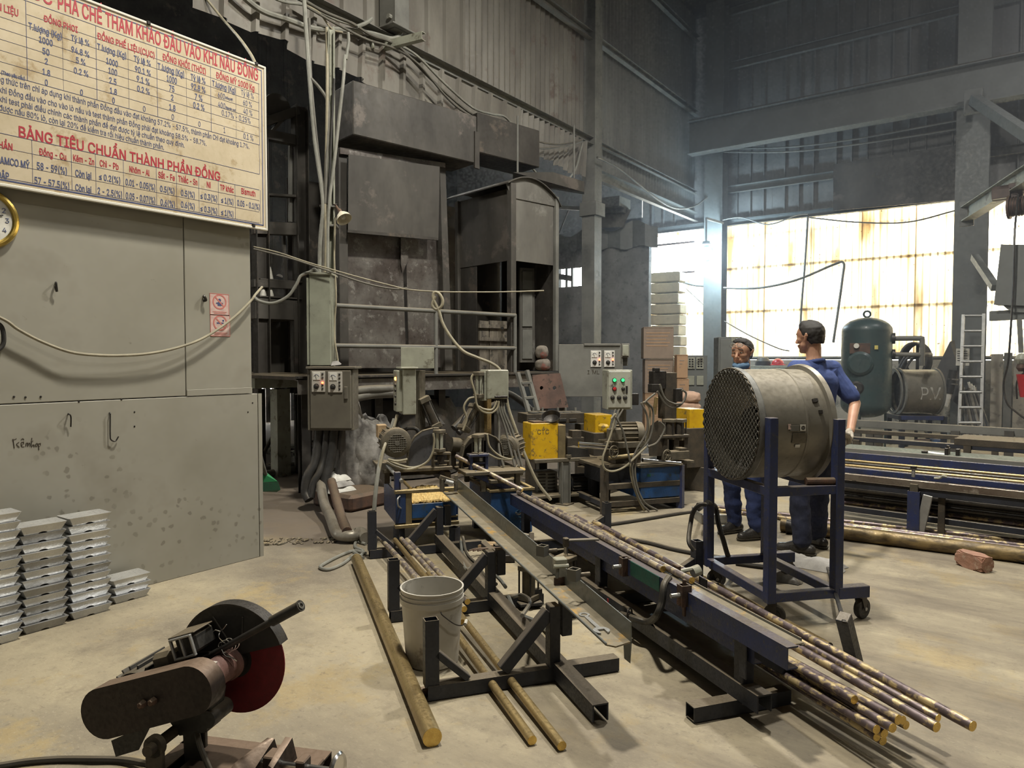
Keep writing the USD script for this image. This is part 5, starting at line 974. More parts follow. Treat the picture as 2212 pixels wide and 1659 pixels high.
# chip cabinet
cbn = sawl.part('cabinet_side', B.box(854, 1062, 858, 1132, 0.55, 0.01), m_cabblue, smooth=False)
sawl.part('cabinet_side', B.box(986, 1062, 990, 1132, 0.55, 0.01), m_cabblue, smooth=False)
sawl.part('cabinet_back', B.box(855, 1062, 988, 1134, 0.01, 0.55), m_cabblue, smooth=False)
m_dustyb = paint('brass_dusted_steel', (0.20, 0.16, 0.085), (0.13, 0.105, 0.06), 0.5, 0.2, 9, 0.1, dust=0.7, dcol=(0.50, 0.38, 0.18))
sawl.part('cabinet_frame', cat(B.box(853, 1056, 992, 1064, 0.04, -0.02), B.box(876, 1062, 890, 1136, 0.04, -0.01), B.box(853, 1130, 992, 1138, 0.05, -0.02), B.box(876, 1116, 990, 1121, 0.03, 0.0)), m_dustyb, smooth=False)
sawl.part('door', B.box(855, 1064, 877, 1131, 0.02, -0.012), m_cabblue, smooth=False)
sawl.part('door_handle', hose([B.p(864, 1072, -0.015), B.p(859, 1078, -0.05), B.p(860, 1092, -0.05), B.p(866, 1098, -0.015)], 0.006, 8), m_alu)
dw = sawl.part('drawer', B.box(890, 1086, 986, 1117, 0.015, -0.005), m_blue, smooth=False)
sawl.part('drawer_tray', B.box(890, 1114, 986, 1118, 0.5, 0.01), m_grime, dw)
m_chips = paint('brass_chips', (0.80, 0.60, 0.26), (0.56, 0.40, 0.16), 0.4, 0.4, 60, 1.0)
uu0, uu1 = B.uz(890, 1085, 0.02)[0], B.uz(986, 1085, 0.02)[0]; zc = B.uz(930, 1087, 0.0)[1]; nu, nv = 46, 26
gv = []; gf = []
for i in range(nu):
    for j in range(nv):
        a, b = i / (nu - 1), j / (nv - 1); hgt = zc - 0.012 + 0.085 * math.sin(math.pi * min(1, .02 + .85 * b)) * (0.45 + 0.55 * math.sin(math.pi * (0.1 + 0.8 * a))) * (0.6 if a > .75 else 1) + 0.02 * meshkit.noise((i * .9, j * .9, 0.0), 5)
        gv.append(B.at(uu0 + 0.004 + (uu1 - uu0 - .008) * a, 0.015 + 0.44 * b, hgt))
for i in range(nu - 1):
    for j in range(nv - 1): k = i * nv + j; gf += [[k, k + nv, k + nv + 1], [k, k + nv + 1, k + 1]]
single('brass_chips', 'heap of golden brass chips filling the open blue drawer', 'chips', trimesh.Trimesh(np.array(gv), np.array(gf), process=False), m_chips, kind='stuff', smooth=False)
sc = thing('chip_scoop', 'dark scoop handle lying on the heap of brass chips', 'scoop', B.p(935, 1082, 0.12)); sc.part('handle', rod(B.p(925, 1076, 0.12), B.p(937, 1084, 0.06), 0.014, 10), m_black); sc.part('blade', hullof([tuple(B.p(x, y, o)) for x, y, o in ((945, 1074, .18), (958, 1070, .2), (960, 1078, .1), (940, 1080, .1), (962, 1067, .3), (948, 1068, .3))]), m_alu)
for px in (862, 982): q = B.p(px, 1138, 0.03); sawl.part('leg', sqt([q[0], q[1], 0], q, 0.06, 0.06, 0.004), m_navyd, smooth=False)
for px in (862, 982): q = B.p(px, 1138, 0.5); sawl.part('leg', sqt([q[0], q[1], 0], q, 0.06, 0.06, 0.004), m_navyd, smooth=False)
# column, control box, plate and tilted cylinder of the left saw
sawl.part('column', bar(B.p(908, 1012, 0.5), B.p(908, 800, 0.5), 0.07, 0.05), m_dustm)
kb = sawl.part('control_box', B.box(871, 797, 899, 896, 0.2, 0.32, 0.006), m_boxg)
sawl.part('box_door', B.box(857, 800, 871, 890, 0.16, 0.36, 0.006), m_boxg, kb)
for i, (py, m__) in enumerate(((818, m_orangeled), (832, m_black), (843, m_black), (856, m_black), (872, m_black))):
    sawl.part('indicator_lamp' if i == 0 else 'push_button', lathe([(0.013, 0), (0.013, 0.014), (0.001, 0.018)], B.p(856.5, py, 0.40), -B.x, 12), m__, kb)
sawl.part('box_lip', B.box(866, 793, 904, 797, 0.24, 0.30), m_boxg, kb)
sawl.part('cover_plate', B.box(866, 750, 938, 796, 0.006, 0.45), m_boxg, smooth=False)
cylinder(sawl, B.p(914, 858, 0.45), B.p(944, 925, 0.45), 0.035, m=m_grime)
for k, pts in enumerate(([(858, 896, .4), (848, 930, .35), (832, 960, .2), (822, 1000, .15), (812, 1060, .1), (806, 1130, .05), (803, 1190, 0)], [(852, 905, .4), (838, 945, .35), (824, 985, .2), (814, 1040, .1), (808, 1110, .05), (810, 1170, .03), (806, 1200, .0)])):
    p_ = [B.p(*q) for q in pts]
    single('saw_supply_hose', ['pale ribbed hose dropping down the left of the left saw', 'grey hose beside the pale ribbed one'][k], 'hose', hose(p_, 0.012 if k == 0 else 0.016, 8), m_cablel if k == 0 else m_cabs[2])
sawl.part('cable', hose([B.p(x, y, 0.4) for x, y in ((870, 896), (862, 915), (868, 930), (885, 925), (902, 930), (908, 960))], 0.015, 8), m_black)
single('wooden_block', 'small orange wooden block behind the left saw motor', 'block', B.box(816, 918, 836, 946, 0.1, 0.6), m_wood)
# right saw
sawr = thing('bar_saw', 'right dusty bar saw with an arched blade guard above the closed blue cabinet', 'saw', S(-2.7, 0.75, 0))
sawr.part('table_plate', B.box(1006, 1018, 1132, 1026, 0.6, 0.05), m_dustm)
gx = [(995, 1015), (996, 985), (1001, 962), (1012, 947), (1030, 938), (1052, 937), (1068, 944), (1079, 957), (1084, 980), (1086, 1018)]
g_ = sawr.part('blade_guard', B.quad([(1050, 1018), (1050, 938), (1068, 944), (1079, 957), (1084, 980), (1086, 1018)], 0.015, 0.30), m_guard, smooth=False)
sawr.part('guard_rim', cat([bar(B.p(*gx[i], 0.30), B.p(*gx[i + 1], 0.30), 0.09, 0.012, up=np.cross(B.n, B.p(*gx[i + 1]) - B.p(*gx[i]))) for i in range(0, 9)]), m_dustm, g_)
sawr.part('rear_guard', B.quad([(999, 1015), (1000, 980), (1012, 950), (1032, 942), (1050, 940), (1050, 1016)], 0.015, 0.38), m_grime, smooth=False)
sawr.part('saw_blade', lathe([(0.001, 0), (0.15, 0), (0.15, 0.003), (0.001, 0.003)], B.p(1038, 990, 0.34), B.n, 48), m_iron)
cylinder(sawr, B.p(1032, 984, 0.2), B.p(1032, 938, 0.2), 0.03)
sawr.part('clamp_frame', cat(B.box(1016, 985, 1022, 1020, 0.06, 0.17), B.box(1049, 985, 1055, 1020, 0.06, 0.17), B.box(1014, 981, 1057, 987, 0.09, 0.15), B.box(1016, 999, 1054, 1003, 0.05, 0.18)), m_navy, smooth=False)
sawr.part('clamp_foot', B.box(1036, 988, 1043, 997, 0.03, 0.18), m_alu)
cylinder(sawr, B.p(1028, 876, 0.45), B.p(1000, 930, 0.4), 0.035, m=m_dustm)
sawr.part('column', bar(B.p(1038, 1018, 0.45), B.p(1038, 806, 0.45), 0.08, 0.05), m_dustm); sawr.part('column', bar(B.p(1052, 940, 0.45), B.p(1052, 850, 0.45), 0.06, 0.05), m_brassd)
cylinder(sawr, B.p(1034, 860, 0.36), B.p(1034, 803, 0.36), 0.028)
kb = sawr.part('control_box', B.box(1053, 799, 1099, 862, 0.22, 0.32, 0.008), m_boxg)
sawr.part('box_plate', B.box(1040, 803, 1053, 866, 0.1, 0.36), m_boxg, kb)
sawr.part('cable_gland', cat([rod(B.p(px, 856, 0.35), B.p(px, 870, 0.35), 0.011, 8) for px in (1073, 1078, 1083, 1088, 1093)] + [B.box(1069, 855, 1097, 860, 0.05, 0.31)]), m_iron, kb)
for k, (x0, x1) in enumerate(((1073, 1072), (1078, 1096), (1083, 1104), (1088, 1112))):
    sawr.part('air_hose', hose([B.p(x0, 868, .35), B.p(x0 + 2, 890, .33), B.p((x0 + x1) / 2 + 6, 930, .3), B.p(x1 + 6, 970, .25), B.p(x1 + 16, 1008, .2)], 0.010, 7), m_cables if False else m_cable)
for pts in ([(1078, 866), (1074, 882), (1060, 892), (1042, 888), (1030, 874), (1026, 850), (1018, 820), (1022, 808)], [(1074, 866), (1064, 884), (1046, 884), (1034, 878)], [(1000, 930), (1008, 905), (1002, 880), (1012, 862), (1024, 858)]):
    sawr.part('air_hose', hose([B.p(x, y, 0.28) for x, y in pts], 0.009, 7), m_cablel)
for pts in ([(1052, 938), (1058, 965), (1080, 985), (1104, 992), (1108, 985)], [(1054, 980), (1075, 990), (1100, 993)]):
    sawr.part('air_hose', hose([B.p(x, y, 0.22) for x, y in pts], 0.009, 7), m_cablel)
motor(sawr, B.p(1093, 966, 0.30), B.n * 0.8 + B.x * 0.6, 0.105, 0.3)
sawr.part('spindle', rod(B.p(975, 960, 0.42), B.p(1000, 962, 0.42), 0.06, 16), m_dustm)
sawr.part('cross_slide', cat(bar(B.p(1045, 1032, 0.1), B.p(1120, 1022, 0.35), 0.1, 0.03), B.box(1060, 1036, 1110, 1044, 0.06, 0.0)), m_dustm)
sawr.part('feed_screw', rod(B.p(1062, 1024, 0.12), B.p(1112, 1016, 0.2), 0.012, 10), m_brassd)
def wheel(t, c, ax, r, m=None, parent=None):
    ax = np.asarray(ax) / np.linalg.norm(ax); up = ZV - ax * ax[2]; up /= np.linalg.norm(up); sd = np.cross(ax, up)
    q = t.part('handwheel', cat(hose([c + (up * math.cos(a) + sd * math.sin(a)) * r for a in np.linspace(0, 2 * math.pi, 25)], r * 0.11, 8, 1), *[rod(c, c + (up * math.cos(a) + sd * math.sin(a)) * r, r * 0.08, 6) for a in (0.5, 2.6, 4.7)], rod(c - ax * 0.02, c + ax * 0.02, r * 0.2, 10)), m or m_dustm, parent)
wheel(sawr, B.p(1118, 1018, 0.2), B.x * 0.8 - B.n * 0.6, 0.05)
m_chipl = m_chips
for k, (px, py, w_) in enumerate(((1085, 1012, .2), (1015, 1020, .1), (1110, 1018, .1))):
    s_ = trimesh.creation.icosphere(3, 1.0); v = s_.vertices * [w_, w_ * .6, 0.022]; v[:, 2] += 0.006 * meshkit.noise(v * 60, k); v[:, 2] = np.maximum(v[:, 2], -0.002); q = B.p(px, py, 0.3); q[2] = B.uz(1070, 1018, 0.3)[1] + 0.002
    single('brass_chips', ['drift of brass chips on the right saw table', 'small pile of brass chips at the left end of the right saw table', 'small pile of brass chips under the handwheel'][k], 'chips', trimesh.Trimesh(v @ np.stack([B.x, B.n, ZV]) + q, s_.faces, process=False), m_chips, kind='stuff', smooth=False)
cz0, cz1 = 0.07, B.uz(1110, 1062, 0.0)[1]
ua, ub = B.uz(1062, 1120, 0.0)[0], B.uz(1152, 1120, 0.0)[0]
sawr.part('cabinet', obox(B.at((ua + ub) / 2, 0.33, (cz0 + cz1) / 2), B.x, B.n, ub - ua, 0.62, cz1 - cz0, 0.006), m_blue)
sawr.part('cabinet_rim', cat([obox(B.at((ua + ub) / 2, o, cz1 + 0.012), B.x, B.n, ub - ua + .03, 0.03, 0.02, 0.002) for o in (0.02, 0.64)] + [obox(B.at(u, 0.33, cz1 + 0.012), B.x, B.n, 0.03, 0.64, 0.02, 0.002) for u in (ua, ub)]), m_dustyb)
sawr.part('cabinet_handle', hose([B.at(ua + 0.2, -0.0, 0.24), B.at(ua + 0.2, -0.06, 0.24), B.at(ua + 0.23, -0.06, 0.24), B.at(ua + 0.23, -0.06, 0.1)], 0.008, 8), m_alu)
for u in (ua + .05, ub - .05):
    for o in (.05, .6): sawr.part('foot', obox(B.at(u, o, 0.035), B.x, B.n, 0.06, 0.06, 0.07), m_navyd)
sawr.part('support', cat([obox(B.at(u, o, (cz1 + B.uz(1070, 1022, .05)[1]) / 2), B.x, B.n, 0.04, 0.04, B.uz(1070, 1022, .05)[1] - cz1 + 0.01) for u in (ua - .04, ub - .1) for o in (.1, .58)]), m_dustm)
# chalk scribble on the cabinet
m_chalk = paint('chalk', (0.12, 0.30, 0.42), (0.08, 0.2, 0.3), 0.9)
ch = []
for q in ([(1116, 1090), (1120, 1080), (1124, 1094)], [(1118, 1087), (1123, 1088)], [(1128, 1082), (1130, 1096), (1136, 1084), (1137, 1098)], [(1114, 1104), (1126, 1100), (1118, 1112), (1134, 1106)], [(1120, 1116), (1130, 1120), (1124, 1128), (1138, 1122)]): ch.append(hose([B.p(x, y, -0.001) for x, y in q], 0.003, 4, 4))
sawr.part('chalk_mark', cat(ch), m_chalk)
tr_ = thing('roller_bracket', 'small steel stop bracket at the head of the dusty chute', 'bracket', B.p(968, 1036, -0.1))
tr_.part('arm', cat(bar(B.p(950, 1030, -.1), B.p(985, 1042, -.1), 0.03, 0.03), bar(B.p(955, 1062, -.1), B.p(955, 1034, -.1), 0.03, 0.03), bar(B.p(985, 1060, -.1), B.p(985, 1026, -.1), 0.03, 0.02)), m_dustm)
tr_.part('roller', rod(B.p(962, 1040, -.12), B.p(978, 1044, -.12), 0.018, 14), m_alu)
# ================================================================ left ground clutter: pipes, rags, broom
m_gal = paint('galvanised_pipe', (0.30, 0.285, 0.25), (0.20, 0.185, 0.155), 0.42, 0.4, 8, 0.08, dust=0.4)
def gp(pts, r, lab, m=None, name='water_pipe', z=None):
    return single(name, lab, 'pipe', hose(pts, r, 14), m or m_gal)
e0 = [PZ(690, 1030, .30), PZ(700, 1085, .14), PZ(712, 1112, .09), PZ(726, 1148, .07), PZ(740, 1157, .06), PZ(765, 1157, .06), PZ(778, 1150, .06), PZ(790, 1162, .05)]
gp(e0, 0.045, 'grey water pipe with an elbow bending along the floor by the left saw')
gp([PZ(716, 1040, .30), PZ(735, 1110, .11), PZ(745, 1138, .10), PZ(750, 1150, .09)], 0.042, 'rust brown water pipe running down beside the grey elbow pipe', m_rust)
for k, (px, py) in enumerate(((752, 1155), (762, 1156))): single('pipe_coupling', ['first ring coupling on the grey elbow pipe', 'second ring coupling on the grey elbow pipe'][k], 'coupling', rod(PZ(px, py, .06), PZ(px + 5, py, .06), 0.056, 18), m_gal)
def rag(c, w, d, h, lab, m, seed, layers=1, cat_='rag', name='folded_rag'):
    n = 18; v = []; f = []
    for i in range(n):
        for j in range(n):
            a, b = i / (n - 1) * 2 - 1, j / (n - 1) * 2 - 1; e = max(abs(a), abs(b))
            z = h * (1 - e ** 4) * (0.45 + 1.1 * meshkit.fbm((a * 2 + seed, b * 2, seed), 3, seed)) + 0.004
            v.append([w / 2 * a * (1 + .15 * meshkit.noise((b * 2, seed, 0), 1)), d / 2 * b * (1 + .15 * meshkit.noise((a * 2, seed, 3), 1)), z])
    k = len(v); v = v + [[x, y, 0.002] for x, y, z in v]
    for i in range(n - 1):
        for j in range(n - 1):
            q = i * n + j; f += [[q, q + n, q + n + 1], [q, q + n + 1, q + 1], [k + q, k + q + n + 1, k + q + n], [k + q, k + q + 1, k + q + n + 1]]
    bd = [i * n for i in range(n)] + [(n - 1) * n + j for j in range(n)] + [i * n + n - 1 for i in range(n - 1, -1, -1)] + [j for j in range(n - 1, -1, -1)]
    for i in range(len(bd) - 1): f += [[bd[i], bd[i + 1], k + bd[i + 1]], [bd[i], k + bd[i + 1], k + bd[i]]]
    return single(name, lab, cat_, trimesh.Trimesh(np.array(v) + c, np.array(f), process=False), m, smooth=50)
c = PZ(722, 1060, 0.16)
rag(c, .28, .26, .06, 'lower folded white cloth over the pipes under the meter box', m_white, 2); rag(c + [0.0, 0.03, .05], .24, .22, .06, 'middle folded white cloth over the pipes', m_fabric, 4); rag(c + [-.02, .03, .10], .22, .2, .06, 'upper folded white cloth over the pipes', m_white, 7)
single('pipe_support_block', 'rough brown concrete block under the folded cloths', 'block', cbox(c + [-.22, -.1, -.16], c + [.35, .45, 0.0], 0.03), m_rust)
br = thing('broom', 'green plastic hand broom hanging past the partition edge', 'broom', PX(583, 1050, WX - 0.1))
bp = PL(PX(583, 1040, WX - 0.12), 54)
m_grn = plain('green_plastic', (0.02, 0.16, 0.06), 0.4)
br.part('handle', rod(PX(556, 960, WX - .03), bp.p(575, 1028), 0.013, 10), m_cable)
br.part('cap', hullof([tuple(bp.p(x, y, o)) for x, y, o in ((570, 1024, -.015), (578, 1022, .015), (562, 1042, -.025), (600, 1040, .025), (562, 1042, .025), (600, 1040, -.025))]), m_grn)
br.part('bristles', hullof([tuple(bp.p(x, y, o)) for x, y, o in ((562, 1042, -.03), (601, 1041, .03), (562, 1062, -.03), (606, 1058, .03), (562, 1042, .03), (601, 1041, -.03), (562, 1062, .03), (606, 1058, -.03), (598, 1063, 0))]), paint('broom_bristle', (0.015, 0.10, 0.05), (0.03, 0.07, 0.045), 0.7, 0, 30, 0.6, stretch=(3, 3, .3)))
# rubble at the broken slab edge
rb = []
for k in range(120):
    px = R.uniform(575, 735); py = 1168 + R.uniform(-5, 8) - (px - 640) * 0.03; q = PZ(px, py, 0)
    if R.random() < .45: px = R.uniform(562, 700); py = R.uniform(1000, 1030); q = PZ(px, py, 0)
    r_ = R.uniform(.006, .02) * (1.6 if py < 1100 else 1); s_ = trimesh.creation.icosphere(0, 1.0); v = s_.vertices * [r_ * R.uniform(.7, 1.5), r_ * R.uniform(.7, 1.5), r_ * .6] * (1 + 0.3 * rng.random((12, 1))) + q + [0, 0, r_ * .4]; rb.append(trimesh.Trimesh(v, s_.faces, process=False))
single('rubble', 'loose concrete rubble along the broken slab edge beside the pipes', 'rubble', cat(rb), m_dustm, kind='stuff', smooth=False)
# tangle of cables on the far floor
for k in range(9):
    a = R.uniform(-.3, .3); x0, y0 = R.uniform(555, 640), R.uniform(960, 990); pts = [PZ(x0, y0, .04 + .02 * k)]
    for i in range(4): x0 += R.uniform(15, 32); y0 += R.uniform(-12, 12); pts.append(PZ(x0, min(max(y0, 950), 1000), R.uniform(.03, .25)))
    single('floor_cable', 'dusty loose cable in the heap on the floor under the tower platform', 'cable', hose(pts, R.choice((.02, .03, .035)), 8), [m_cable, m_cabs[2], m_black][k % 3], group='cables heaped under the tower platform')
for k, (y, r_) in enumerate(((1012, .05), (1022, .045))): single('floor_hose', ['farther thick grey hose lying on the floor beyond the broom', 'nearer thick grey hose lying on the floor beyond the broom'][k], 'hose', hose([PZ(x, y + dy, r_) for x, dy in ((560, 4), (600, -2), (640, -8), (690, -14))], r_, 12), m_cable)
for k in range(3): single('hanging_cable', ['left black cable hanging between the tower legs', 'middle black cable hanging between the tower legs', 'right black cable hanging between the tower legs'][k], 'cable', hose([TP.p(600 + 12 * k, 838, .3), TP.p(582 + 14 * k, 880, .2), TP.p(592 + 8 * k, 930, .2), TP.p(572 + 14 * k, 975, .1)], 0.022, 8), m_black)
# ================================================================ machines between the saws and the fan
m_dusty = m_dustm
YM_ = PL(PZ(1220, 1090, 0), 35)
ym = thing('roll_straightener', 'machine bench with a bright yellow gearbox and a motor on its lower shelf', 'machine', YM_.p(1225, 1085) * [1, 1, 0])
P = YM_
ym.part('gearbox', P.box(1147, 914, 1206, 992, 0.24, 0.05, 0.006), m_yellow)
ym.part('gearbox_side_plate', P.box(1206, 918, 1222, 992, 0.26, 0.04, 0.004), m_dustyb)
tp = ym.part('table_top', P.box(1156, 990, 1290, 998, 0.55, 0.0), m_dustm)
for px, o in ((1220, 0.02), (1283, 0.02), (1170, .5), (1275, .5)):
    q = P.p(px, 998, o); ym.part('leg', ibeam([q[0], q[1], 0], q, 0.09, 0.09, 0.008, 0.006, up=P.x), m_navyd if px > 1230 else m_steel, smooth=False); ym.part('foot_plate', cbox([q[0] - .07, q[1] - .07, 0], [q[0] + .07, q[1] + .07, .012]), m_grime)
ym.part('lower_shelf', P.box(1158, 1068, 1290, 1074, 0.5, 0.02), m_dustm)
motor(ym, P.p(1272, 1042, 0.2), -P.x, 0.10, 0.28, m=m_navyd)
vn = ym.part('vent_box', P.box(1160, 1020, 1204, 1066, 0.2, 0.2), m_steel)
ym.part('vent_slats', cat([P.box(x0, 1024 + 7 * k, x0 + 16, 1027 + 7 * k, 0.012, 0.19) for k in range(6) for x0 in (1163, 1184)]), m_black, vn, kind='stuff')
ym.part('bearing_block', cat(P.box(1226, 945, 1262, 990, 0.12, 0.1), P.box(1236, 930, 1256, 946, 0.1, 0.1)), m_grime)
ym.part('drive_shaft', rod(P.p(1222, 953, 0.15), P.p(1245, 953, 0.15), 0.05, 16), m_grime)
ym.part('bolt_head', lathe([(0.03, 0), (0.03, 0.03), (0.001, 0.03)], P.p(1228, 989, 0.02), ZV, 6), m_dustm)
ym.part('sagging_cover', hullof([tuple(P.p(x, y, o)) for x, y, o in ((1225, 965, .02), (1270, 970, .02), (1275, 988, .02), (1228, 988, .02), (1240, 962, .1), (1262, 985, .1))]), m_black)
gt = []
for s_, x in (('CTC', 1162),):
    m = meshkit.text_mesh(s_, 0.045, 0.001); v = m.vertices; q = P.p(1160, 938, 0.049); gt.append(trimesh.Trimesh(q + v[:, :1] * P.x + v[:, 1:2] * ZV - v[:, 2:3] * P.n, m.faces, process=False))
ym.part('faded_lettering', cat(gt), m_dustyb, smooth=False)
# feeding rolls behind
fr_ = thing('feed_roll_bench', 'dark bench of flat feed rolls behind the yellow gearbox', 'machine', P.p(1195, 900, .9) * [1, 1, 0])
fr_.part('bench', P.box(1138, 893, 1262, 915, 0.3, 0.75), m_grime)
for px in (1145, 1252): q = P.p(px, 915, .9); fr_.part('leg', bar([q[0], q[1], 0], q, .08, .08), m_grime)
for px in (1152, 1172, 1205, 1222, 1243): fr_.part('feed_roll', lathe([(0.001, 0), (0.06, 0), (0.06, 0.018), (0.012, 0.02), (0.012, 0.06), (0.001, 0.06)], P.p(px, 892, 0.82), ZV, 20), m_steel)
fr_.part('chain_guard', cat([P.box(1142 + 22 * k, 904, 1158 + 22 * k, 911, 0.01, 0.74) for k in range(5)]), m_black)
bw = thing('steel_bowl', 'dark tilted steel bowl on top of the yellow gearbox', 'bowl', P.p(1190, 912, .1)); bw.part('bowl', lathe([(0.001, 0.0), (0.05, 0.01), (0.085, 0.04), (0.10, 0.085), (0.094, 0.085), (0.08, 0.042), (0.046, 0.016), (0.001, 0.008)], P.p(1192, 913, .16), ZV * 0.8 - P.n * 0.45 - P.x * .3, 28), m_iron)
single('wood_offcut', 'flat brown offcut under the steel bowl on the yellow gearbox', 'offcut', P.box(1152, 910, 1186, 914, 0.16, 0.08), m_rust)
rp_ = thing('rusty_plate', 'upright rusty red steel plate with two bolt holes behind the feed rolls', 'plate', P.p(1190, 880, 1.0) * [1, 1, 0])
q0 = [P.uz(x, y, 1.3) for x, y in ((1150, 810), (1210, 806), (1228, 880), (1156, 884))]
pl = Polygon(q0)
for x, y in ((1170, 838), (1198, 838)): c = P.uz(x, y, 1.3); pl = pl.difference(Point(*c).buffer(0.022))
rp_.part('plate', extr(pl, 0.02, P.o - ZV * P.o[2] + P.n * 1.3, P.x, ZV, P.n), m_copperrust, smooth=False)
for px in (1162, 1215): q = P.p(px, 875, 1.36); rp_.part('post', bar([q[0], q[1], 0], q, .06, .06), m_grime)
# ladder-like grey frame left of the plate
lf = thing('short_ladder', 'short grey ladder-like steel rack leaning left of the rusty plate', 'ladder', P.p(1145, 900, 1.2) * [1, 1, 0])
for a, b in (((1118, 805), (1142, 890)), ((1138, 800), (1162, 888))): lf.part('rail', bar(P.p(*a, 1.35), P.p(*b, 1.2), .05, .04), m_steel)
lf.part('rung', bar(P.p(1126, 828, 1.3), P.p(1147, 826, 1.3), .05, .03), m_steel); lf.part('rung', bar(P.p(1132, 860, 1.25), P.p(1155, 858, 1.25), .05, .03), m_steel)
q = P.p(1150, 890, 1.2); lf.part('foot', bar(q, [q[0], q[1], 0], .05, .04), m_steel)
# big panel with two meters on the slim column
GPn = PL(PD(1280, 800, 8.6), 50)
gpn = thing('gauge_panel', 'wide grey sheet panel with two white dial meters and scribbled letters', 'panel', GPn.p(1280, 860, .1))
gpn.part('sheet', GPn.box(1207, 744, 1346, 857, 0.04, 0.0), m_steel, smooth=False)
gpn.part('sheet_lip', GPn.box(1262, 742, 1340, 747, 0.06, -0.015), m_steel, smooth=False)
m_dialw = plain('meter_plate_white', (0.55, 0.54, 0.51), 0.4)
_sv = m_dialg; m_dialg = m_dialw
meter(GPn, 1276, 1299, 757, 793, gpn, None); meter(GPn, 1305, 1328, 757, 793, gpn, None)
m_dialg = _sv
for s_, px in (('M', 1282), ('L', 1292), ('I', 1272), ('E', 1314)):
    m = meshkit.text_mesh(s_, 0.045, 0.001); v = m.vertices; q = GPn.p(px - 3, 808, -0.001); gpn.part('scribbled_letter', trimesh.Trimesh(q + v[:, :1] * GPn.x + v[:, 1:2] * ZV - v[:, 2:3] * GPn.n, m.faces, process=False), m_grime, smooth=False)
for px in (1212, 1340): q = GPn.p(px, 850, .06); gpn.part('post', bar([q[0], q[1], 0], q, .06, .06), m_steel)
sb = thing('switch_box', 'small grey switch box at the right edge of the gauge panel', 'box', GPn.p(1352, 770)); sb.part('body', GPn.box(1343, 742, 1360, 772, 0.12, -0.02), m_steel); sb.part('lid', GPn.box(1345, 745, 1358, 769, 0.02, -0.04), m_boxg); sb.part('bracket', GPn.box(1346, 765, 1356, 790, 0.03, 0.06), m_steel)
# control box with green lamps
CB = PL(PD(1340, 840, 6.9), 48)
cb_ = thing('control_box', 'pale grey control box with two green lamps and a red button', 'control box', CB.p(1345, 880))
bd_ = cb_.part('body', CB.box(1312, 799, 1366, 885, 0.22, 0.02, 0.006), m_boxg)
dr = cb_.part('door', CB.box(1315, 802, 1363, 881, 0.02, 0.0, 0.005), paint('control_door', (0.40, 0.40, 0.345), (0.32, 0.32, 0.275), 0.45, 0, 5, 0.05, c3=(0.10, 0.10, 0.09), sc3=9))
def button(t, P, px, py, r, m, name, parent, bez=True):
    if bez: t.part('bezel', lathe([(r * 1.35, 0), (r * 1.35, 0.008), (r, 0.010)], P.p(px, py, -0.0), -P.n, 16), m_iron, parent)
    t.part(name, lathe([(r, 0.0), (r, 0.016), (r * .8, 0.022), (0.001, 0.024)], P.p(px, py, -0.0), -P.n, 16), m, parent)
for px in (1327, 1345): button(cb_, CB, px, 821, 0.016, m_greenled, 'green_lamp', dr)
button(cb_, CB, 1327, 840, 0.017, m_redp, 'red_button', dr); button(cb_, CB, 1346, 840, 0.014, m_black, 'key_switch', dr)
for px in (1323, 1337, 1350): button(cb_, CB, px, 859, 0.016, m_black, 'selector_knob', dr)
cb_.part('door_lock', CB.box(1352, 833, 1356, 850, 0.01, -0.008), m_iron, dr)
cb_.part('cable_entry', CB.box(1362, 850, 1380, 875, 0.12, 0.05), m_iron)
q = CB.p(1345, 885, .12); cb_.part('post', bar([q[0], q[1], .4], q, .06, .05), m_dustm)
# drawing bench with blue tank
DP = PL(PZ(1440, 1100, 0), 35)
db = thing('drawing_bench', 'dusty bar drawing machine bench with a bright blue coolant tank', 'machine', DP.p(1420, 1095) * [1, 1, 0])
P = DP
tz0, tz1 = P.uz(1425, 1075, 0)[1], P.uz(1425, 1008, 0)[1]; ta, tb_ = P.uz(1384, 1040, 0)[0], P.uz(1470, 1040, 0)[0]
db.part('coolant_tank', cat(obox(P.at((ta + tb_) / 2, 0.28, (tz0 + tz1) / 2), P.x, P.n, tb_ - ta, 0.56, tz1 - tz0, 0.006)), m_blue)
db.part('tank_rim', cat([obox(P.at((ta + tb_) / 2, o, tz1 + .01), P.x, P.n, tb_ - ta + .03, .04, .02, .002) for o in (0.0, .56)] + [obox(P.at(u, .28, tz1 + .01), P.x, P.n, .04, .56, .02, .002) for u in (ta, tb_)]), m_dustm)
db.part('bench_top', P.box(1296, 1000, 1500, 1006, 0.6, 0.05), m_dustm)
db.part('back_tank', P.box(1310, 1008, 1382, 1045, 0.5, 0.1), m_navyd)
for px, o in ((1306, .0), (1470, .02), (1310, .6), (1466, .6)):
    q = P.p(px, 1004 if o < .5 else 1000, o); db.part('leg', sqt([q[0], q[1], 0], q, .06, .06, .004), m_grime if px < 1400 else m_navy, smooth=False)
for a, b, o in (((1306, 1052), (1470, 1052), .02), ((1306, 1090), (1470, 1090), .02)): db.part('stretcher', bar(P.p(*a, o), P.p(b[0], a[1], o) * [1, 1, 0] + ZV * P.p(*a, o)[2], .05, .05), m_grime)
for px in (1306, 1470): q = P.p(px, 1090, .02); db.part('stretcher', bar(q, q + P.n * .58, .05, .05), m_navyd)
for px, c in ((1404, 1), (1412, 0)): db.part('tank_sticker', P.box(px - 6, 1024 if c else 1044, px + 2, 1030 if c else 1050, 0.002, -0.002), m_green, smooth=False)
motor(db, P.p(1384, 938, 0.16), -P.x * 0.92 + P.n * .2, 0.125, 0.36, cowl=True)
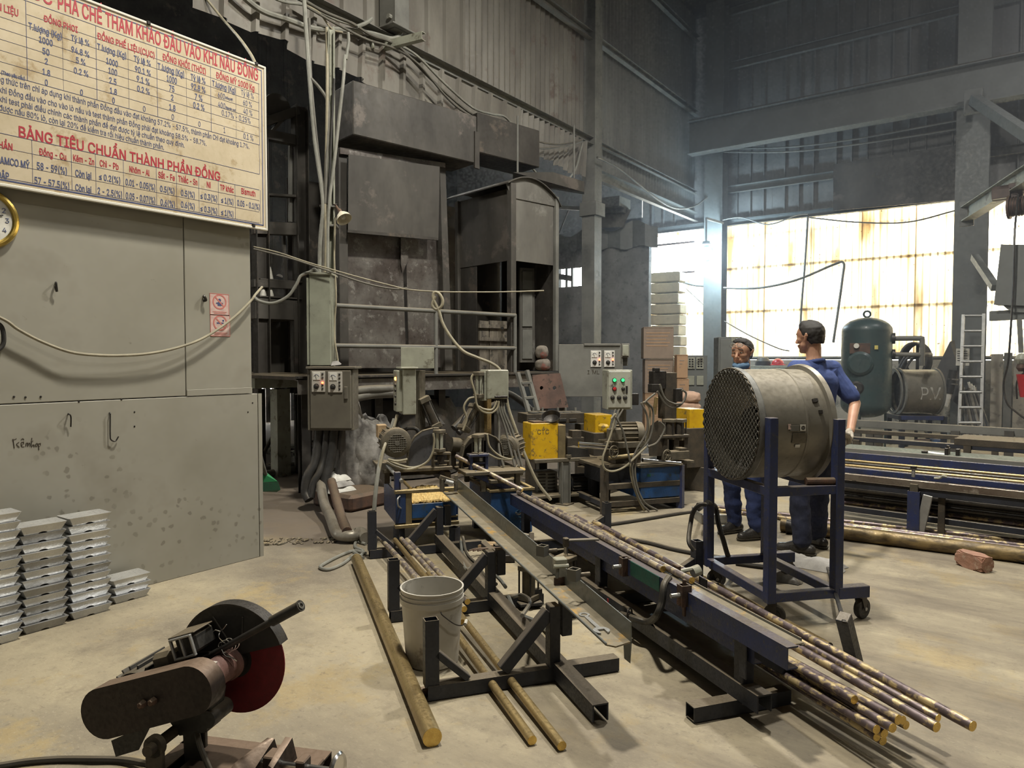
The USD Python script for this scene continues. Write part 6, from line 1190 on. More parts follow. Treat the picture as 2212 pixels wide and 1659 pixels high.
db.part('terminal_box', P.box(1320, 926, 1345, 952, 0.1, -0.02, .01), m_dustm)
db.part('yellow_cowl', P.box(1302, 917, 1318, 934, 0.12, 0.15, .02), m_yellow)
db.part('motor_base', P.box(1322, 955, 1392, 968, 0.3, 0.05), m_dustm); db.part('slide_block', P.box(1330, 968, 1385, 1001, 0.25, 0.1), m_grime)
for y in (960, 967): db.part('guide_shaft', rod(P.p(1250, y - 3, 0.1), P.p(1332, y + 3, 0.1), 0.014, 12), m_chrome)
db.part('piston_rod', rod(P.p(1388, 994, -0.02), P.p(1470, 1001, -0.02), 0.018, 12), m_chrome)
wheel(db, P.p(1326, 976, -0.02), -P.n + P.x * .3, .055); wheel(db, P.p(1441, 984, -0.02), -P.n + P.x * .3, .055)
db.part('feed_screw', rod(P.p(1315, 990, 0.05), P.p(1380, 982, 0.05), .02, 10), m_dustyb); db.part('vice', cat(P.box(1450, 975, 1490, 992, 0.12, 0.0), P.box(1470, 968, 1484, 978, .1, .02)), m_dustm)
db.part('gear_case', hullof([tuple(P.p(x, y, o)) for x, y in ((1398, 925), (1420, 908), (1435, 915), (1438, 940), (1428, 985), (1402, 985)) for o in (.15, .3)]), m_grime)
cylinder(db, P.p(1448, 948, 0.2), P.p(1448, 905, 0.2), 0.045, m=m_grime); cylinder(db, P.p(1468, 950, 0.2), P.p(1468, 905, 0.2), 0.045, m=m_grime)
db.part('press_frame', cat(P.box(1430, 943, 1442, 1000, .1, .15), P.box(1456, 945, 1466, 1000, .1, .15), P.box(1478, 943, 1487, 1000, .1, .15), P.box(1428, 940, 1490, 946, .2, .12)), m_grime, smooth=False)
db.part('press_column', P.box(1437, 805, 1462, 905, 0.14, 0.25), m_grime); db.part('press_column', P.box(1412, 802, 1440, 840, 0.10, 0.25), m_iron)
[db.part('valve_block', q_, m_iron) for q_ in (P.box(1460, 840, 1475, 868, .08, .2), P.box(1408, 830, 1426, 848, .08, .15), P.box(1414, 795, 1426, 806, .05, .25))]
db.part('clamp_arm', bar(P.p(1413, 895, .1), P.p(1418, 858, .1), .03, .03), m_brassd)
hs = [[(1390, 868), (1402, 880), (1404, 905), (1400, 935), (1392, 960), (1370, 985), (1362, 1010), (1366, 1040), (1378, 1075), (1392, 1108)], [(1395, 866), (1410, 885), (1410, 920), (1402, 950), (1382, 975), (1372, 1005), (1376, 1050), (1392, 1085), (1420, 1108)], [(1385, 870), (1398, 900), (1396, 935), (1376, 970), (1366, 1000), (1370, 1045), (1384, 1085), (1402, 1112)],
      [(1320, 905), (1330, 895), (1322, 930), (1312, 960), (1302, 990), (1306, 1012), (1325, 1018), (1350, 1008), (1375, 985), (1396, 965)], [(1330, 900), (1345, 930), (1355, 970), (1362, 1000)], [(1415, 850), (1400, 862), (1392, 870)], [(1420, 845), (1440, 875), (1460, 880), (1476, 868), (1482, 850), (1474, 842)], [(1425, 830), (1436, 860), (1456, 872), (1472, 872)], [(1424, 910), (1436, 925), (1420, 955), (1400, 965)]]
for k, pts in enumerate(hs): 
    p_ = [P.p(x, y, -.06 - .012 * k) for x, y in pts]
    for q in p_: q[2] = max(q[2], .015)
    db.part('air_hose', hose(p_, 0.010, 7), m_cablel if k in (3, 0) else m_cable)
for k in range(3): db.part('control_cable', hose([P.p(1330 + 8 * k, 884, .0), P.p(1322 + 6 * k, 905, -.02), P.p(1318 + 5 * k, 925, -.03)], .008, 6), m_cable)
# dark bench frames behind
bf = thing('pinion_stand', 'orange-topped machine stand half hidden behind the control box', 'machine', P.p(1310, 930, 1.2) * [1, 1, 0])
bf.part('case', P.box(1286, 896, 1322, 935, .3, 1.0), m_yellow); bf.part('base', P.box(1282, 935, 1330, 1010, .4, .95), m_grime); q = P.p(1300, 1010, 1.15); bf.part('leg', cbox([q[0] - .2, q[1] - .2, 0], [q[0] + .2, q[1] + .2, q[2] + .02]), m_grime)
br_ = thing('press_stand', 'orange machine stand behind the drawing bench beside the fan', 'machine', P.p(1500, 950, .8) * [1, 1, 0])
br_.part('case', P.box(1490, 884, 1522, 925, .3, .7), m_yellow); br_.part('base', P.box(1484, 925, 1524, 1010, .35, .68), m_grime); q = P.p(1505, 1010, .85); br_.part('plinth', cbox([q[0] - .15, q[1] - .15, 0], [q[0] + .15, q[1] + .15, q[2] + .03]), m_grime)
# cartons and sacks
KP = PL(PD(1430, 760, 10.2), 60)
def carton(x0, y0, x1, y1, dep, lab, m, off=0.0, grey=False):
    t = thing('cardboard_box', lab, 'box', KP.p((x0 + x1) / 2, y1, off))
    b = t.part('carton', KP.box(x0, y0, x1, y1, dep, off, .006), m)
    xm = (x0 + x1) / 2
    t.part('flap', KP.box(x0 + 1, y0, xm - .4, y0 + 2, dep, off - .004, .001), m, b); t.part('flap', KP.box(xm + .4, y0, x1 - 1, y0 + 2, dep, off - .004, .001), m, b)
    t.part('printing', cat([KP.box(x0 + 6, y0 + 12 + 7 * k, x1 - 8 - 4 * (k % 3), y0 + 14 + 7 * k, 0.002, off - .002, .0005) for k in range(max(1, int((y1 - y0 - 20) / 9)))]), m_cardg if not grey else m_card, b, kind='stuff')
carton(1390, 706, 1455, 775, .45, 'tall grey-brown carton on top of the carton stack', m_cardg, 0, True)
carton(1393, 776, 1455, 850, .45, 'dark carton under the tall grey-brown one', m_cardg, 0.02, True)
carton(1393, 850.5, 1455, 932, .45, 'lowest carton of the stack behind the control box', m_card, 0.02, True)
carton(1462, 766, 1486, 817, .3, 'narrow bright carton right of the stack', m_card, -.3); carton(1462, 818, 1488, 925, .3, 'bright lower carton right of the stack', m_card, -.3)
def pillow(px, py, w_, h_, lab, m, seed, off=-.5):
    s_ = trimesh.creation.icosphere(3, 1.0); v = np.sign(s_.vertices) * np.abs(s_.vertices) ** .75 * (1 + .25 * (meshkit.fbm(s_.vertices * 2 + seed, 3, seed)[:, None] - .5)); q = KP.p(px, py, off)
    return single('burlap_sack', lab, 'sack', trimesh.Trimesh(v * [w_ / 2, .16, h_ / 2] @ np.stack([KP.x, KP.n, ZV]) + q, s_.faces, process=False), m, smooth=True)
m_sackp = paint('pink_sack', (0.50, 0.34, 0.25), (0.40, 0.26, 0.19), 0.85, 0, 8, .2)
pillow(1490, 858, .28, .16, 'upper pinkish sack beside the fan grille', m_sackp, 3, -.52); pillow(1486, 878, .32, .17, 'lower pinkish sack beside the fan grille', m_sackp, 6, -.5)
q = KP.p(1487, 890, -.5); single('sack_pallet', 'low wooden stand carrying the pinkish sacks', 'stand', cbox([q[0] - .3, q[1] - .2, 0], [q[0] + .3, q[1] + .2, q[2] + .0]), m_grime)
# switchboard and blue cabinet by the corner column
WPn = PL(PD(1500, 800, 11.0), 60)
sw_ = thing('switchboard', 'dark switchboard with two white meter plates by the corner column', 'switchboard', WPn.p(1503, 900) * [1, 1, 0])
sw_.part('body', WPn.box(1479, 768, 1527, 985, .3, .02), m_beam)
for x0 in (1485, 1504): b = sw_.part('meter_plate', WPn.box(x0, 772, x0 + 16, 797, .02, .0), m_boxg); sw_.part('plate_marks', cat([WPn.box(x0 + 3, 775 + 5 * k, x0 + 7, 778 + 5 * k, .004, -.004, .0005) for k in range(4)] + [WPn.box(x0 + 9, 775 + 5 * k, x0 + 13, 778 + 5 * k, .004, -.004, .0005) for k in range(4)]), m_iron, b, kind='stuff')
for x0 in (1485, 1505): sw_.part('window_plate', WPn.box(x0, 812, x0 + 15, 832, .02, .0), m_boxg)
bc = thing('blue_cabinet', 'tall blue-grey cabinet standing behind the man with glasses', 'cabinet', WPn.p(1575, 900, -.5) * [1, 1, 0]); bc.part('body', WPn.box(1551, 728, 1601, 985, .4, -.5), m_beam); q = WPn.p(1575, 950, -.3); bc.part('door', WPn.box(1555, 732, 1598, 930, .02, -.52), m_beam); bc.part('label', WPn.box(1580, 728, 1599, 738, .005, -.525), m_boxg)
# cream ribbed panels stacked beyond the cartons
CPn = PL(PY(1440, 650, 14.6), 88)
cs = thing('cream_panel_stack', 'stack of cream ribbed insulated panels leaning beyond the cartons', 'panels', CPn.p(1436, 800) * [1, 1, 0])
for k in range(9): cs.part('ribbed_panel', CPn.box(1404 + (k % 2), 588 + 23 * k, 1468 - (k % 3) * 2 + k * .3, 609 + 23 * k, .4 + .04 * (k % 3), 0, .02), m_cream)
q = CPn.p(1436, 795, .2); cs.part('base_pallet', cbox([q[0] - .45, q[1] - .25, 0], [q[0] + .45, q[1] + .25, q[2] + .02]), m_wood)
cw_ = thing('cream_post', 'pale cream upright sheet standing left of the ribbed panels', 'post', CPn.p(1390, 800, -.5) * [1, 1, 0]); a, b = CPn.p(1392, 700, -.5), CPn.p(1392, 508, -.5); cw_.part('sheet', bar([a[0], a[1], 0], b, .22, .06, up=CPn.n), m_cream); 
# things above the plastered partition
tarp = PL([0, 13.34, 0], 90)
tb3 = thing('sagging_tarpaulin', 'grey sagging tarpaulin along the top of the plastered partition', 'tarpaulin', tarp.p(1300, 500))
v = []; nn = 16
for i in range(nn + 1):
    px = 1206 + (1420 - 1206) * i / nn
    for py in (505 - 26 * (i / nn) + 10 * math.sin(i * .9), 545 - 14 * (i / nn) + 4 * math.sin(i * 1.3)): v.append(tarp.p(px, py, .05 * math.sin(i * 1.7)))
v = np.array(v); f = []
for i in range(nn): f += [[2 * i, 2 * i + 1, 2 * i + 3], [2 * i, 2 * i + 3, 2 * i + 2]]
k_ = len(v); v = np.vstack([v, v + [0, .02, 0]]); f = f + [[c + k_, b + k_, a + k_] for a, b, c in f]
tb3.part('sheet', trimesh.Trimesh(v, np.array(f), process=False), m_beam)
fl_ = thing('loading_gantry', 'pale horizontal steel channels braced to the slim column', 'gantry', tarp.p(1350, 450))
for (a, b, w_, h_) in (((1285, 446), (1350, 438), .5, .2), ((1285, 456), (1350, 453), .12, .12), ((1210, 448), (1350, 456), .1, .08)): fl_.part('beam', bar(tarp.p(*a, -.2), tarp.p(*b, -.2), w_, h_), m_steel)
fl_.part('bent_sheet', hullof([tuple(tarp.p(x, y, o)) for x, y, o in ((1288, 458, -.15), (1364, 452, -.15), (1346, 490, -.15), (1290, 492, -.15), (1364, 452, .0), (1290, 492, 0))]), m_ashen)
fl_.part('stay', rod(tarp.p(1204, 512, 0), tarp.p(1232, 445, 0), .015, 8), m_iron)
# ================================================================ chute on its triangular stand
def ZG(px, py, z): return PZ(px, py, z)
cs_ = thing('chute_stand', 'navy steel stand of three triangular braced frames carrying the tan chute', 'stand', S(-1, 0, 0))
for s0 in (0.0, -0.95, -2.24):
    tl = -0.56 if s0 > -2 else -0.5
    cs_.part('cross_bar', sqt(S(s0 - 0.05, tl - .02, 0.035), S(s0 - 0.05, 0.32, 0.035), 0.06, 0.06, 0.004), m_navyd, smooth=False)
    cs_.part('stub_post', sqt(S(s0 - 0.05, tl, 0.06), S(s0 - 0.05, tl, 0.345), 0.06, 0.05, 0.004, up=CD), m_navyd, smooth=False)
    cs_.part('gusset', bar(S(s0 - 0.05, tl + .02, 0.2), S(s0 - 0.05, tl + .16, 0.07), 0.05, 0.03), m_navyd)
    cs_.part('post', bar(S(s0 - 0.05, 0.0, 0.06), S(s0 - 0.05, 0.0, 0.345), 0.05, 0.06, up=CD), m_navyd)
    cs_.part('sleeve', bar(S(s0 - 0.05, 0.06, 0.2), S(s0 - 0.05, 0.06, 0.35), 0.05, 0.05, up=CD), m_navyd)
    cs_.part('brace', bar(S(s0 - 0.05, -0.24, 0.08), S(s0 - 0.05, -0.02, 0.315), 0.055, 0.045, up=CD), m_navyd)
e_ = st(PZ(1312, 1545, .03))
cs_.part('base_rail', prism(unary_union([sbox(-.035, .03, .035, .036), sbox(-.035, -.035, -.029, .036), sbox(.029, -.035, .035, .036)]), S(-2.3, 0.0, 0.1), S(e_[0], e_[1] * .5, 0.045)), m_navyd, smooth=False)
cs_.part('tie_bar', bar(S(-2.28, .34, .03), S(-2.0, .34, .03), .05, .05), m_navyd)
m_chute = paint('chute_tan', (0.26, 0.225, 0.16), (0.19, 0.165, 0.12), 0.45, 0.2, 3, .05, c3=(0.38, 0.24, 0.08), sc3=7, world=True)
m_chutew = paint('chute_wall_grey', (0.17, 0.185, 0.175), (0.12, 0.125, 0.12), 0.4, 0.2, 5, .05, world=True)
zn, zf = 0.375, 0.44
L0, L1 = PZ(957, 1063, zf), PZ(1310, 1392, zn); R0, R1 = PZ(988, 1062, zf), PZ(1362, 1386, zn)
ch_ = thing('chute', 'long dusty tan sheet chute with one raised side wall', 'chute', (L1 + R1) / 2)
def slab(q, th=0.004): q = [np.asarray(x, float) for x in q]; return hullof([tuple(x) for x in q] + [tuple(x - ZV * th) for x in q])
ch_.part('floor_plate', slab([L0, L1, R1, R0], .006), m_chute, smooth=False)
tip = PZ(1330, 1396, zn); ch_.part('floor_tip', slab([L1, tip, R1, (L1 + R1) / 2 - CD * .05], .006), m_chute, smooth=False)
w0, w1 = R0 + ZV * .10 + CN * .006, R1 + ZV * .075 + CN * .004
ch_.part('side_wall', hullof([tuple(q) for q in (R0 - ZV * .008, R1 - ZV * .008, R1 + CN * .006 - ZV * .008, R0 + CN * .006 - ZV * .008, R0 + ZV * .10, R1 + ZV * .075, w0, w1)]), m_chutew, smooth=False)
ch_.part('edge_lip', bar(L0, L1, .008, .012), m_chutew)
ch_.part('end_tab', hullof([tuple(q) for q in (R1, R1 - CD * .06, R1 - ZV * .085, R1 - CD * .05 - ZV * .085, R1 + CN * .006, R1 - CD * .06 + CN * .006)]), m_chutew, smooth=False)
ch_.part('paint_mark', obox(PZ(1313, 1298, zn + .03), CD, CN, .012, .002, .02, .001), m_redp)
# spanner
wa, wb = PZ(1262, 1326, zn + .012), PZ(1300, 1360, zn + .012)
d_ = (wb - wa) / np.linalg.norm(wb - wa); nrm = np.cross(ZV, d_)
op = unary_union([Point(0, 0).buffer(.0165).difference(Point(0, 0).buffer(.0095)), sbox(.012, -.006, .115, .006), Point(.128, 0).buffer(.024).difference(sbox(.122, -.0105, .2, .0105))])
sp_ = thing('spanner', 'combination spanner lying on the chute near its lower end', 'spanner', wa); Ls = np.linalg.norm(wb - wa); from shapely import affinity
sp_.part('forging', extr(affinity.scale(op, Ls / .13, Ls / .13, origin=(0, 0)), .006, wa - ZV * .008, d_, nrm, ZV), m_alu, smooth=False)
# air cylinders, links and flaps between chute and rail
def cyl_unit(px, py0, py1, base, lab, arm):
    b = PZ(px, base, 0.0); t = thing('air_cylinder', lab, 'cylinder', b)
    P = PL(b, 35)
    z0, z1 = zat(b, py1), zat(b, py0)
    cylinder(t, [b[0], b[1], z0], [b[0], b[1], z1], .038, 'barrel', m_dustm)
    t.part('piston_rod', rod([b[0], b[1], z1 - .01], [b[0], b[1], z1 + .06], .012, 10), m_chrome)
    t.part('clevis', obox([b[0], b[1], z1 + .075], CD, CN, .03, .03, .05), m_grime)
    t.part('bracket', cat(bar([b[0], b[1], 0.0] + CN * .055, [b[0], b[1], z0 + .06] + CN * .055, .05, .03, up=CD), obox([b[0], b[1], z0 - .015], CD, CN, .10, .14, .02)), m_navyd)
    t.part('link_arm', bar([b[0], b[1], z1 + .085], np.array([b[0], b[1], z1 + .075]) + CN * arm, .03, .012), m_steel)
    return t
c1 = cyl_unit(1222, 1200, 1262, 1335, 'dusty air cylinder beside the chute flap', .2)
c2 = cyl_unit(1142, 1220, 1295, 1312, 'dusty air cylinder half hidden under the chute', .1)
q = PZ(1138, 1205, .33); lk = thing('link_lever', 'flat steel lever with a clevis above the hidden air cylinder', 'lever', q); lk.part('arm', bar(PZ(1100, 1147, .42), PZ(1152, 1158, .40), .03, .01), m_steel); lk.part('clevis', bar(PZ(1148, 1152, .42), PZ(1148, 1190, .33), .03, .04), m_grime)
fq = thing('chute_flap', 'small brown deflector plate hanging over the chute floor', 'flap', PZ(1212, 1260, zn)); P_ = PL(PZ(1212, 1270, zn + .0), 40)
fq.part('plate', P_.box(1197, 1247, 1230, 1272, .006, 0, .002), m_rust); fq.part('stem', bar(P_.p(1203, 1250), P_.p(1205, 1222, .02), .014, .014), m_steel); fq.part('pivot', cat(P_.box(1200, 1208, 1226, 1226, .05, 0), rod(P_.p(1196, 1224), P_.p(1228, 1222), .01, 8)), m_boxg)
for k, (px, py) in enumerate(((1172, 1200), (1240, 1253))): 
    q = PT(px, py, .05); c_ = thing('clamp_bracket', ['small clamp bracket on the chute wall near the hidden cylinder', 'small clamp bracket on the chute wall past the flap'][k], 'bracket', q); c_.part('body', sqt(q, q + ZV * .05, .045, .045, .005), m_steel, smooth=False); c_.part('bolt', rod(q + ZV * .02 + CN * .02, q + ZV * .02 + CN * .075, .010, 8), m_grime)
# ================================================================ navy roller rail with its cradles
RT = 0.60
sA, sB = -2.33, st(PT(1712, 1412, RT))[0]
sawr.part('infeed_guide', bar(B.p(1024, 1022, .12), S(-2.36, RT, .425) - CD * .03, .05, .05), m_navy)
rl = thing('rail_conveyor', 'long navy blue discharge rail on posts with brass rods lying along its top', 'conveyor', S(-.5, RT, 0))
zr = 0.40
rl.part('fascia', chan(S(sA, RT, zr - .045), S(sB, RT, zr - .045), .05, .085, .006, op=1), m_navy, smooth=False)
rl.part('lower_fascia', chan(S(sA + .4, RT + .02, zr - .125), S(sB - .22, RT + .02, zr - .125), .04, .07, .005, op=1), m_navy, smooth=False)
rl.part('top_plate', bar(S(sA, RT + .045, zr - .012), S(sB - .03, RT + .045, zr - .012), .07, .006), m_chute)
rl.part('back_angle', ang(S(sA, RT + .08, zr - .03), S(sB - .05, RT + .08, zr - .03), .02, .03, .005, sy=1, sz=1), m_steel, smooth=False)
for s0, s1 in ((-2.05, -.86), (-.78, .44)): rl.part('trough_sheet', slab([S(s0, RT + .03, zr - .15), S(s1, RT + .03, zr - .15), S(s1, RT + .40, .045), S(s0, RT + .40, .045)], .004), m_navy, smooth=False)
ga, gb = st(PT(1372, 1240, RT))[0], st(PT(1435, 1275, RT))[0]
rl.part('green_section', bar(S(ga, RT - .027, zr - .04), S(gb, RT - .027, zr - .04), .004, .075), m_green)
for s0 in (0.49, -0.82, -2.1):
    rl.part('post', bar(S(s0, RT + .02, .05), S(s0, RT + .02, zr - .09), .055, .06, up=CD), m_navyd)
    rl.part('post_plate', bar(S(s0 + .04, RT - .015, .17), S(s0 + .04, RT - .015, .33), .045, .008, up=CN), m_navyd)
    rl.part('cross_bar', sqt(S(s0 - .02, RT - .22, .035), S(s0 - .02, 1.42 if s0 < 0 else RT + .25, .035), .06, .06, .004), m_navyd, smooth=False)
    rl.part('cradle_arm', bar(S(s0, RT + .03, zr - .13), S(s0, RT + .36, .075), .05, .05, up=CD), m_navyd)
    u_ = 1.38
    if s0 > 0: rl.part('leaning_upright', bar(PZ(1848, 1436, .0), PZ(1822, 1332, .27), .055, .06), m_navyd); rl.part('upright_gusset', hullof([tuple(PZ(x, y, z)) for x, y, z in ((1812, 1440, .0), (1830, 1402, .07), (1846, 1410, .06), (1850, 1440, .0))]), m_steel)
    else: rl.part('upright', sqt(S(s0 - .17, u_, .0), S(s0 - .17, u_, .29), .055, .06, .005, up=CD), m_navyd, smooth=False); rl.part('cradle_arm', bar(S(s0 - .17, u_ - .02, .16), S(s0 - .17, u_ - .2, .07), .05, .04, up=CD), m_navyd)
rl.part('base_rail', prism(unary_union([sbox(-.035, .03, .035, .036), sbox(-.035, -.035, -.029, .036), sbox(.029, -.035, .035, .036)]), S(-2.1, RT - .03, .10), S(.62, RT + .02, .10)), m_navyd, smooth=False)
for k, (px, py) in enumerate(((1350, 1222), (1478, 1284))):
    q = PT(px, py, RT - .03); c_ = rl.part('clip', sqt(q - ZV * .05, q + ZV * .045, .05, .045, .006, up=CD), m_rust, smooth=False); rl.part('clip_bolt', rod(q - CN * .02, q - CN * .07, .011, 8), m_alu, c_)
    if k: rl.part('clip_tongue', bar(q + ZV * .07, q - ZV * .10, .02, .012, up=CN), m_rust, c_)
st_ = thing('stop_lever', 'rusty stop lever assembly standing on the navy rail', 'lever', PT(1460, 1255, .72)); q = PT(1462, 1240, .72)
st_.part('plate', obox(q + ZV * .02, CD, CN, .05, .02, .055), m_rust); st_.part('shaft', rod(q + CN * .0 + ZV * .01, q + CN * .12 + ZV * .02, .012, 8), m_boxg); st_.part('hub', rod(q + CN * .09 + ZV * .0, q + CN * .13 + ZV * .01, .028, 12), m_boxg); st_.part('flap', obox(q + CN * .12 + CD * .05 - ZV * .055, CD, CN, .07, .006, .075, .002), m_iron)
single('rubber_hose', 'thick black hose bending from the floor rail up to the stop lever', 'hose', hose([PZ(1335, 1325, .10), PZ(1372, 1337, .13), PZ(1400, 1343, .14), PT(1418, 1330, .5), PT(1430, 1300, .52), PT(1434, 1265, .54), PT(1445, 1248, .6)], .017, 10), m_black)
single('hose_ring', 'black clip ring around the thick hose', 'ring', hose([PZ(1360, 1333, .12) + np.array([.0, .026 * math.cos(a), .03 * math.sin(a) + .015]) for a in np.linspace(0, 6.28, 16)], .005, 6), m_iron)
# ================================================================ brass rods
def rodthing(a, b, r, m, lab, grp=None, name='brass_rod', me=None):
    a, b = np.asarray(a, float), np.asarray(b, float); x = b - a; L = np.linalg.norm(x); x /= L
    X = UsdGeom.Xform.Define(stage, numbered('/World', name)); y = np.cross(ZV, x); y /= np.linalg.norm(y); z = np.cross(x, y)
    X.AddTransformOp().Set(Gf.Matrix4d(*[float(v) for v in (*x, 0, *y, 0, *z, 0, *a, 1)])); tag(X.GetPrim(), lab, 'rod', grp)
    t = Thing(X.GetPrim(), (0, 0, 0), 0, True)
    t.part('bar', rod((0.0, 0, 0), (L - .002, 0, 0), r, 18), m); t.part('cut_face', rod((L - .004, 0, 0), (L, 0, 0), r * .985, 18), me or m_brasse)
    return t
ends = [(1894, 1576, .145, 'left upper rod of the cluster end'), (1895, 1592, .105, 'lowest left rod of the cluster end'), (1911, 1585, .125, 'stubby middle rod of the cluster end'), (1908, 1601, .075, 'very lowest rod of the cluster end'), (1929, 1573, .17, 'front rod crossing over the cluster end'), (1941, 1555, .165, 'thick rod just above the cluster end'), (1951, 1556, .135, 'thin rod tucked behind the thick one'), (1958, 1567, .095, 'rod under the thick one, near the floor'), (2024, 1571, .19, 'second longest rod reaching to the right'), (2027, 1552, .13, 'rod below the second longest, ending earlier'), (2102, 1569, .215, 'longest rod reaching farthest right'), (1846, 1512, .20, 'shortest rod on top of the bundle')]
for k, (px, py, z, lab) in enumerate(ends):
    b = PZ(px, py, z); tt = .80 + .028 * (k % 5) + .0 * k; a = S(-1.75 + .12 * (k % 4), tt, .11 + .03 * (k % 3)) if k not in (8, 9, 10) else S(-1.9 + .2 * (k - 8), .80 + .05 * (k - 8), .33)
    rodthing(a, b, .0165 if k not in (5, 8, 10) else .0185, m_rod, 'brass bar with dark scale bands, ' + lab)
for k, (s0, s1, t_) in enumerate(((sA + .03, sB - .95, RT + .03), (sA + .25, sB - .75, RT + .064))): rodthing(S(s0, t_, zr + .012), S(s1, t_, zr + .012), .016, m_rod2, ['pale banded bar lying at the front edge of the navy rail', 'pale banded bar lying behind another on the navy rail'][k])
rodthing(B.p(985, 985, .3), S(-2.2, RT + .03, zr + .045), .017, m_rod2, 'pale banded bar entering the right saw head')
rodthing(PZ(1505, 1240, .03), PZ(1793, 1396, .03), .0185, m_brassd, 'plain hollow-ended brass bar lying on the floor before the fan cart', me=m_iron)
fe = [((816, 1157), (985, 1345), 1, 'leftmost'), ((838, 1180), (978, 1330), 1, 'second from the left'), ((853, 1166), (998, 1345), 0, 'plain one third from the left'), ((866, 1163), (1003, 1316), 1, 'fourth from the left'), ((879, 1166), (1010, 1300), 1, 'rightmost')]
for k, (p0, p1, bnd, lab) in enumerate(fe): rodthing(PZ(*p0, .11), PZ(*p1, .085), .017, m_rod2 if bnd else m_brassd, 'brass bar in the loose row behind the bucket, ' + lab)
rodthing(PZ(905, 1255, .085), PZ(1150, 1600, .085 - .065), .0185, m_brassd, 'left of the two plain brass bars running past the bucket to the front')
rodthing(PZ(925, 1240, .085), PZ(1214, 1612, .02), .0185, m_brassd, 'right of the two plain brass bars running past the bucket to the front')
rodthing(PZ(770, 1207, .035), PZ(934, 1594, .035), .037, m_brassd, 'thick dull brass billet lying on the floor left of the bucket', name='brass_billet')
single('rusty_bar', 'short rusty bar lying under the front cross bar of the chute stand', 'bar', rod(PZ(908, 1495, .02), PZ(1022, 1478, .02), .02, 12), m_rust)
# ================================================================ bucket
bc_ = PZ(934, 1452, 0); v_ = bc_ * [1, 1, 0]; v_ /= np.linalg.norm(v_); bc_ = bc_ + v_ * .125
bk = thing('plastic_bucket', 'dirty white plastic bucket standing inside the chute stand', 'bucket', bc_)
m_bucket = paint('bucket_plastic', (0.50, 0.48, 0.43), (0.40, 0.38, 0.33), 0.45, 0, 3.5, .05, c3=(0.22, 0.20, 0.17), sc3=5)
h_ = .365
bk.part('wall', lathe([(0.001, .0), (.118, 0), (.125, .008), (.145, h_ - .07), (.152, h_ - .07), (.153, h_ - .045), (.147, h_ - .045), (.147, h_ - .03), (.151, h_ - .03), (.151, h_ - .024), (.147, h_ - .024), (.148, h_ - .008), (.152, h_ - .006), (.152, h_), (.144, h_), (.141, h_ - .06), (.122, .012), (0.001, .010)], bc_, ZV, 48), m_bucket, smooth=25)
th0 = math.atan2(-v_[1], -v_[0])
def bp_(a, z, r): return bc_ + np.array([math.cos(th0 + a) * r, math.sin(th0 + a) * r, z])
bk.part('bail_wire', hose([bp_(.25, h_ - .075, .158), bp_(.3, h_ - .09, .165), bp_(.65, h_ - .14, .168), bp_(1.0, h_ - .165, .165), bp_(1.35, h_ - .17, .16)], .0028, 6), m_iron); bk.part('bail_grip', rod(bp_(1.2, h_ - .172, .166), bp_(1.45, h_ - .168, .164), .008, 10), m_bucket)
# ================================================================ cables and hoses on the ground
def gh(pts, r, lab, m=None, name='ground_hose'): return single(name, lab, 'hose', hose([PZ(*q) if len(q) == 3 else PZ(*q, r) for q in pts], r, 8), m or m_cable)
gh([(790, 1195), (765, 1190), (735, 1200), (700, 1218), (692, 1226), (710, 1230), (740, 1218), (765, 1200), (785, 1205)], .012, 'grey hose coiled on the floor left of the first stub post', m_cabs[2])
gh([(790, 1175), (770, 1170), (768, 1182), (784, 1190), (778, 1200), (764, 1192)], .012, 'small second loop of grey hose by the stub post', m_cabs[2])
gh([(995, 1170, .1), (1000, 1210, .11), (1010, 1230, .11), (1035, 1215, .11), (1050, 1225, .11), (1078, 1250, .11), (1092, 1268, .12)], .011, 'grey air line lying along the base rail of the chute stand', m_cabs[2])
gh([(1000, 1160, .1), (1008, 1195, .11), (1030, 1220, .11), (1052, 1250, .11), (1072, 1262, .11)], .011, 'second grey air line twisted beside the first on the base rail', m_cabs[0])
gh([(1098, 1290, .1), (1108, 1312, .08), (1122, 1328, .07), (1150, 1340, .05), (1170, 1348, .03), (1190, 1372, .02), (1186, 1378, .02)], .014, 'pale hose with a coupling running on below the chute', m_cabs[2])
gh([(1128, 1330, .3), (1145, 1300, .2), (1128, 1285, .12), (1108, 1290, .1)], .010, 'thin air line curving to the hidden air cylinder', m_cable)
gh([(1280, 1150), (1340, 1162), (1400, 1172), (1450, 1185), (1500, 1195), (1560, 1205), (1600, 1213), (1640, 1218)], .016, 'black armoured cable lying from the navy rail to the fan cart', m_black)
gh([(1285, 1137), (1350, 1128), (1400, 1120), (1460, 1110), (1500, 1105), (1516, 1096, .1), (1508, 1090, .3)], .016, 'black armoured cable along the edge of the pale floor patch', m_black)
gh([(1500, 1190, .28), (1488, 1170, .33), (1492, 1130, .42), (1498, 1105, .5), (1512, 1090, .55), (1525, 1090, .55)], .014, 'black cable rising in a twist to the fan cart post', m_black)
gh([(1527, 1085, .55), (1545, 1095, .5), (1552, 1130, .4), (1562, 1165, .3), (1575, 1205, .17), (1590, 1210, .1)], .016, 'black cable dropping through the fan cart to the floor', m_black)
for k, px in enumerate((1090, 1100, 1110)): gh([(px, 1160, .05), (px + 8, 1172, .05), (px - 20, 1182, .05), (px - 60, 1185, .05), (px - 78, 1190, .05)], .006, ['nearest brown wire on the timber by the right saw', 'middle brown wire on the timber by the right saw', 'farthest brown wire on the timber by the right saw'][k], m_rust, 'loose_wire')
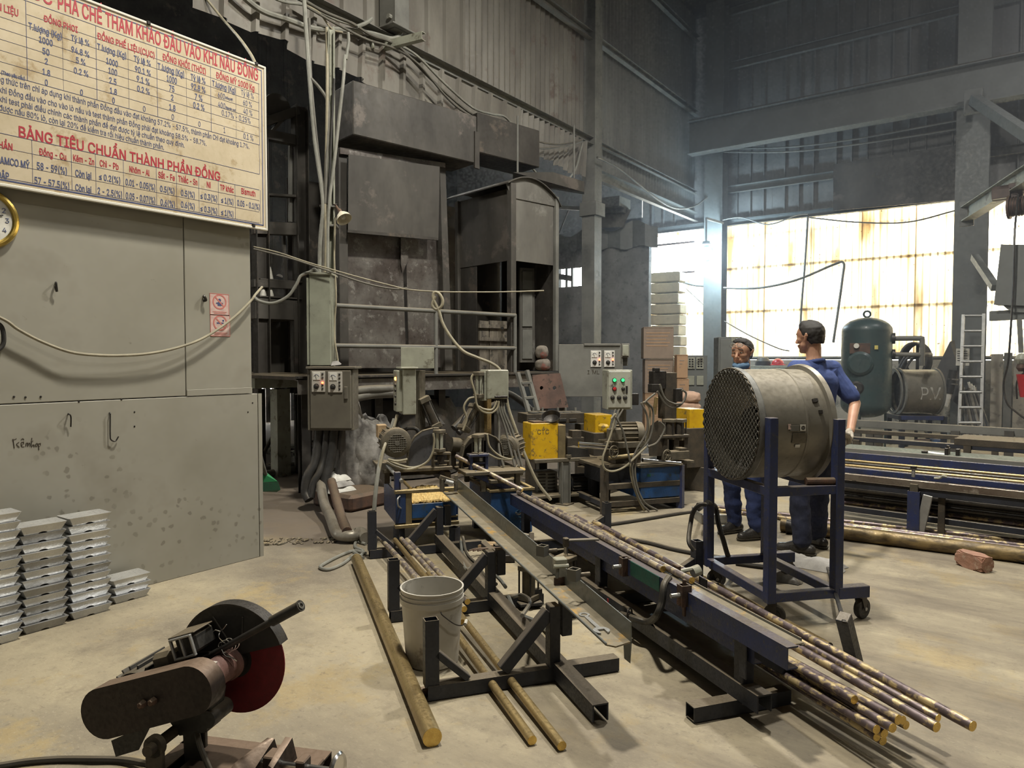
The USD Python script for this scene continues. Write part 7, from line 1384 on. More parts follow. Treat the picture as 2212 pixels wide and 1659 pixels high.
tm = PZ(1040, 1185, .02); single('timber_batten', 'pale bare timber batten lying by the right saw cabinet', 'timber', bar(PZ(990, 1178, .02), PZ(1075, 1178, .02), .1, .035), m_wood)
single('steel_block', 'dark flat steel block lying at the end of the timber batten', 'block', bar(PZ(1052, 1203, .03), PZ(1112, 1203, .03), .1, .05), m_iron)
# tray of parts behind the cart
ty = PZ(1545, 1120, 0); tr2 = thing('metal_tray', 'bright shallow metal tray of scrap parts behind the fan cart', 'tray', ty); TPn = PL(PZ(1518, 1133, 0), 54)
tr2.part('pan', cat(TPn.box(1516, 1128, 1580, 1134, .35, 0), TPn.box(1516, 1112, 1580, 1134, .01, 0), TPn.box(1516, 1112, 1580, 1134, .01, .34), TPn.box(1516, 1112, 1518, 1134, .35, 0)), m_alu)
for k in range(4): single('scrap_bar', 'short scrap bar in the bright metal tray, %s from the left' % ('first', 'second', 'third', 'fourth')[k], 'bar', bar(TPn.p(1522 + 6 * k, 1118 - k, .1 + .05 * k), TPn.p(1562 + 5 * k, 1116 + k, .06 + .06 * k), .03, .02), m_rust if k % 2 else m_iron, group='scrap bars in the metal tray')
# ================================================================ fan on its wheeled cart
Lb, Fb = PZ(1530, 1212, .16), PZ(1662, 1290, .16)
dl_ = (Fb - Lb) * [1, 1, 0]; wd_ = np.linalg.norm(dl_); dl_ /= wd_; ds_ = np.array([-dl_[1], dl_[0], 0]); ds_ = ds_ if ds_[1] > 0 else -ds_
zb_ = .16
def cpt(px, py):                                              # distance along the cart's side from the front corner
    n = np.cross(ds_, ZV); q = PN(px, py, Fb, n); return (q - Fb) @ ds_
sl_ = cpt(1806, 1258); ext = cpt(1872, 1255)
def K(u, v, z): return np.array([*(Lb[:2] + dl_[:2] * u + ds_[:2] * v), z])
ct_ = thing('fan_cart', 'navy blue wheeled steel cart carrying the big duct fan', 'cart', K(wd_ / 2, sl_ / 2, 0))
zL, zF, zR = zat(K(0, 0, 0), 862), zat(K(wd_, 0, 0), 902), zat(K(wd_, sl_, 0), 905)
for u, v, zt_2 in ((0, 0, zL), (wd_, 0, zF), (wd_, sl_, zR), (0, sl_, zR)): ct_.part('post', ang(K(u, v, zb_ - .03), K(u, v, zt_2), .055, .055, .006, up=ds_, sy=1 if True else -1, sz=1 if v < .1 else -1) if False else bar(K(u, v, zb_ - .03), K(u, v, zt_2), .055, .05, up=ds_), m_navy)
zm = zat(K(wd_, 0, 0), 1062)
for z in (zb_, zm):
    for a, b in (((0, 0), (wd_, 0)), ((wd_, 0), (wd_, sl_)), ((0, sl_), (wd_, sl_)), ((0, 0), (0, sl_))):
        ct_.part('rail', bar(K(*a, z), K(*b, z), .045, .05), m_navy)
ct_.part('outrigger', bar(K(wd_, sl_, zb_), K(wd_, ext, zb_), .06, .065), m_navy); ct_.part('outrigger', bar(K(0, sl_, zb_), K(0, ext, zb_), .06, .065), m_navy)
ct_.part('outrigger', bar(K(-.02, ext, zb_), K(wd_ + .02, ext, zb_), .06, .065), m_navy) if False else None
for u, v, a in ((0.03, .02, .6), (wd_ - .02, .02, .2), (wd_, ext - .04, 1.2), (0, ext - .04, 1.2)):
    c = K(u, v, .0); d2 = np.array([math.cos(a), math.sin(a), 0]); s2 = np.array([-d2[1], d2[0], 0]); wc = c + d2 * .02 + ZV * .058
    cas = ct_.part('castor_fork', cat(obox(c + ZV * .128, d2, s2, .06, .05, .01), *[hullof([tuple(c + s2 * k * .02 + s2 * e + q) for e in (0, k * .004) for q in (ZV * .13 - d2 * .02, ZV * .13 + d2 * .03, d2 * .012 + ZV * .05, d2 * .032 + ZV * .05)]) for k in (-1, 1)]), m_iron)
    ct_.part('castor_wheel', lathe([(.001, -.014), (.03, -.014), (.034, -.017), (.054, -.017), (.058, -.01), (.058, .01), (.054, .017), (.034, .017), (.03, .014), (.001, .014)], wc, s2, 28), m_black, cas); ct_.part('axle', rod(wc - s2 * .028, wc + s2 * .028, .01, 10), m_alu, cas)
# the fan
fc = (K(wd_ / 2, -.04, 0)); zc_ = zat(fc, 915); dep_ = pix((fc[0], fc[1], zc_))[2]; rf = 119 / FPX * dep_
fc = np.array([fc[0], fc[1], zc_]); 
nF = np.cross(ds_, ZV); qb = PN(1728, 895, fc, nF); Lf = (qb - fc) @ ds_
fn = thing('duct_fan', 'big round grey duct fan with a wire grille on the navy cart', 'fan', fc)
fn.part('casing', lathe([(rf * .97, 0), (rf, 0.0), (rf, .02), (rf * .985, .03), (rf * .985, Lf * .62), (rf * 1.0, Lf * .63), (rf * 1.0, Lf * .65), (rf * .985, Lf * .66), (rf * .985, Lf * .93), (rf * 1.06, Lf * .94), (rf * 1.08, Lf), (rf * .97, Lf), (rf * .96, Lf * .9), (rf * .96, .02)], fc, ds_, 64), m_fan, smooth=25)
fn.part('front_rim', lathe([(rf * .97, -.012), (rf * 1.02, -.012), (rf * 1.02, .02), (rf * 1.0, .03)], fc, ds_, 64), m_mesh)
wires = []; stp = rf * 2 / 25
for k in range(-12, 13):
    o = k * stp; h = math.sqrt(max(0, (rf * .98) ** 2 - o * o))
    if h < .03: continue
    for A_, B_, e in ((dl_ * .7071 + ZV * .7071, -dl_ * .7071 + ZV * .7071, 0), (-dl_ * .7071 + ZV * .7071, dl_ * .7071 + ZV * .7071, .004)):
        wires.append((fc - ds_ * (.016 + e) + A_ * o - B_ * h, fc - ds_ * (.016 + e) + A_ * o + B_ * h))
A45 = cat([rod(a, b, (.0028), 6) for a, b in wires])
fn.part('wire_grille', A45, m_mesh, kind='stuff')
fn.part('lashing', hose([fc - ds_ * .014 + (dl_ * math.cos(a) + ZV * math.sin(a)) * rf * (1.0 + .004 * math.sin(a * 40)) + ds_ * .005 * math.cos(a * 40) for a in np.linspace(0, 2 * math.pi, 240)], .004, 5, 1), m_grime)
hubm = fn.part('motor_hub', lathe([(.001, .10), (.09, .11), (.10, .14), (.10, .34), (.001, .36)], fc, ds_, 28), m_iron)
for k in range(6):
    a = k * math.pi / 3 + .3; rd_ = dl_ * math.cos(a) + ZV * math.sin(a); tn = -dl_ * math.sin(a) + ZV * math.cos(a)
    P_ = [fc + ds_ * (.2 + .05 * sgn) + rd_ * r_ + tn * (.05 * sgn + .12 * (r_ - .1) / rf * 0) for r_, sgn in ((.09, -1), (rf * .92, -1.4), (rf * .92, 1.4), (.09, 1))]
    fn.part('fan_blade', hullof([tuple(p_) for p_ in P_] + [tuple(p_ + ds_ * .004) for p_ in P_]), m_steel, hubm, smooth=False)
for k in range(3): a = k * 2.094 + .5; rd_ = dl_ * math.cos(a) + ZV * math.sin(a); fn.part('motor_strut', bar(fc + ds_ * .3 + rd_ * .09, fc + ds_ * .3 + rd_ * rf * .96, .03, .012, up=ds_), m_iron)
# labels on the casing
def onfan(px, py, w_, h_, name, m, th=.002):
    d = ray(px, py); lo_, hi_ = .5, 9.0
    o = EYEP - fc; dd = d - ds_ * (d @ ds_); oo = o - ds_ * (o @ ds_); a_, b_, c_ = dd @ dd, 2 * dd @ oo, oo @ oo - (rf * .99) ** 2
    t_ = (-b_ - math.sqrt(max(0, b_ * b_ - 4 * a_ * c_))) / (2 * a_); q = EYEP + d * t_; n = q - fc; n -= ds_ * (n @ ds_); n /= np.linalg.norm(n); tn = np.cross(n, ds_)
    return fn.part(name, obox(q + n * .003, ds_, tn, w_, h_, th, .0005, n), m), q, n, tn
b_, q, n, tn = onfan(1726, 946, .085, .058, 'rating_plate', m_dustm); onfan(1716, 925, .055, .03, 'rating_plate', m_steel); onfan(1705, 922, .016, .03, 'red_label', m_stick)
b_, q, n, tn = onfan(1734, 924, .034, .034, 'emblem_label', m_white)
fn.part('emblem', cat(lathe([(.007, .0), (.011, .0), (.011, .002), (.007, .002)], q + n * .004 + tn * .003 * 0, n, 16), obox(q + n * .005, ds_, tn, .004, .012, .001, .0003, n)), m_black, b_)
onfan(1722, 963, .03, .018, 'oval_label', m_white)
for px, py in ((1758, 866), (1772, 890), (1762, 865)): onfan(px, py, .02, .02, 'bolt', m_iron, .012)
single('copper_tube', 'short dull copper tube resting on the fan cart rail', 'tube', rod(K(wd_, sl_ - .02, zm + .045), K(wd_ - .02, sl_ * .55, zm + .045), .02, 12), m_rust)
# rags and bars on the floor around the cart
c = PZ(1765, 1225, .0); rag(c, .32, .2, .05, 'white crumpled cloth on the floor behind the fan cart', m_fabric, 11, name='crumpled_cloth'); c = PZ(1728, 1215, .0); rag(c, .16, .14, .05, 'small crumpled white cloth left of the larger one', m_fabric, 13, name='crumpled_cloth')
c = PZ(1695, 1250, 0); rag(c, .22, .2, .05, 'dark crumpled rag inside the fan cart frame', m_black, 17, name='crumpled_cloth')
gh([(1590, 1215), (1640, 1222), (1680, 1226), (1700, 1235), (1720, 1250)], .02, 'black cable lying inside the fan cart frame', m_black)
single('leaning_bar', 'thin steel bar leaning onto the tilted upright of the rod cradle', 'bar', bar(PZ(1788, 1236, .0) + ZV * .03, PZ(1824, 1345, .26), .02, .014), m_iron)
# ================================================================ the two men
def blob(chains, step=.018, it=12):
    ms = []
    for a, ra, b, rb in chains:
        s1 = m3.Manifold.sphere(ra, 20).translate(tuple(map(float, a))); s2 = m3.Manifold.sphere(rb, 20).translate(tuple(map(float, b)))
        ms.append(m3.Manifold.batch_hull([s1, s2]))
    u = m3.Manifold.batch_boolean(ms, m3.OpType.Add).refine_to_length(step); v, f = tri(u)
    t = trimesh.Trimesh(v, f, process=True); trimesh.smoothing.filter_taubin(t, .5, .53, iterations=it); return t
m_skin = mat('skin', {'tc': ('texture_coordinate', {}), 'n': ('noise_texture', {'scale': 9, 'detail': 4}), 'rp': ('rgb_ramp', {'ramp': [(.35, (.46, .26, .17)), (.65, (.37, .195, .125))]}), 'p': ('principled_bsdf', {'roughness': .5, 'subsurface_weight': .15, 'subsurface_radius': (.8, .3, .2), 'subsurface_scale': .01})}, [('tc.object', 'n.vector'), ('n.fac', 'rp.fac'), ('rp.color', 'p.base_color')])
m_hair = paint('black_hair', (.018, .016, .015), (.03, .027, .025), .5, 0, 60, .6, stretch=(3, 3, .6))
m_shirt = paint('blue_work_shirt', (.055, .085, .24), (.042, .066, .185), .85, 0, 6, .25); m_shirt2 = paint('navy_work_shirt', (.03, .045, .12), (.024, .036, .095), .85, 0, 6, .25); m_trou = paint('navy_trousers', (.016, .02, .045), (.012, .015, .032), .85, 0, 6, .3); m_trou2 = paint('blue_trousers', (.022, .036, .115), (.017, .028, .085), .85, 0, 6, .3)
m_shoe = paint('black_leather', (.014, .013, .012), (.03, .027, .024), .35, 0, 14, .15); m_mask = plain('pale_blue_mask', (.12, .22, .36), .8); m_glove = paint('knitted_glove', (.42, .38, .32), (.32, .29, .25), .9, 0, 40, .4); m_eye = plain('eye_white', (.6, .57, .52), .25); m_dark = plain('iris_dark', (.012, .009, .008), .2); m_lip = plain('lip', (.28, .11, .085), .5)
def man(pos, heading, H_, J, lab, shirt, trou, head_yaw, head_pitch, foot, extras):
    hd = math.radians(heading); fwd = np.array([math.sin(hd), math.cos(hd), 0]); rgt = np.array([math.cos(hd), -math.sin(hd), 0]); k = H_ / 1.70
    def W(p): p = np.asarray(p, float) * k; return np.array([pos[0], pos[1], 0]) + rgt * p[0] + fwd * p[1] + ZV * p[2]
    t = thing('person', lab, 'person', (pos[0], pos[1], 0))
    def G(ch, step=.018, it=12): 
        q = blob([(np.asarray(a) * k, ra * k, np.asarray(b) * k, rb * k) for a, ra, b, rb in ch], step, it); v = q.vertices
        return trimesh.Trimesh(np.array([pos[0], pos[1], 0]) + v[:, :1] * rgt + v[:, 1:2] * fwd + v[:, 2:] * ZV, q.faces, process=False)
    nk, hc = np.array(J['neck']), np.array(J['head'])
    cy_, sy_ = math.cos(head_yaw), math.sin(head_yaw); cp, sp = math.cos(head_pitch), math.sin(head_pitch)
    def Hd(p):
        x, y, z = p; y, z = y * cp - z * sp, y * sp + z * cp; x, y = x * cy_ - y * sy_, x * sy_ + y * cy_
        return hc + np.array([x, y, z])
    headc = [((0, -.018, .025), .084, (0, .012, .03), .08), ((0, .0, .0), .074, (0, .045, -.075), .040), ((-.03, .03, -.05), .036, (.03, .03, -.05), .036), ((-.04, .05, -.01), .030, (.04, .05, -.01), .030), ((-.03, .068, .032), .018, (.03, .068, .032), .018), ((0, .082, .015), .010, (0, .102, -.022), .0125), ((-.012, .092, -.026), .009, (.012, .092, -.026), .009), ((-.016, .082, -.052), .010, (.016, .082, -.052), .010), ((-.014, .078, -.064), .010, (.014, .078, -.064), .010), ((0, .068, -.09), .020, (0, .06, -.085), .024), ((-.078, -.005, .005), .012, (-.084, -.018, .012), .012), ((-.078, -.002, -.02), .009, (-.086, -.018, .022), .010), ((.078, -.005, .005), .012, (.084, -.018, .012), .012), ((.078, -.002, -.02), .009, (.086, -.018, .022), .010)]
    ch = [(Hd(a), ra, Hd(b), rb) for a, ra, b, rb in headc]
    sL, sR, eL, eR, wL, wR = [np.array(J[q]) for q in ('sL', 'sR', 'eL', 'eR', 'wL', 'wR')]; pv = np.array(J['pelvis']); cst = np.array(J['chest'])
    hL, hR, kL, kR, aL, aR = [np.array(J[q]) for q in ('hL', 'hR', 'kL', 'kR', 'aL', 'aR')]
    ch += [(nk, .052, Hd((0, -.02, -.03)), .055), (nk, .055, cst, .11)]
    tors = [(sL, .062, sR, .062), (cst + [-.07, 0, 0], .115, cst + [.07, 0, 0], .115), (cst + [-.06, 0, 0], .112, pv + [-.06, 0, .05], .10), (cst + [.06, 0, 0], .112, pv + [.06, 0, .05], .10), (pv + [-.06, 0, 0], .105, pv + [.06, 0, 0], .105), (sL, .06, cst, .10), (sR, .06, cst, .10)]
    arms = [(sL, .052, eL, .040), (sR, .052, eR, .040), (eL, .040, wL, .027), (eR, .040, wR, .027)]
    legs = [(hL, .088, kL, .056), (hR, .088, kR, .056), (kL, .056, aL, .040), (kR, .056, aR, .040)]
    body = t.part('body', G(ch + tors + arms + legs), m_skin, smooth=True)
    # hands
    for side, w_, e_, gl in (('L', wL, eL, J.get('gloveL')), ('R', wR, eR, J.get('gloveR'))):
        d = (w_ - e_) / np.linalg.norm(w_ - e_); d = np.array(J.get('hand' + side, d), float); d /= np.linalg.norm(d); sx = np.cross(d, [0, 0, 1.0]); sx = sx / np.linalg.norm(sx); up = np.cross(sx, d)
        pal = w_ + d * .085; hc_ = [(w_, .026, w_ + d * .03, .024), (w_ + d * .03 - sx * .012, .017, pal - sx * .028, .014), (w_ + d * .03 + sx * .012, .017, pal + sx * .028, .013), (w_ + d * .05 - sx * .02, .015, w_ + d * .05 + sx * .02, .014)]
        for i, (o, L) in enumerate(((-.030, .068), (-.010, .078), (.010, .072), (.029, .056))):
            b0 = pal + sx * o; b1 = b0 + d * L * .5 - up * .012; b2 = b1 + d * L * .28 - up * L * .42; hc_ += [(b0, .0105, b1, .0095), (b1, .0095, b2, .008)]
        tb = w_ + d * .03 - sx * .026; hc_ += [(tb, .013, tb + d * .035 - sx * .022 - up * .012, .011), (tb + d * .035 - sx * .022 - up * .012, .011, tb + d * .065 - sx * .018 - up * .03, .009)]
        t.part('glove' if gl else 'hand', G(hc_, .006, 5), m_glove if gl else m_skin, body, smooth=True)
    sh = [(a, ra + .012, b, rb + .012) for a, ra, b, rb in tors] + [(sL, .072, sL + (eL - sL) * .8, .064), (sR, .072, sR + (eR - sR) * .8, .064), (nk + [0, -.01, -.045], .07, cst, .11), (pv + [-.06, 0, -.05], .125, pv + [.06, 0, -.05], .125)]
    S_ = G(sh, .016, 8); v = S_.vertices; v += (meshkit.fbm(v * 9 + 3, 3, 2)[:, None] - .5) * .022 * trimesh.Trimesh(v, S_.faces, process=False).vertex_normals; S_.vertices = v
    shp = t.part('shirt', S_, shirt, body, smooth=True)
    col = [(nk + np.array([.064 * math.cos(a), .064 * math.sin(a) - .004, -.028 + .02 * math.sin(a) * -1])) for a in np.linspace(math.pi * .62, math.pi * 2.38, 15)]
    cm = hose([W(q) for q in col], .016 * k, 8, 2); t.part('collar', cm, shirt, body, smooth=True)
    tr = [(pv + [-.06, 0, -.03], .112, pv + [.06, 0, -.03], .112), (hL, .104, kL, .074), (hR, .104, kR, .074), (kL, .074, aL + [0, 0, .02], .066), (kR, .074, aR + [0, 0, .02], .066)]
    T_ = G(tr, .018, 8); v = T_.vertices; v += (meshkit.fbm(v * [10, 10, 16] + 7, 3, 5)[:, None] - .5) * .03 * trimesh.Trimesh(v, T_.faces, process=False).vertex_normals; v[:, 2] = np.maximum(v[:, 2], .035); T_.vertices = v
    t.part('trousers', T_, trou, body, smooth=True)
    for a_, ang_ in ((aL, foot[0]), (aR, foot[1])):
        d = np.array([math.sin(ang_), math.cos(ang_), 0]); sx = np.array([d[1], -d[0], 0]); c = np.array([a_[0], a_[1], 0])
        sc = [(c - d * .055 + ZV * .045, .042, c + d * .06 + ZV * .045, .044), (c + d * .06 + ZV * .042, .044, c + d * .15 + ZV * .036, .036), (c - d * .01 + ZV * .06, .045, c - d * .01 + ZV * .115, .05), (c + d * .03 + ZV * .07, .04, c + d * .1 + ZV * .045, .036)]
        q = G(sc, .010, 5); q.vertices[:, 2] = np.maximum(q.vertices[:, 2], .014); s_ = t.part('shoe', q, m_shoe, body, smooth=True)
        so = G([(c - d * .06 + ZV * .03, .043, c + d * .06 + ZV * .03, .047), (c + d * .06 + ZV * .03, .047, c + d * .155 + ZV * .03, .04)], .012, 3); so.vertices[:, 2] = np.clip(so.vertices[:, 2], 0.0, .02); t.part('sole', so, m_black, s_, smooth=30)
        t.part('laces', cat([bar(W(c + d * (.045 + .018 * i) - sx * .022 + ZV * (.098 - .012 * i)), W(c + d * (.045 + .018 * i) + sx * .022 + ZV * (.098 - .012 * i)), .005, .005) for i in range(4)]), m_iron, s_, kind='stuff')
    # hair
    hr = blob([(np.array(a), ra, np.array(b), rb) for a, ra, b, rb in (((0, -.022, .035), .090, (0, -.0, .048), .084), ((0, -.03, .0), .078, (0, -.036, -.03), .062), ((-.02, .02, .085), .045, (.02, .02, .085), .045))], .010, 6)
    v = hr.vertices; keep = (v[:, 1] < .052 - .35 * np.maximum(0, .06 - v[:, 2]) - .0) | (v[:, 2] > .072); 
    v = v + (meshkit.fbm(v * 45, 2, 3)[:, None] - .5) * .008
    bad = ~((hr.vertices[:, 1] < .055 + .6 * (hr.vertices[:, 2] - .085)) | (hr.vertices[:, 1] < -.01 + .0 * v[:, 2]) & (hr.vertices[:, 2] > -.02))
    low = hr.vertices[:, 2] < (-.055 + .0 * v[:, 1]); v[bad | low] = v[bad | low] * .80
    t.part('hair', trimesh.Trimesh(np.array([W(Hd(p)) for p in v]), hr.faces, process=False), m_hair, body, smooth=True)
    for s_ in (-1, 1):
        def ell(c, r3, m, nm):
            e = trimesh.creation.icosphere(2, 1.0); return t.part(nm, trimesh.Trimesh(np.array([W(Hd(np.array(c) + p * r3)) for p in e.vertices]), e.faces, process=False), m, body, smooth=True)
        ell((s_ * .030, .0755, .012), (.013, .007, .006), m_eye, 'eye'); ell((s_ * .030, .0805, .011), (.006, .004, .0058), m_dark, 'iris')
        t.part('eyelid', hose([W(Hd((s_ * .030 + x, .079 - abs(x) * .25, .0175 - abs(x) * .2))) for x in (-.015, -.006, .004, .015)], .0032 * k, 6, 3), m_skin, body)
        t.part('eyebrow', hose([W(Hd((s_ * x, .084 - (x - .03) * .35 if x > .03 else .0855, .034 + (.003 if x < .04 else 0)))) for x in (.014, .026, .038, .048)], .0042 * k, 6, 3), m_hair, body)
    t.part('mouth', hose([W(Hd((x, .0905 - abs(x) * .35, -.0575 - abs(x) * .08))) for x in (-.024, -.010, 0, .010, .024)], .0036 * k, 6, 3), m_lip, body)
    extras(t, W, Hd, body, G); return t
J1 = dict(neck=(0, -.0, 1.42), head=(0, .03, 1.575), chest=(0, 0, 1.25), sL=(-.185, 0, 1.345), sR=(.185, 0, 1.345), eL=(-.25, -.02, 1.09), eR=(.25, -.02, 1.09), wL=(-.24, .08, .86), wR=(.24, .10, .86), pelvis=(0, 0, .95), hL=(-.09, 0, .88), hR=(.09, 0, .88), kL=(-.12, .03, .48), kR=(.10, .02, .48), aL=(-.14, .0, .09), aR=(.12, -.06, .09))
def ex1(t, W, Hd, body, G):
    g = t.part('spectacles', cat(*[hose([W(Hd((s * .032 + .026 * math.cos(a), .094 - .015 * abs(math.cos(a)) * 0, .078 + .017 * math.sin(a)))) for a in np.linspace(0, 6.3, 18)], .0022, 6, 1) for s in (-1, 1)], hose([W(Hd((-.006, .097, .08))), W(Hd((0, .098, .082))), W(Hd((.006, .097, .08)))], .002, 6), *[hose([W(Hd((s * .058, .088, .08))), W(Hd((s * .082, .05, .065))), W(Hd((s * .09, -.01, .03)))], .002, 6) for s in (-1, 1)]), m_alu, body)
    m_lens = mat('lens_glass', {'a': ('transparent_bsdf', {}), 'b': ('glossy_bsdf', {'roughness': .02}), 'm': ('mix_closure', {'fac': .35})}, [('a.BSDF', 'm.closure1'), ('b.BSDF', 'm.closure2')], surface='m.closure')
    for s in (-1, 1): t.part('lens', extr(Point(0, 0).buffer(.024).simplify(.001), .0015, W(Hd((s * .032, .093, .078))), (W(Hd((1, 0, 0))) - W(Hd((0, 0, 0)))), (W(Hd((0, 0, .7))) - W(Hd((0, 0, 0)))), (W(Hd((0, 1, 0))) - W(Hd((0, 0, 0))))), m_lens, g, smooth=False)
    t.part('face_mask', G([(Hd((-.05, .03, -.10)), .028, Hd((0, .07, -.105)), .034), (Hd((.05, .03, -.10)), .028, Hd((0, .07, -.105)), .034), (Hd((0, .06, -.125)), .03, Hd((0, .04, -.11)), .04)], .008, 5), m_mask, body, smooth=True)
    for s in (-1, 1): t.part('mask_strap', hose([W(Hd((s * .062, .04, -.085))), W(Hd((s * .078, .02, -.045))), W(Hd((s * .09, -.008, -.005)))], .0022, 5), m_mask, body)
p1 = PZ(1603, 1158, 0)
man((p1[0], p1[1]), 196, 1.615, J1, 'man in navy work clothes with spectacles on his forehead and a mask under his chin', m_shirt2, m_trou2, .12, -.12, (.35, .15), ex1)
J2 = dict(neck=(0, -.0, 1.425), head=(-.01, .03, 1.585), chest=(0, .0, 1.25), sL=(-.185, -.01, 1.345), sR=(.185, 0, 1.345), eL=(-.28, -.19, 1.10), eR=(.27, -.14, 1.10), wL=(-.15, -.33, .94), wR=(.05, -.28, .92), handL=(.8, -.05, -.35), handR=(-.8, -.1, -.35), gloveL=True, gloveR=True, pelvis=(0, 0, .95), hL=(-.09, 0, .88), hR=(.09, 0, .88), kL=(-.13, .0, .48), kR=(.11, .03, .48), aL=(-.15, -.05, .09), aR=(.13, .06, .09))
def ex2(t, W, Hd, body, G):
    t.part('belt', lathe([(.128, -.02), (.134, -.02), (.134, .02), (.128, .02)], W((0, 0, .93)), ZV, 24), m_black, body) if False else None
p2 = PZ(1752, 1190, 0)
man((p2[0], p2[1]), -62, 1.725, J2, 'man in a blue short-sleeved work shirt seen from behind with gloved hands at his back', m_shirt, m_trou, .25, -.10, (-.5, .1), ex2)
# ================================================================ rod racks at the right
RKP = PL(PZ(1975, 1150, 0), 96)
rk = thing('rod_rack', 'front blue and bare steel run-out rack with a polished slide rail', 'rack', RKP.p(1975, 1150) * [1, 1, 0])
P = RKP; X1 = 2900
def rl_(t, nm, y0, h_, dep, off, m, x0=1812, x1=X1, yref=None):
    u0, u1 = P.uz(x0, 1000, off)[0], P.uz(x1, 1000, off)[0]; z = P.uz(1975, y0, off)[1]; hh = h_
    return t.part(nm, obox(P.at((u0 + u1) / 2, off + dep / 2, z), P.x, P.n, u1 - u0, dep, hh, .004), m)
m_slide = paint('worn_slide_steel', (.24, .21, .175), (.14, .11, .09), .4, .55, 4, .05, world=True, c3=(.36, .33, .29), sc3=2)
rl_(rk, 'slide_rail', 1045, .055, .05, -.02, m_slide); rl_(rk, 'blue_rail', 1030, .05, .06, .12, m_navy); rl_(rk, 'lower_rail', 1062, .06, .06, .0, m_navyd)
rl_(rk, 'base_beam', 1118, .05, .08, .10, m_navyd)
for px in (1975, 2330):
    q = P.p(px, 1060, .0); rk.part('leg', sqt([q[0], q[1], 0], q, .10, .09, .006), m_navy, smooth=False); rk.part('inner_leg', bar([q[0], q[1], .12], q + ZV * .06, .06, .06), m_dustm)
    q2 = P.p(px + 40, 1145, -.0); rk.part('brace', bar(P.p(px + 30, 1070, -.02), P.p(px + 12, 1147, -.02), .07, .03, up=P.n), m_alu); q3 = P.p(px + 60, 1060, .06); rk.part('leg', bar([q3[0], q3[1], 0], q3, .05, .05), m_grime); rk.part('foot_plate', obox([q[0], q[1], .008], P.x, P.n, .2, .16, .016), m_grime)
for px, py in ((1845, 1040), (1973, 1025)): q = P.p(px, py, .02); c_ = rk.part('stop_pin', rod(q - ZV * .02, q + ZV * .06, .014, 10), m_alu); rk.part('pin_head', rod(q + ZV * .05, q + ZV * .07, .025, 8), m_iron, c_)
q = P.p(2030, 1042, -.02); rk.part('hook', hose([q + P.x * a + ZV * b for a, b in ((-.04, .03), (.0, .035), (.02, .055), (.05, .05))], .010, 6), m_boxg)
rk2 = thing('rod_rack', 'second rack behind with a grey-green table top and a roller fitting', 'rack', P.p(2000, 1080, 1.0) * [1, 1, 0])
for (nm, y0, h_, dep, off, m) in (('table_top', 985, .05, .34, .65, m_steel), ('blue_fascia', 998, .08, .05, .62, m_navy), ('lower_rail', 1015, .05, .05, .68, m_navyd)): rl_(rk2, nm, y0, h_, dep, off, m)
m_gtop = paint('table_green_grey', (.11, .135, .115), (.08, .095, .085), .5, .1, 4, .05, world=True)
rl_(rk2, 'table_plate', 980, .012, .33, .66, m_gtop)
for px in (2062, 2380): q = P.p(px, 1000, .75); rk2.part('leg', bar([q[0], q[1], 0], q, .09, .08), m_navy); q = P.p(px, 1000, .95); rk2.part('leg', bar([q[0], q[1], 0], q, .09, .08), m_navy)
ro = rk2.part('roller', rod(P.p(2003, 980, .75), P.p(2042, 985, .75), .03, 16), m_alu); rk2.part('roller_bracket', cat(P.box(1990, 974, 2003, 988, .1, .7), P.box(2040, 968, 2048, 990, .1, .7), bar(P.p(2044, 975, .72), P.p(2048, 962, .72), .03, .02), P.box(2064, 970, 2072, 985, .06, .7)), m_iron, ro); rk2.part('spindle', rod(P.p(2042, 984, .75), P.p(2070, 988, .75), .015, 10), m_chrome, ro)
rk3 = thing('rod_rack', 'far dark run-out rack of long rails near the back wall', 'rack', P.p(1950, 980, 4.0) * [1, 1, 0])
for (y0, h_, dep, off, m, x0) in ((922, .10, .1, 4.2, m_steel, 1815), (940, .05, .1, 3.4, m_grime, 1815), (958, .05, .1, 2.4, m_navyd, 1815), (948, .07, .5, 1.7, m_grime, 2060)):
    rl_(rk3, 'rail', y0, h_, dep, off, m, x0)
for px in (1830, 1852, 1880, 1898, 2064, 2180): q = P.p(px, 930, 4.2); rk3.part('leg', bar([q[0], q[1], 0], q, .12, .1), m_soot2)
for off, px in ((3.4, 2150), (2.4, 2090), (3.4, 1900), (2.4, 1850)): q = P.p(px, 950, off); rk3.part('leg', bar([q[0], q[1], 0], q, .07, .07), m_grime)
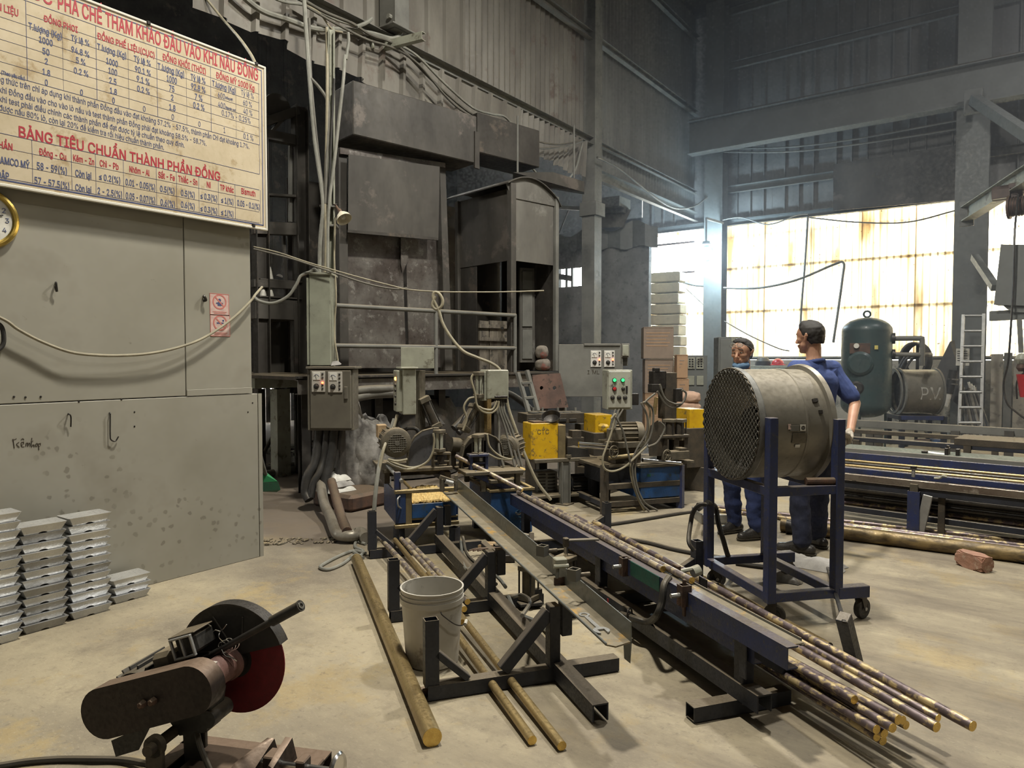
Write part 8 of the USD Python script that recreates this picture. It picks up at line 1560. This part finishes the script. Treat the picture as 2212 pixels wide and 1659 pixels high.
# dark bars stored in the racks
m_dbar = paint('dark_bar', (.045, .042, .04), (.075, .068, .06), .38, .6, 5, .05)
def rackbar(y0, off, r, m, lab, x0=1812, x1=X1, me=None):
    z = P.uz(1975, y0, off)[1]; z = max(z, r + .002); u0, u1 = P.uz(x0, 1000, off)[0], P.uz(x1, 1000, off)[0]; rodthing(P.at(u0, off, z), P.at(u1, off, z), r, m, lab, me=me or m_dbar, name='stock_bar')
for k, (y0, off, r, m, lab) in enumerate(((1008, .55, .016, m_brassd, 'bright brass stock bar under the grey-green table'), (1014, .52, .016, m_dbar, 'dark stock bar just under the bright brass one'), (1020, .50, .018, m_brassd, 'dull brass stock bar above the blue rack rail'),
    (1072, .16, .026, m_dbar, 'uppermost thick dark stock bar inside the front rack'), (1082, .20, .03, m_dbar, 'second thick dark stock bar inside the front rack'), (1090, .16, .02, m_dbar, 'third dark stock bar inside the front rack'), (1097, .22, .024, m_dbar, 'fourth dark stock bar inside the front rack'), (1104, .18, .02, m_rod, 'fifth, banded stock bar inside the front rack'), (1110, .24, .022, m_dbar, 'lowest dark stock bar inside the front rack'), (1070, .36, .03, m_dbar, 'uppermost dark stock bar in the second layer'), (1078, .38, .03, m_dbar, 'second dark stock bar in the second layer'), (1086, .36, .03, m_dbar, 'third dark stock bar in the second layer'), (1094, .38, .03, m_dbar, 'fourth dark stock bar in the second layer'), (1102, .36, .03, m_dbar, 'fifth dark stock bar in the second layer'), (1060, .4, .028, m_dbar, 'dark stock bar on top of the second layer'))): rackbar(y0, off, r, m, lab)
# rods on the floor in front of the rack
def frod(a, b, r, m, lab): rodthing(PZ(*a, r), PZ(*b, r), r, m, lab, me=m_brasse)
frod((1545, 1095), (2420, 1192), .019, m_rod, 'bright banded bar on the floor, rearmost of the row by the rack'); frod((1550, 1102), (2420, 1203), .019, m_rod, 'bright banded bar on the floor, second of the row by the rack'); frod((1680, 1118), (2420, 1211), .019, m_rod, 'bright banded bar on the floor, third of the row by the rack'); frod((1820, 1142), (2420, 1219), .014, m_dbar, 'thin dark bar on the floor between the banded bars and the thick pipe')
rodthing(PZ(1688, 1134, .055), PZ(2420, 1226, .055), .055, m_bigbrass, 'thick tarnished brass pipe lying on the floor behind the brick', me=m_rust, name='brass_pipe')
for k, (x0, r) in enumerate(((1700, .058), (1717, .058))): a = PZ(x0, 1136 + .125 * (x0 - 1688), .055); single('pipe_collar', ['first dark collar on the thick brass pipe', 'second dark collar on the thick brass pipe'][k], 'collar', rod(a, a + CD * .0 + (PZ(2420, 1226, .055) - PZ(1688, 1134, .055)) / np.linalg.norm(PZ(2420, 1226, .055) - PZ(1688, 1134, .055)) * .05, r, 20), m_iron)
# brick
bp1, bp2 = PZ(2062, 1219, 0), PZ(2112, 1236, 0); bx = (bp2 - bp1) / np.linalg.norm(bp2 - bp1); by = np.array([-bx[1], bx[0], 0]); by = by if by[1] > 0 else -by
s_ = trimesh.creation.box((.22, .10, .105)); s_ = s_.subdivide().subdivide().subdivide().subdivide(); v = s_.vertices; n_ = v / np.abs(v).max(0); v = v - np.sign(v) * .006 * (np.abs(n_).sum(1)[:, None] > 2.4) + (meshkit.fbm(v * 40, 3, 2)[:, None] - .5) * .005 * np.sign(v) * (np.abs(n_) > .98)
bc0 = bp1 + bx * .11 + by * .05 + ZV * .0535
bk_ = thing('brick', 'single red clay brick lying on the floor beside the thick brass pipe', 'brick', bc0 * [1, 1, 0]); bk_.part('body', trimesh.Trimesh(bc0 + v[:, :1] * bx + v[:, 1:2] * by + v[:, 2:] * ZV, s_.faces, process=False), paint('brick_clay', (.36, .20, .14), (.26, .145, .105), .85, 0, 18, .4, c3=(.40, .30, .23), sc3=16), smooth=40)
single('steel_scrap', 'dark flat steel scrap at the right edge of the floor', 'scrap', hullof([tuple(PZ(x, y, z)) for x, y, z in ((2188, 1212, .0), (2230, 1208, .0), (2225, 1222, .0), (2190, 1208, .03), (2230, 1206, .03))]), m_iron)
# ================================================================ air receiver tank
tk0 = PZ(1868, 966, 0); tk0 = np.array([*tk0[:2], 0]); dT = pix(tk0)[2]; rT = 49.5 / FPX * dT; zT0, zT1 = zat(tk0, 902), zat(tk0, 686)
tk = thing('air_receiver', 'tall dark green air receiver tank with a lifting eye on top', 'tank', tk0)
dm = .22
prof = [(.001, zT0)] + [(rT * math.sin(a), zT0 + dm * (1 - math.cos(a))) for a in np.linspace(.2, math.pi / 2, 8)] + [(rT, zT1 - dm)] + [(rT * math.cos(a), zT1 - dm + dm * math.sin(a)) for a in np.linspace(.2, math.pi / 2 - .02, 8)] + [(.001, zT1)]
tk.part('shell', lathe(prof, tk0, ZV, 48), m_tank)
vt = -tk0 / np.linalg.norm(tk0); sT = np.array([-vt[1], vt[0], 0])
tk.part('lifting_eye', hose([tk0 + ZV * (zT1 + .055) + sT * .05 * math.cos(a) + ZV * .05 * math.sin(a) for a in np.linspace(0, 6.28, 18)], .015, 8, 1), m_tank)
for a in (.4, 2.5, 4.6): q = tk0 + np.array([math.cos(a), math.sin(a), 0]) * rT * .8; tk.part('leg', bar(q, q + ZV * (zT0 + .25), .12, .02), m_tank)
TKP = PL(tk0 + vt * rT, math.degrees(math.atan2(sT[0], sT[1])))
man1 = tk.part('manhole', lathe([(.001, -.05), (.15, -.05), (.19, -.02), (.19, .04), (.17, .05)], TKP.p(1858, 785, .0), TKP.n, 28), m_tank); tk.part('nameplate', TKP.box(1835, 741, 1880, 764, .02, .0), m_rust); tk.part('yellow_tag', TKP.box(1889, 746, 1897, 755, .01, .0), plain('yellow_tag', (.5, .42, .12), .5))
tk.part('port', lathe([(.001, -.02), (.08, -.02), (.11, 0), (.11, .05)], TKP.p(1850, 838, .0), TKP.n, 22), m_iron); tk.part('gauge', lathe([(.001, -.03), (.04, -.03), (.04, .03)], TKP.p(1850, 747, -.02), TKP.n, 18), m_dial); tk.part('gauge', lathe([(.001, -.03), (.04, -.03), (.04, .03)], TKP.p(1845, 838, -.03), TKP.n, 18), m_dial)
tk.part('outlet_pipe', hose([TKP.p(1915, 732, .35), TKP.p(1950, 731, .35), TKP.p(1985, 731, .35), TKP.p(1992, 735, .35), TKP.p(1992, 790, .35)], .04, 10, 3), m_steel); tk.part('valve', rod(TKP.p(1926, 731, .35), TKP.p(1934, 731, .35), .09, 14), m_iron); tk.part('lower_pipe', hose([TKP.p(1915, 765, .35), TKP.p(1990, 766, .35), TKP.p(2010, 766, .6)], .035, 10), m_steel); tk.part('valve', rod(TKP.p(1928, 765, .35), TKP.p(1934, 765, .35), .08, 14), m_iron)
# ================================================================ small fan on its stand
sfP = PL(PZ(1990, 968, 0), 62)
sst = thing('fan_stand', 'dark angle-steel stand under the small drum fan', 'stand', sfP.p(1990, 968) * [1, 1, 0])
zS = sfP.uz(1985, 900)[1]; uS0, uS1 = sfP.uz(1945, 930)[0], sfP.uz(2036, 930)[0]
for u in (uS0, uS1):
    for o in (0, .55): sst.part('leg', ang(sfP.at(u, o, 0), sfP.at(u, o, zS), .07, .07, .008, up=sfP.n, sy=1, sz=1), m_navyd, smooth=False)
for o in (0, .55): sst.part('rail', bar(sfP.at(uS0, o, zS - .02), sfP.at(uS1, o, zS - .02), .06, .07), m_navy)
for u in (uS0, uS1): sst.part('rail', bar(sfP.at(u, 0, zS - .02), sfP.at(u, .55, zS - .02), .06, .07), m_navyd)
sst.part('bracket', cat(bar(sfP.at((uS0 + uS1) / 2 - .1, .3, zS - .05), sfP.at((uS0 + uS1) / 2 - .25, .3, zS - .3), .05, .03), bar(sfP.at((uS0 + uS1) / 2 + .1, .3, zS - .05), sfP.at((uS0 + uS1) / 2 + .2, .3, zS - .3), .05, .03)), m_steel)
sf = thing('drum_fan', 'smaller grey drum fan lying on the dark stand', 'fan', sfP.at((uS0 + uS1) / 2, .28, zS))
q0, q1 = sfP.uz(1957, 850)[0], sfP.uz(2034, 850)[0]; rS = (sfP.uz(1990, 800)[1] - sfP.uz(1990, 896)[1]) / 2; zC = zS + .015 + rS * 1.07
cS = sfP.at(q0, .28, zC)
sf.part('casing', lathe([(rS * .95, 0), (rS, 0), (rS, q1 - q0), (rS * .95, q1 - q0)], cS, sfP.x, 40), m_fan); sf.part('flange', lathe([(rS * .95, -.03), (rS * 1.07, -.03), (rS * 1.07, -.005), (rS, 0)], cS, sfP.x, 40), m_steel); sf.part('flange', lathe([(rS * .95, -.10), (rS * 1.05, -.10), (rS * 1.05, -.08), (rS * .95, -.08)], cS, sfP.x, 40), m_steel); sf.part('flange', lathe([(rS, 0), (rS * 1.06, .0), (rS * 1.06, .03), (rS * .95, .03)], cS + sfP.x * (q1 - q0), sfP.x, 40), m_steel)
sf.part('back_plate', lathe([(.001, .05), (rS * .96, .05), (rS * .96, .06), (.001, .06)], cS, sfP.x, 30), m_iron); sf.part('motor', rod(cS + sfP.x * .1, cS + sfP.x * .4, .1, 16), m_iron)
for k in range(2): q = sfP.at((q0 * (.7 - .5 * k) + q1 * (.3 + .5 * k)), .28, 0); 
sf.part('mount_foot', cat(obox(sfP.at(q0 * .8 + q1 * .2, .28, zS + .015), sfP.x, sfP.n, .05, .4, .03), obox(sfP.at(q0 * .2 + q1 * .8, .28, zS + .015), sfP.x, sfP.n, .05, .4, .03)), m_iron)
m_chalkw = paint('chalk_white', (.42, .41, .38), (.34, .33, .3), .9)
m = meshkit.text_mesh('PM', .2, .002); v = m.vertices; mm_ = []
for p_ in v: 
    u = q0 + .18 + p_[0] * .8; h = zC - .12 + p_[1]; o = .28 - math.sqrt(max(.0001, (rS + .001) ** 2 - (h - zC) ** 2)); mm_.append(sfP.at(u, o - p_[2], h))
sf.part('chalk_letters', trimesh.Trimesh(np.array(mm_), m.faces, process=False), m_chalkw, smooth=False)
sfh = [[(1985, 768), (1962, 772), (1945, 800), (1936, 840), (1932, 870), (1938, 892)], [(1988, 770), (1968, 778), (1952, 808), (1942, 845), (1936, 880)], [(1980, 765), (1958, 768), (1940, 800), (1930, 850), (1934, 885)]]
hc = thing('hose_coil', 'coil of black hoses hung on the wall above the drum fan', 'hose', sfP.p(1982, 780, 1.3)); 
for k in range(5): hc.part('loop', hose([sfP.p(1972 + 3 * k, 778, 1.25 + .06 * k) + sfP.x * .22 * math.cos(a) + ZV * .30 * math.sin(a) for a in np.linspace(0, 6.28, 24)], .026, 8, 1), m_black)
for k, pts in enumerate(sfh): hc.part('draped_length', hose([sfP.p(x, y, 1.0 + .05 * k) for x, y in pts], .022, 8), m_black)
q = sfP.p(1982, 780, 1.4); hc.part('hanger_post', bar([q[0], q[1], 0], q + ZV * .3, .05, .05), m_iron)
bj = thing('blue_torch', 'blue-handled dark torch lying under the drum fan stand', 'tool', sfP.p(1995, 955, .2)); bj.part('barrel', rod(sfP.p(1950, 957, .2), sfP.p(2010, 953, .2), .035, 12), m_iron); bj.part('handle', rod(sfP.p(2010, 953, .2), sfP.p(2032, 955, .2), .05, 12), m_blue); bj.part('sleeve', rod(sfP.p(1975, 951, .18), sfP.p(2008, 950, .18), .02, 10), m_chrome); q = sfP.p(1995, 960, .2); bj.part('rest', cat(*[cbox([sfP.p(x, 957, .2)[0] - .04, sfP.p(x, 957, .2)[1] - .04, 0], [sfP.p(x, 957, .2)[0] + .04, sfP.p(x, 957, .2)[1] + .04, sfP.p(x, 957, .2)[2] - .02]) for x in (1955, 2025)]), m_grime)
ex = thing('tool_sleeve', 'black cylinder with bright rings and a pale sleeve hanging right of the drum fan', 'tool', sfP.p(2050, 850, .8)); a, b, c_, d_ = sfP.p(2060, 800, .8), sfP.p(2056, 835, .8), sfP.p(2049, 850, .8), sfP.p(2040, 878, .8)
ex.part('body', rod(a, c_, .07, 16), m_black); ex.part('ring', rod(a + (b - a) * .5, a + (b - a) * .6, .085, 16), m_chrome); ex.part('ring', rod(a + (b - a) * .8, a + (b - a) * .88, .085, 16), m_chrome); ex.part('sleeve', rod(c_, d_, .055, 16), m_white)
dk = thing('dark_cover', 'black draped cover hung on the back wall between tank and ladder', 'cover', PY(2050, 800, 14.9)); W_ = PL([0, 14.6, 0], 90)
dk.part('cloth', hullof([tuple(W_.p(x, y, o)) for x, y, o in ((2052, 738, .6), (2062, 735, .7), (2022, 800, .4), (2072, 800, .4), (2018, 830, .3), (2075, 880, .3), (2030, 830, .7), (2075, 880, .7))]), m_black)
# ================================================================ ladder, papers, leaning pipes
LDP = PL([0, 14.3, 0], 90); yt = 682; yb = 925
ld = thing('ladder', 'grey aluminium ladder leaning upright against the back column', 'ladder', LDP.p(2095, 925) * [1, 1, 0])
def lp_(px, py): f = (py - 682) / (925 - 682); return LDP.p(px, py, .45 * (1 - f))
b0, b1 = LDP.p(2071, 925), LDP.p(2119, 925)
ld.part('rail', bar([b0[0], b0[1], 0], lp_(2081, 680), .05, .07), m_alu); ld.part('rail', bar([b1[0], b1[1], 0], lp_(2125, 678), .05, .07), m_alu)
for k in range(8): py = 682 + k * 33; f = k / 7; ld.part('rung', rod(lp_(2080 - 9 * f, py), lp_(2125 - 6 * f, py), .025, 10), m_alu)
nt = thing('notice_paper', 'pale notice board behind the ladder with a few printed lines', 'notice', LDP.p(2078, 770, .6)); b = nt.part('sheet', LDP.box(2065, 753, 2094, 790, .02, .55), m_white); nt.part('printed_lines', cat([LDP.box(2068, 758 + 5 * i, 2090, 759.5 + 5 * i, .004, .545, .0005) for i in range(5)]), m_iron, b, kind='stuff'); nt.part('stick', bar(LDP.p(2080, 790, .58), LDP.p(2085, 815, .58), .03, .03), m_steel); q = LDP.p(2080, 790, .6); nt.part('post', bar([q[0], q[1], 0], q, .04, .04), m_steel)
for k in range(9): 
    a = LDP.p(2148 - 8 * k, 930 + (k % 3), .25); a[2] = .02; b = LDP.p(2105 - 4 * k, 838 + 4 * (k % 3), .95); single('leaning_pipe', 'dark thin pipe leaning behind the ladder, %s of the sheaf from the right' % ('first', 'second', 'third', 'fourth', 'fifth', 'sixth', 'seventh', 'eighth', 'ninth')[k], 'pipe', rod(a, b, .028, 8), m_steel if k % 2 else m_soot2, group='pipes leaning on the wall behind the ladder')
for k in range(3): single('white_rod_end', 'short white rod end behind the ladder, %s from the left' % ('first', 'second', 'third')[k], 'rod', rod(LDP.p(2092 + 5 * k, 825 + 4 * k, .55), LDP.p(2096 + 5 * k, 838 + 4 * k, .55), .02, 8), m_white, group='white rod ends behind the ladder')
# wall boards right of the ladder
WB = PL([0, 16.3, 0], 90)
for k, (x0, x1, y0, y1, m, lab) in enumerate(((2140, 2166, 765, 905, m_lowwall, 'tall pale stained board leaning on the low wall'), (2168, 2186, 762, 895, m_steel, 'narrow steel channel leaning beside the pale board'), (2189, 2230, 770, 930, m_lowwall, 'pale board at the right edge by the low wall'))):
    a = WB.p(x0, y1, -.3); t = thing('leaning_board', lab, 'board', [a[0], a[1], 0]); u0, u1 = WB.p(x0, 800, -.35)[0], WB.p(x1, 800, -.35)[0]; z1 = WB.p(x0, y0, -.3)[2]; t.part('board', obox([(u0 + u1) / 2, 16.05, z1 / 2], XD, Y, abs(u1 - u0), .05, z1), m)
# hoist, beam box and cables at the upper right
HB = PL(PY(2150, 450, 12.5), 100)
hb_ = thing('jib_beam', 'pale steel jib beam rising to the hoist at the right edge', 'beam', HB.p(2090, 470))
a, b = HB.p(2088, 462, 1.2), HB.p(2260, 352, -.3); hb_.part('beam', ibeam(a, b, .18, .24, .014, .01), m_boxg, smooth=False); hb_.part('column_plate', obox(a, XD, Y, .2, .06, .4), m_beam)
m_hoist = paint('hoist_brown', (.085, .06, .05), (.055, .04, .035), .5, .2, 8, .1)
ho = thing('hoist', 'dark electric hoist with a rope drum hanging on the jib beam', 'hoist', HB.p(2190, 430)); ho.part('trolley', HB.box(2142, 408, 2182, 428, .3, .15), m_hoist); ho.part('motor', lathe([(.001, 0), (.1, 0), (.11, .03), (.11, .38), (.001, .42)], HB.p(2145, 420, .3), HB.x, 24), m_hoist); dr_ = ho.part('drum', lathe([(.001, 0), (.17, 0), (.17, .03), (.13, .035), (.13, .4), (.17, .41), (.17, .44), (.001, .44)], HB.p(2178, 448, .2), HB.x, 28), m_rust)
ho.part('rope_turns', cat([hose([HB.p(2178, 448, .2) + HB.x * (.06 + .035 * k) + HB.n * .135 * math.cos(a) + ZV * .135 * math.sin(a) for a in np.linspace(0, 6.28, 20)], .012, 5, 1) for k in range(9)]), m_hoist, dr_, kind='stuff'); ho.part('hanger', HB.box(2178, 395, 2200, 440, .06, .2), m_hoist)
hx = thing('control_cabinet', 'grey control cabinet hanging below the jib beam', 'cabinet', HB.p(2185, 600)); hx.part('body', HB.quad([(2162, 528), (2260, 530), (2260, 662), (2147, 658)], .25, -.2), m_beam, smooth=False); hx.part('lower_lip', HB.quad([(2165, 658), (2230, 660), (2230, 676), (2190, 674), (2176, 668)], .2, -.15), m_beam, smooth=False)
hx.part('mount_bar', bar(HB.p(2140, 683, .0), HB.p(2260, 676, -.1), .1, .14), m_beam); hx.part('diagonal_strut', bar(HB.p(2105, 555, .8), HB.p(2150, 622, .0), .10, .10), m_beam); hx.part('support_bracket', hullof([tuple(HB.p(x, y, o)) for x, y, o in ((2045, 540, 1.8), (2066, 536, 1.8), (2066, 550, 1.8), (2045, 540, 1.9), (2066, 536, 1.9), (2066, 550, 1.9))]), m_beam) if False else None
def wire(pts, r, lab, P_=HB, m=None, name='hanging_wire'): single(name, lab, 'cable', hose([P_.p(*q[:2], q[2] if len(q) > 2 else 0) for q in pts], r, 6), m or m_iron)
wire([(2200, 420), (2192, 500, -.3), (2190, 600, -.3), (2184, 700, -.3), (2178, 780, -.2), (2168, 830), (2175, 870), (2195, 890), (2215, 905)], .013, 'hoist control cable dropping past the grey cabinet')

rc = thing('grease_bucket', 'red pail hanging at the right edge below the hoist lamp', 'pail', HB.p(2212, 840, -.2)); rc.part('pail', lathe([(.001, .0), (.10, .0), (.15, .32), (.145, .32), (.096, .01), (.001, .01)], HB.p(2222, 858, -.2), ZV, 24), m_redp); rc.part('hook', hose([HB.p(2222, 800, -.2), HB.p(2204, 812, -.2), HB.p(2196, 830, -.2), HB.p(2197, 862, -.2)], .012, 6), m_iron); rc.part('handle', hose([HB.p(2208, 818, -.2), HB.p(2222, 770, -.2), HB.p(2238, 818, -.2)], .008, 6), m_iron)
gl = thing('glass_bulb_fixture', 'dim glass lamp fixture with a brown collar at the right edge', 'lamp', HB.p(2200, 785, -.2)); gl.part('globe', lathe([(.001, .0), (.05, .03), (.075, .09), (.06, .14), (.03, .17), (.001, .175)], HB.p(2206, 790, -.2), ZV, 20), m_boxg); gl.part('collar', lathe([(.03, -.08), (.06, -.03), (.05, .02), (.03, .03)], HB.p(2206, 790, -.2), ZV, 16), m_rust); gl.part('stem', bar(HB.p(2206, 762, -.2), HB.p(2202, 690, -.2), .06, .06), m_steel)
# ================================================================ wires along the back wall
BW = PL([0, 15.9, 0], 90)
for k, (pts, r, lab) in enumerate((([(1548, 478), (1600, 470), (1660, 485), (1720, 465), (1745, 462)], .014, 'sagging wire along the top of the translucent sheets'), ([(1748, 470), (1850, 480), (1960, 480), (2063, 455)], .014, 'long slack wire across the translucent sheets'), ([(1745, 468), (1742, 520), (1738, 580), (1733, 640), (1728, 720)], .022, 'vertical cable hanging before the translucent sheets'), ([(1563, 622), (1640, 622), (1720, 605), (1800, 572), (1822, 568), (1820, 600), (1812, 660), (1800, 740)], .026, 'thick dark cable swooping across the translucent sheets'), ([(1565, 694), (1620, 725), (1680, 752), (1705, 758)], .014, 'thin wire slanting down behind the man with spectacles'), ([(1470, 608), (1500, 616), (1528, 618)], .03, 'dark bar of wire left of the corner column'), ([(1470, 612), (1500, 640), (1530, 668)], .012, 'thin wire sloping to the corner column'))): wire(pts, r, lab, BW, m_steel, 'wall_wire')
for k, (pts) in enumerate(([(1540, 322), (1700, 318), (1850, 300), (2060, 262), (2150, 250)], [(1540, 328), (1700, 328), (1850, 312), (2060, 280), (2150, 262)])): wire(pts, .02, ['upper sagging cable under the crane beam', 'lower sagging cable under the crane beam'][k], BW, m_steel, 'wall_wire')
# things by the low wall behind the men
wc_ = thing('wall_cabinet', 'pale grey low cabinet against the wall between the two men', 'cabinet', BW.p(1660, 900) * [1, 1, 0]); q0, q1 = BW.p(1615, 800), BW.p(1712, 800); wc_.part('body', cbox([q0[0], 15.9, 0], [q1[0], 16.3, BW.p(1660, 790)[2]]), m_boxg); wc_.part('door', cbox([q0[0] + .05, 15.88, .1], [(q0[0] + q1[0]) / 2 - .02, 15.9, BW.p(1660, 796)[2]]), m_boxg); wc_.part('door', cbox([(q0[0] + q1[0]) / 2 + .02, 15.88, .1], [q1[0] - .05, 15.9, BW.p(1660, 796)[2]]), m_boxg)
zt_c = BW.p(1660, 790)[2]
q = BW.p(1680, 788, .2); hm = thing('red_helmet', 'red safety helmet on the pale wall cabinet', 'helmet', [q[0], q[1], zt_c]); s_ = [(.001, .16)] + [(.13 * math.sin(a), .03 + .13 * math.cos(a)) for a in np.linspace(.15, math.pi / 2, 9)] + [(.17, .02), (.17, .012), (.12, .01)]; hm.part('shell', lathe(s_[::-1], [q[0], q[1], zt_c], ZV, 24), m_redp)
q = BW.p(1648, 788, .2); hm = thing('cloth_hat', 'dark cloth hat lying on the pale wall cabinet left of the red helmet', 'hat', [q[0], q[1], zt_c]); hm.part('crown', lathe([(.001, .2), (.1, .18), (.16, .1), (.17, .0)][::-1], [q[0], q[1], zt_c], ZV, 20), m_black)
# ================================================================ glowing lamp by the corner column
LQ = PL([0, 15.2, 0], 90); lc = LQ.p(1525, 548)
gw = thing('bright_lamp', 'dazzling round work lamp hanging beside the corner column', 'lamp', lc)
m_lamp = glow('lamp_glass_glow', (.80, .92, 1.0), 380.0); m_lampd = mat('lamp_dome', {'a': ('transparent_bsdf', {'color': (.80, .93, 1.0)}), 'b': ('glossy_bsdf', {'roughness': .05, 'color': (.8, .93, 1)}), 'm': ('mix_closure', {'fac': .18})}, [('a.BSDF', 'm.closure1'), ('b.BSDF', 'm.closure2')], surface='m.closure')
rL = 22 / FPX * pix(lc)[2]
e = trimesh.creation.icosphere(3, 1.0); gw.part('globe', trimesh.Trimesh(e.vertices * rL + lc, e.faces, process=False), m_lampd, smooth=True); gw.part('bulb', trimesh.Trimesh(e.vertices * [rL * .62, rL * .62, rL * .62] + lc, e.faces, process=False), m_lamp, smooth=True); gw.part('cap', lathe([(.001, rL * 1.25), (rL * .35, rL * 1.2), (rL * .4, rL * .9)][::-1], lc, ZV, 18), m_steel); gw.part('cord', rod(lc + ZV * rL * 1.2, lc + ZV * (rL * 1.2 + .5), .02, 8), m_steel)
q = lc + ZV * (rL * 1.2 + .5); gw.part('arm', bar(q, [q[0] + .1, 15.95, q[2]], .05, .05), m_steel)
# ================================================================ hanging smoke haze
m_haze = mat('smoke_haze', {'v': ('principled_volume', {'color': (.88, .93, 1.0), 'density': .02, 'anisotropy': .35})}, [], surface=None, volume='v.volume')
single('smoke_haze', 'thin bluish smoke haze hanging in the back of the hall', 'haze', cbox((-10.5, 8.8, .03), (8.6, 15.3, 8.4), .001), m_haze, kind='stuff', smooth=False)
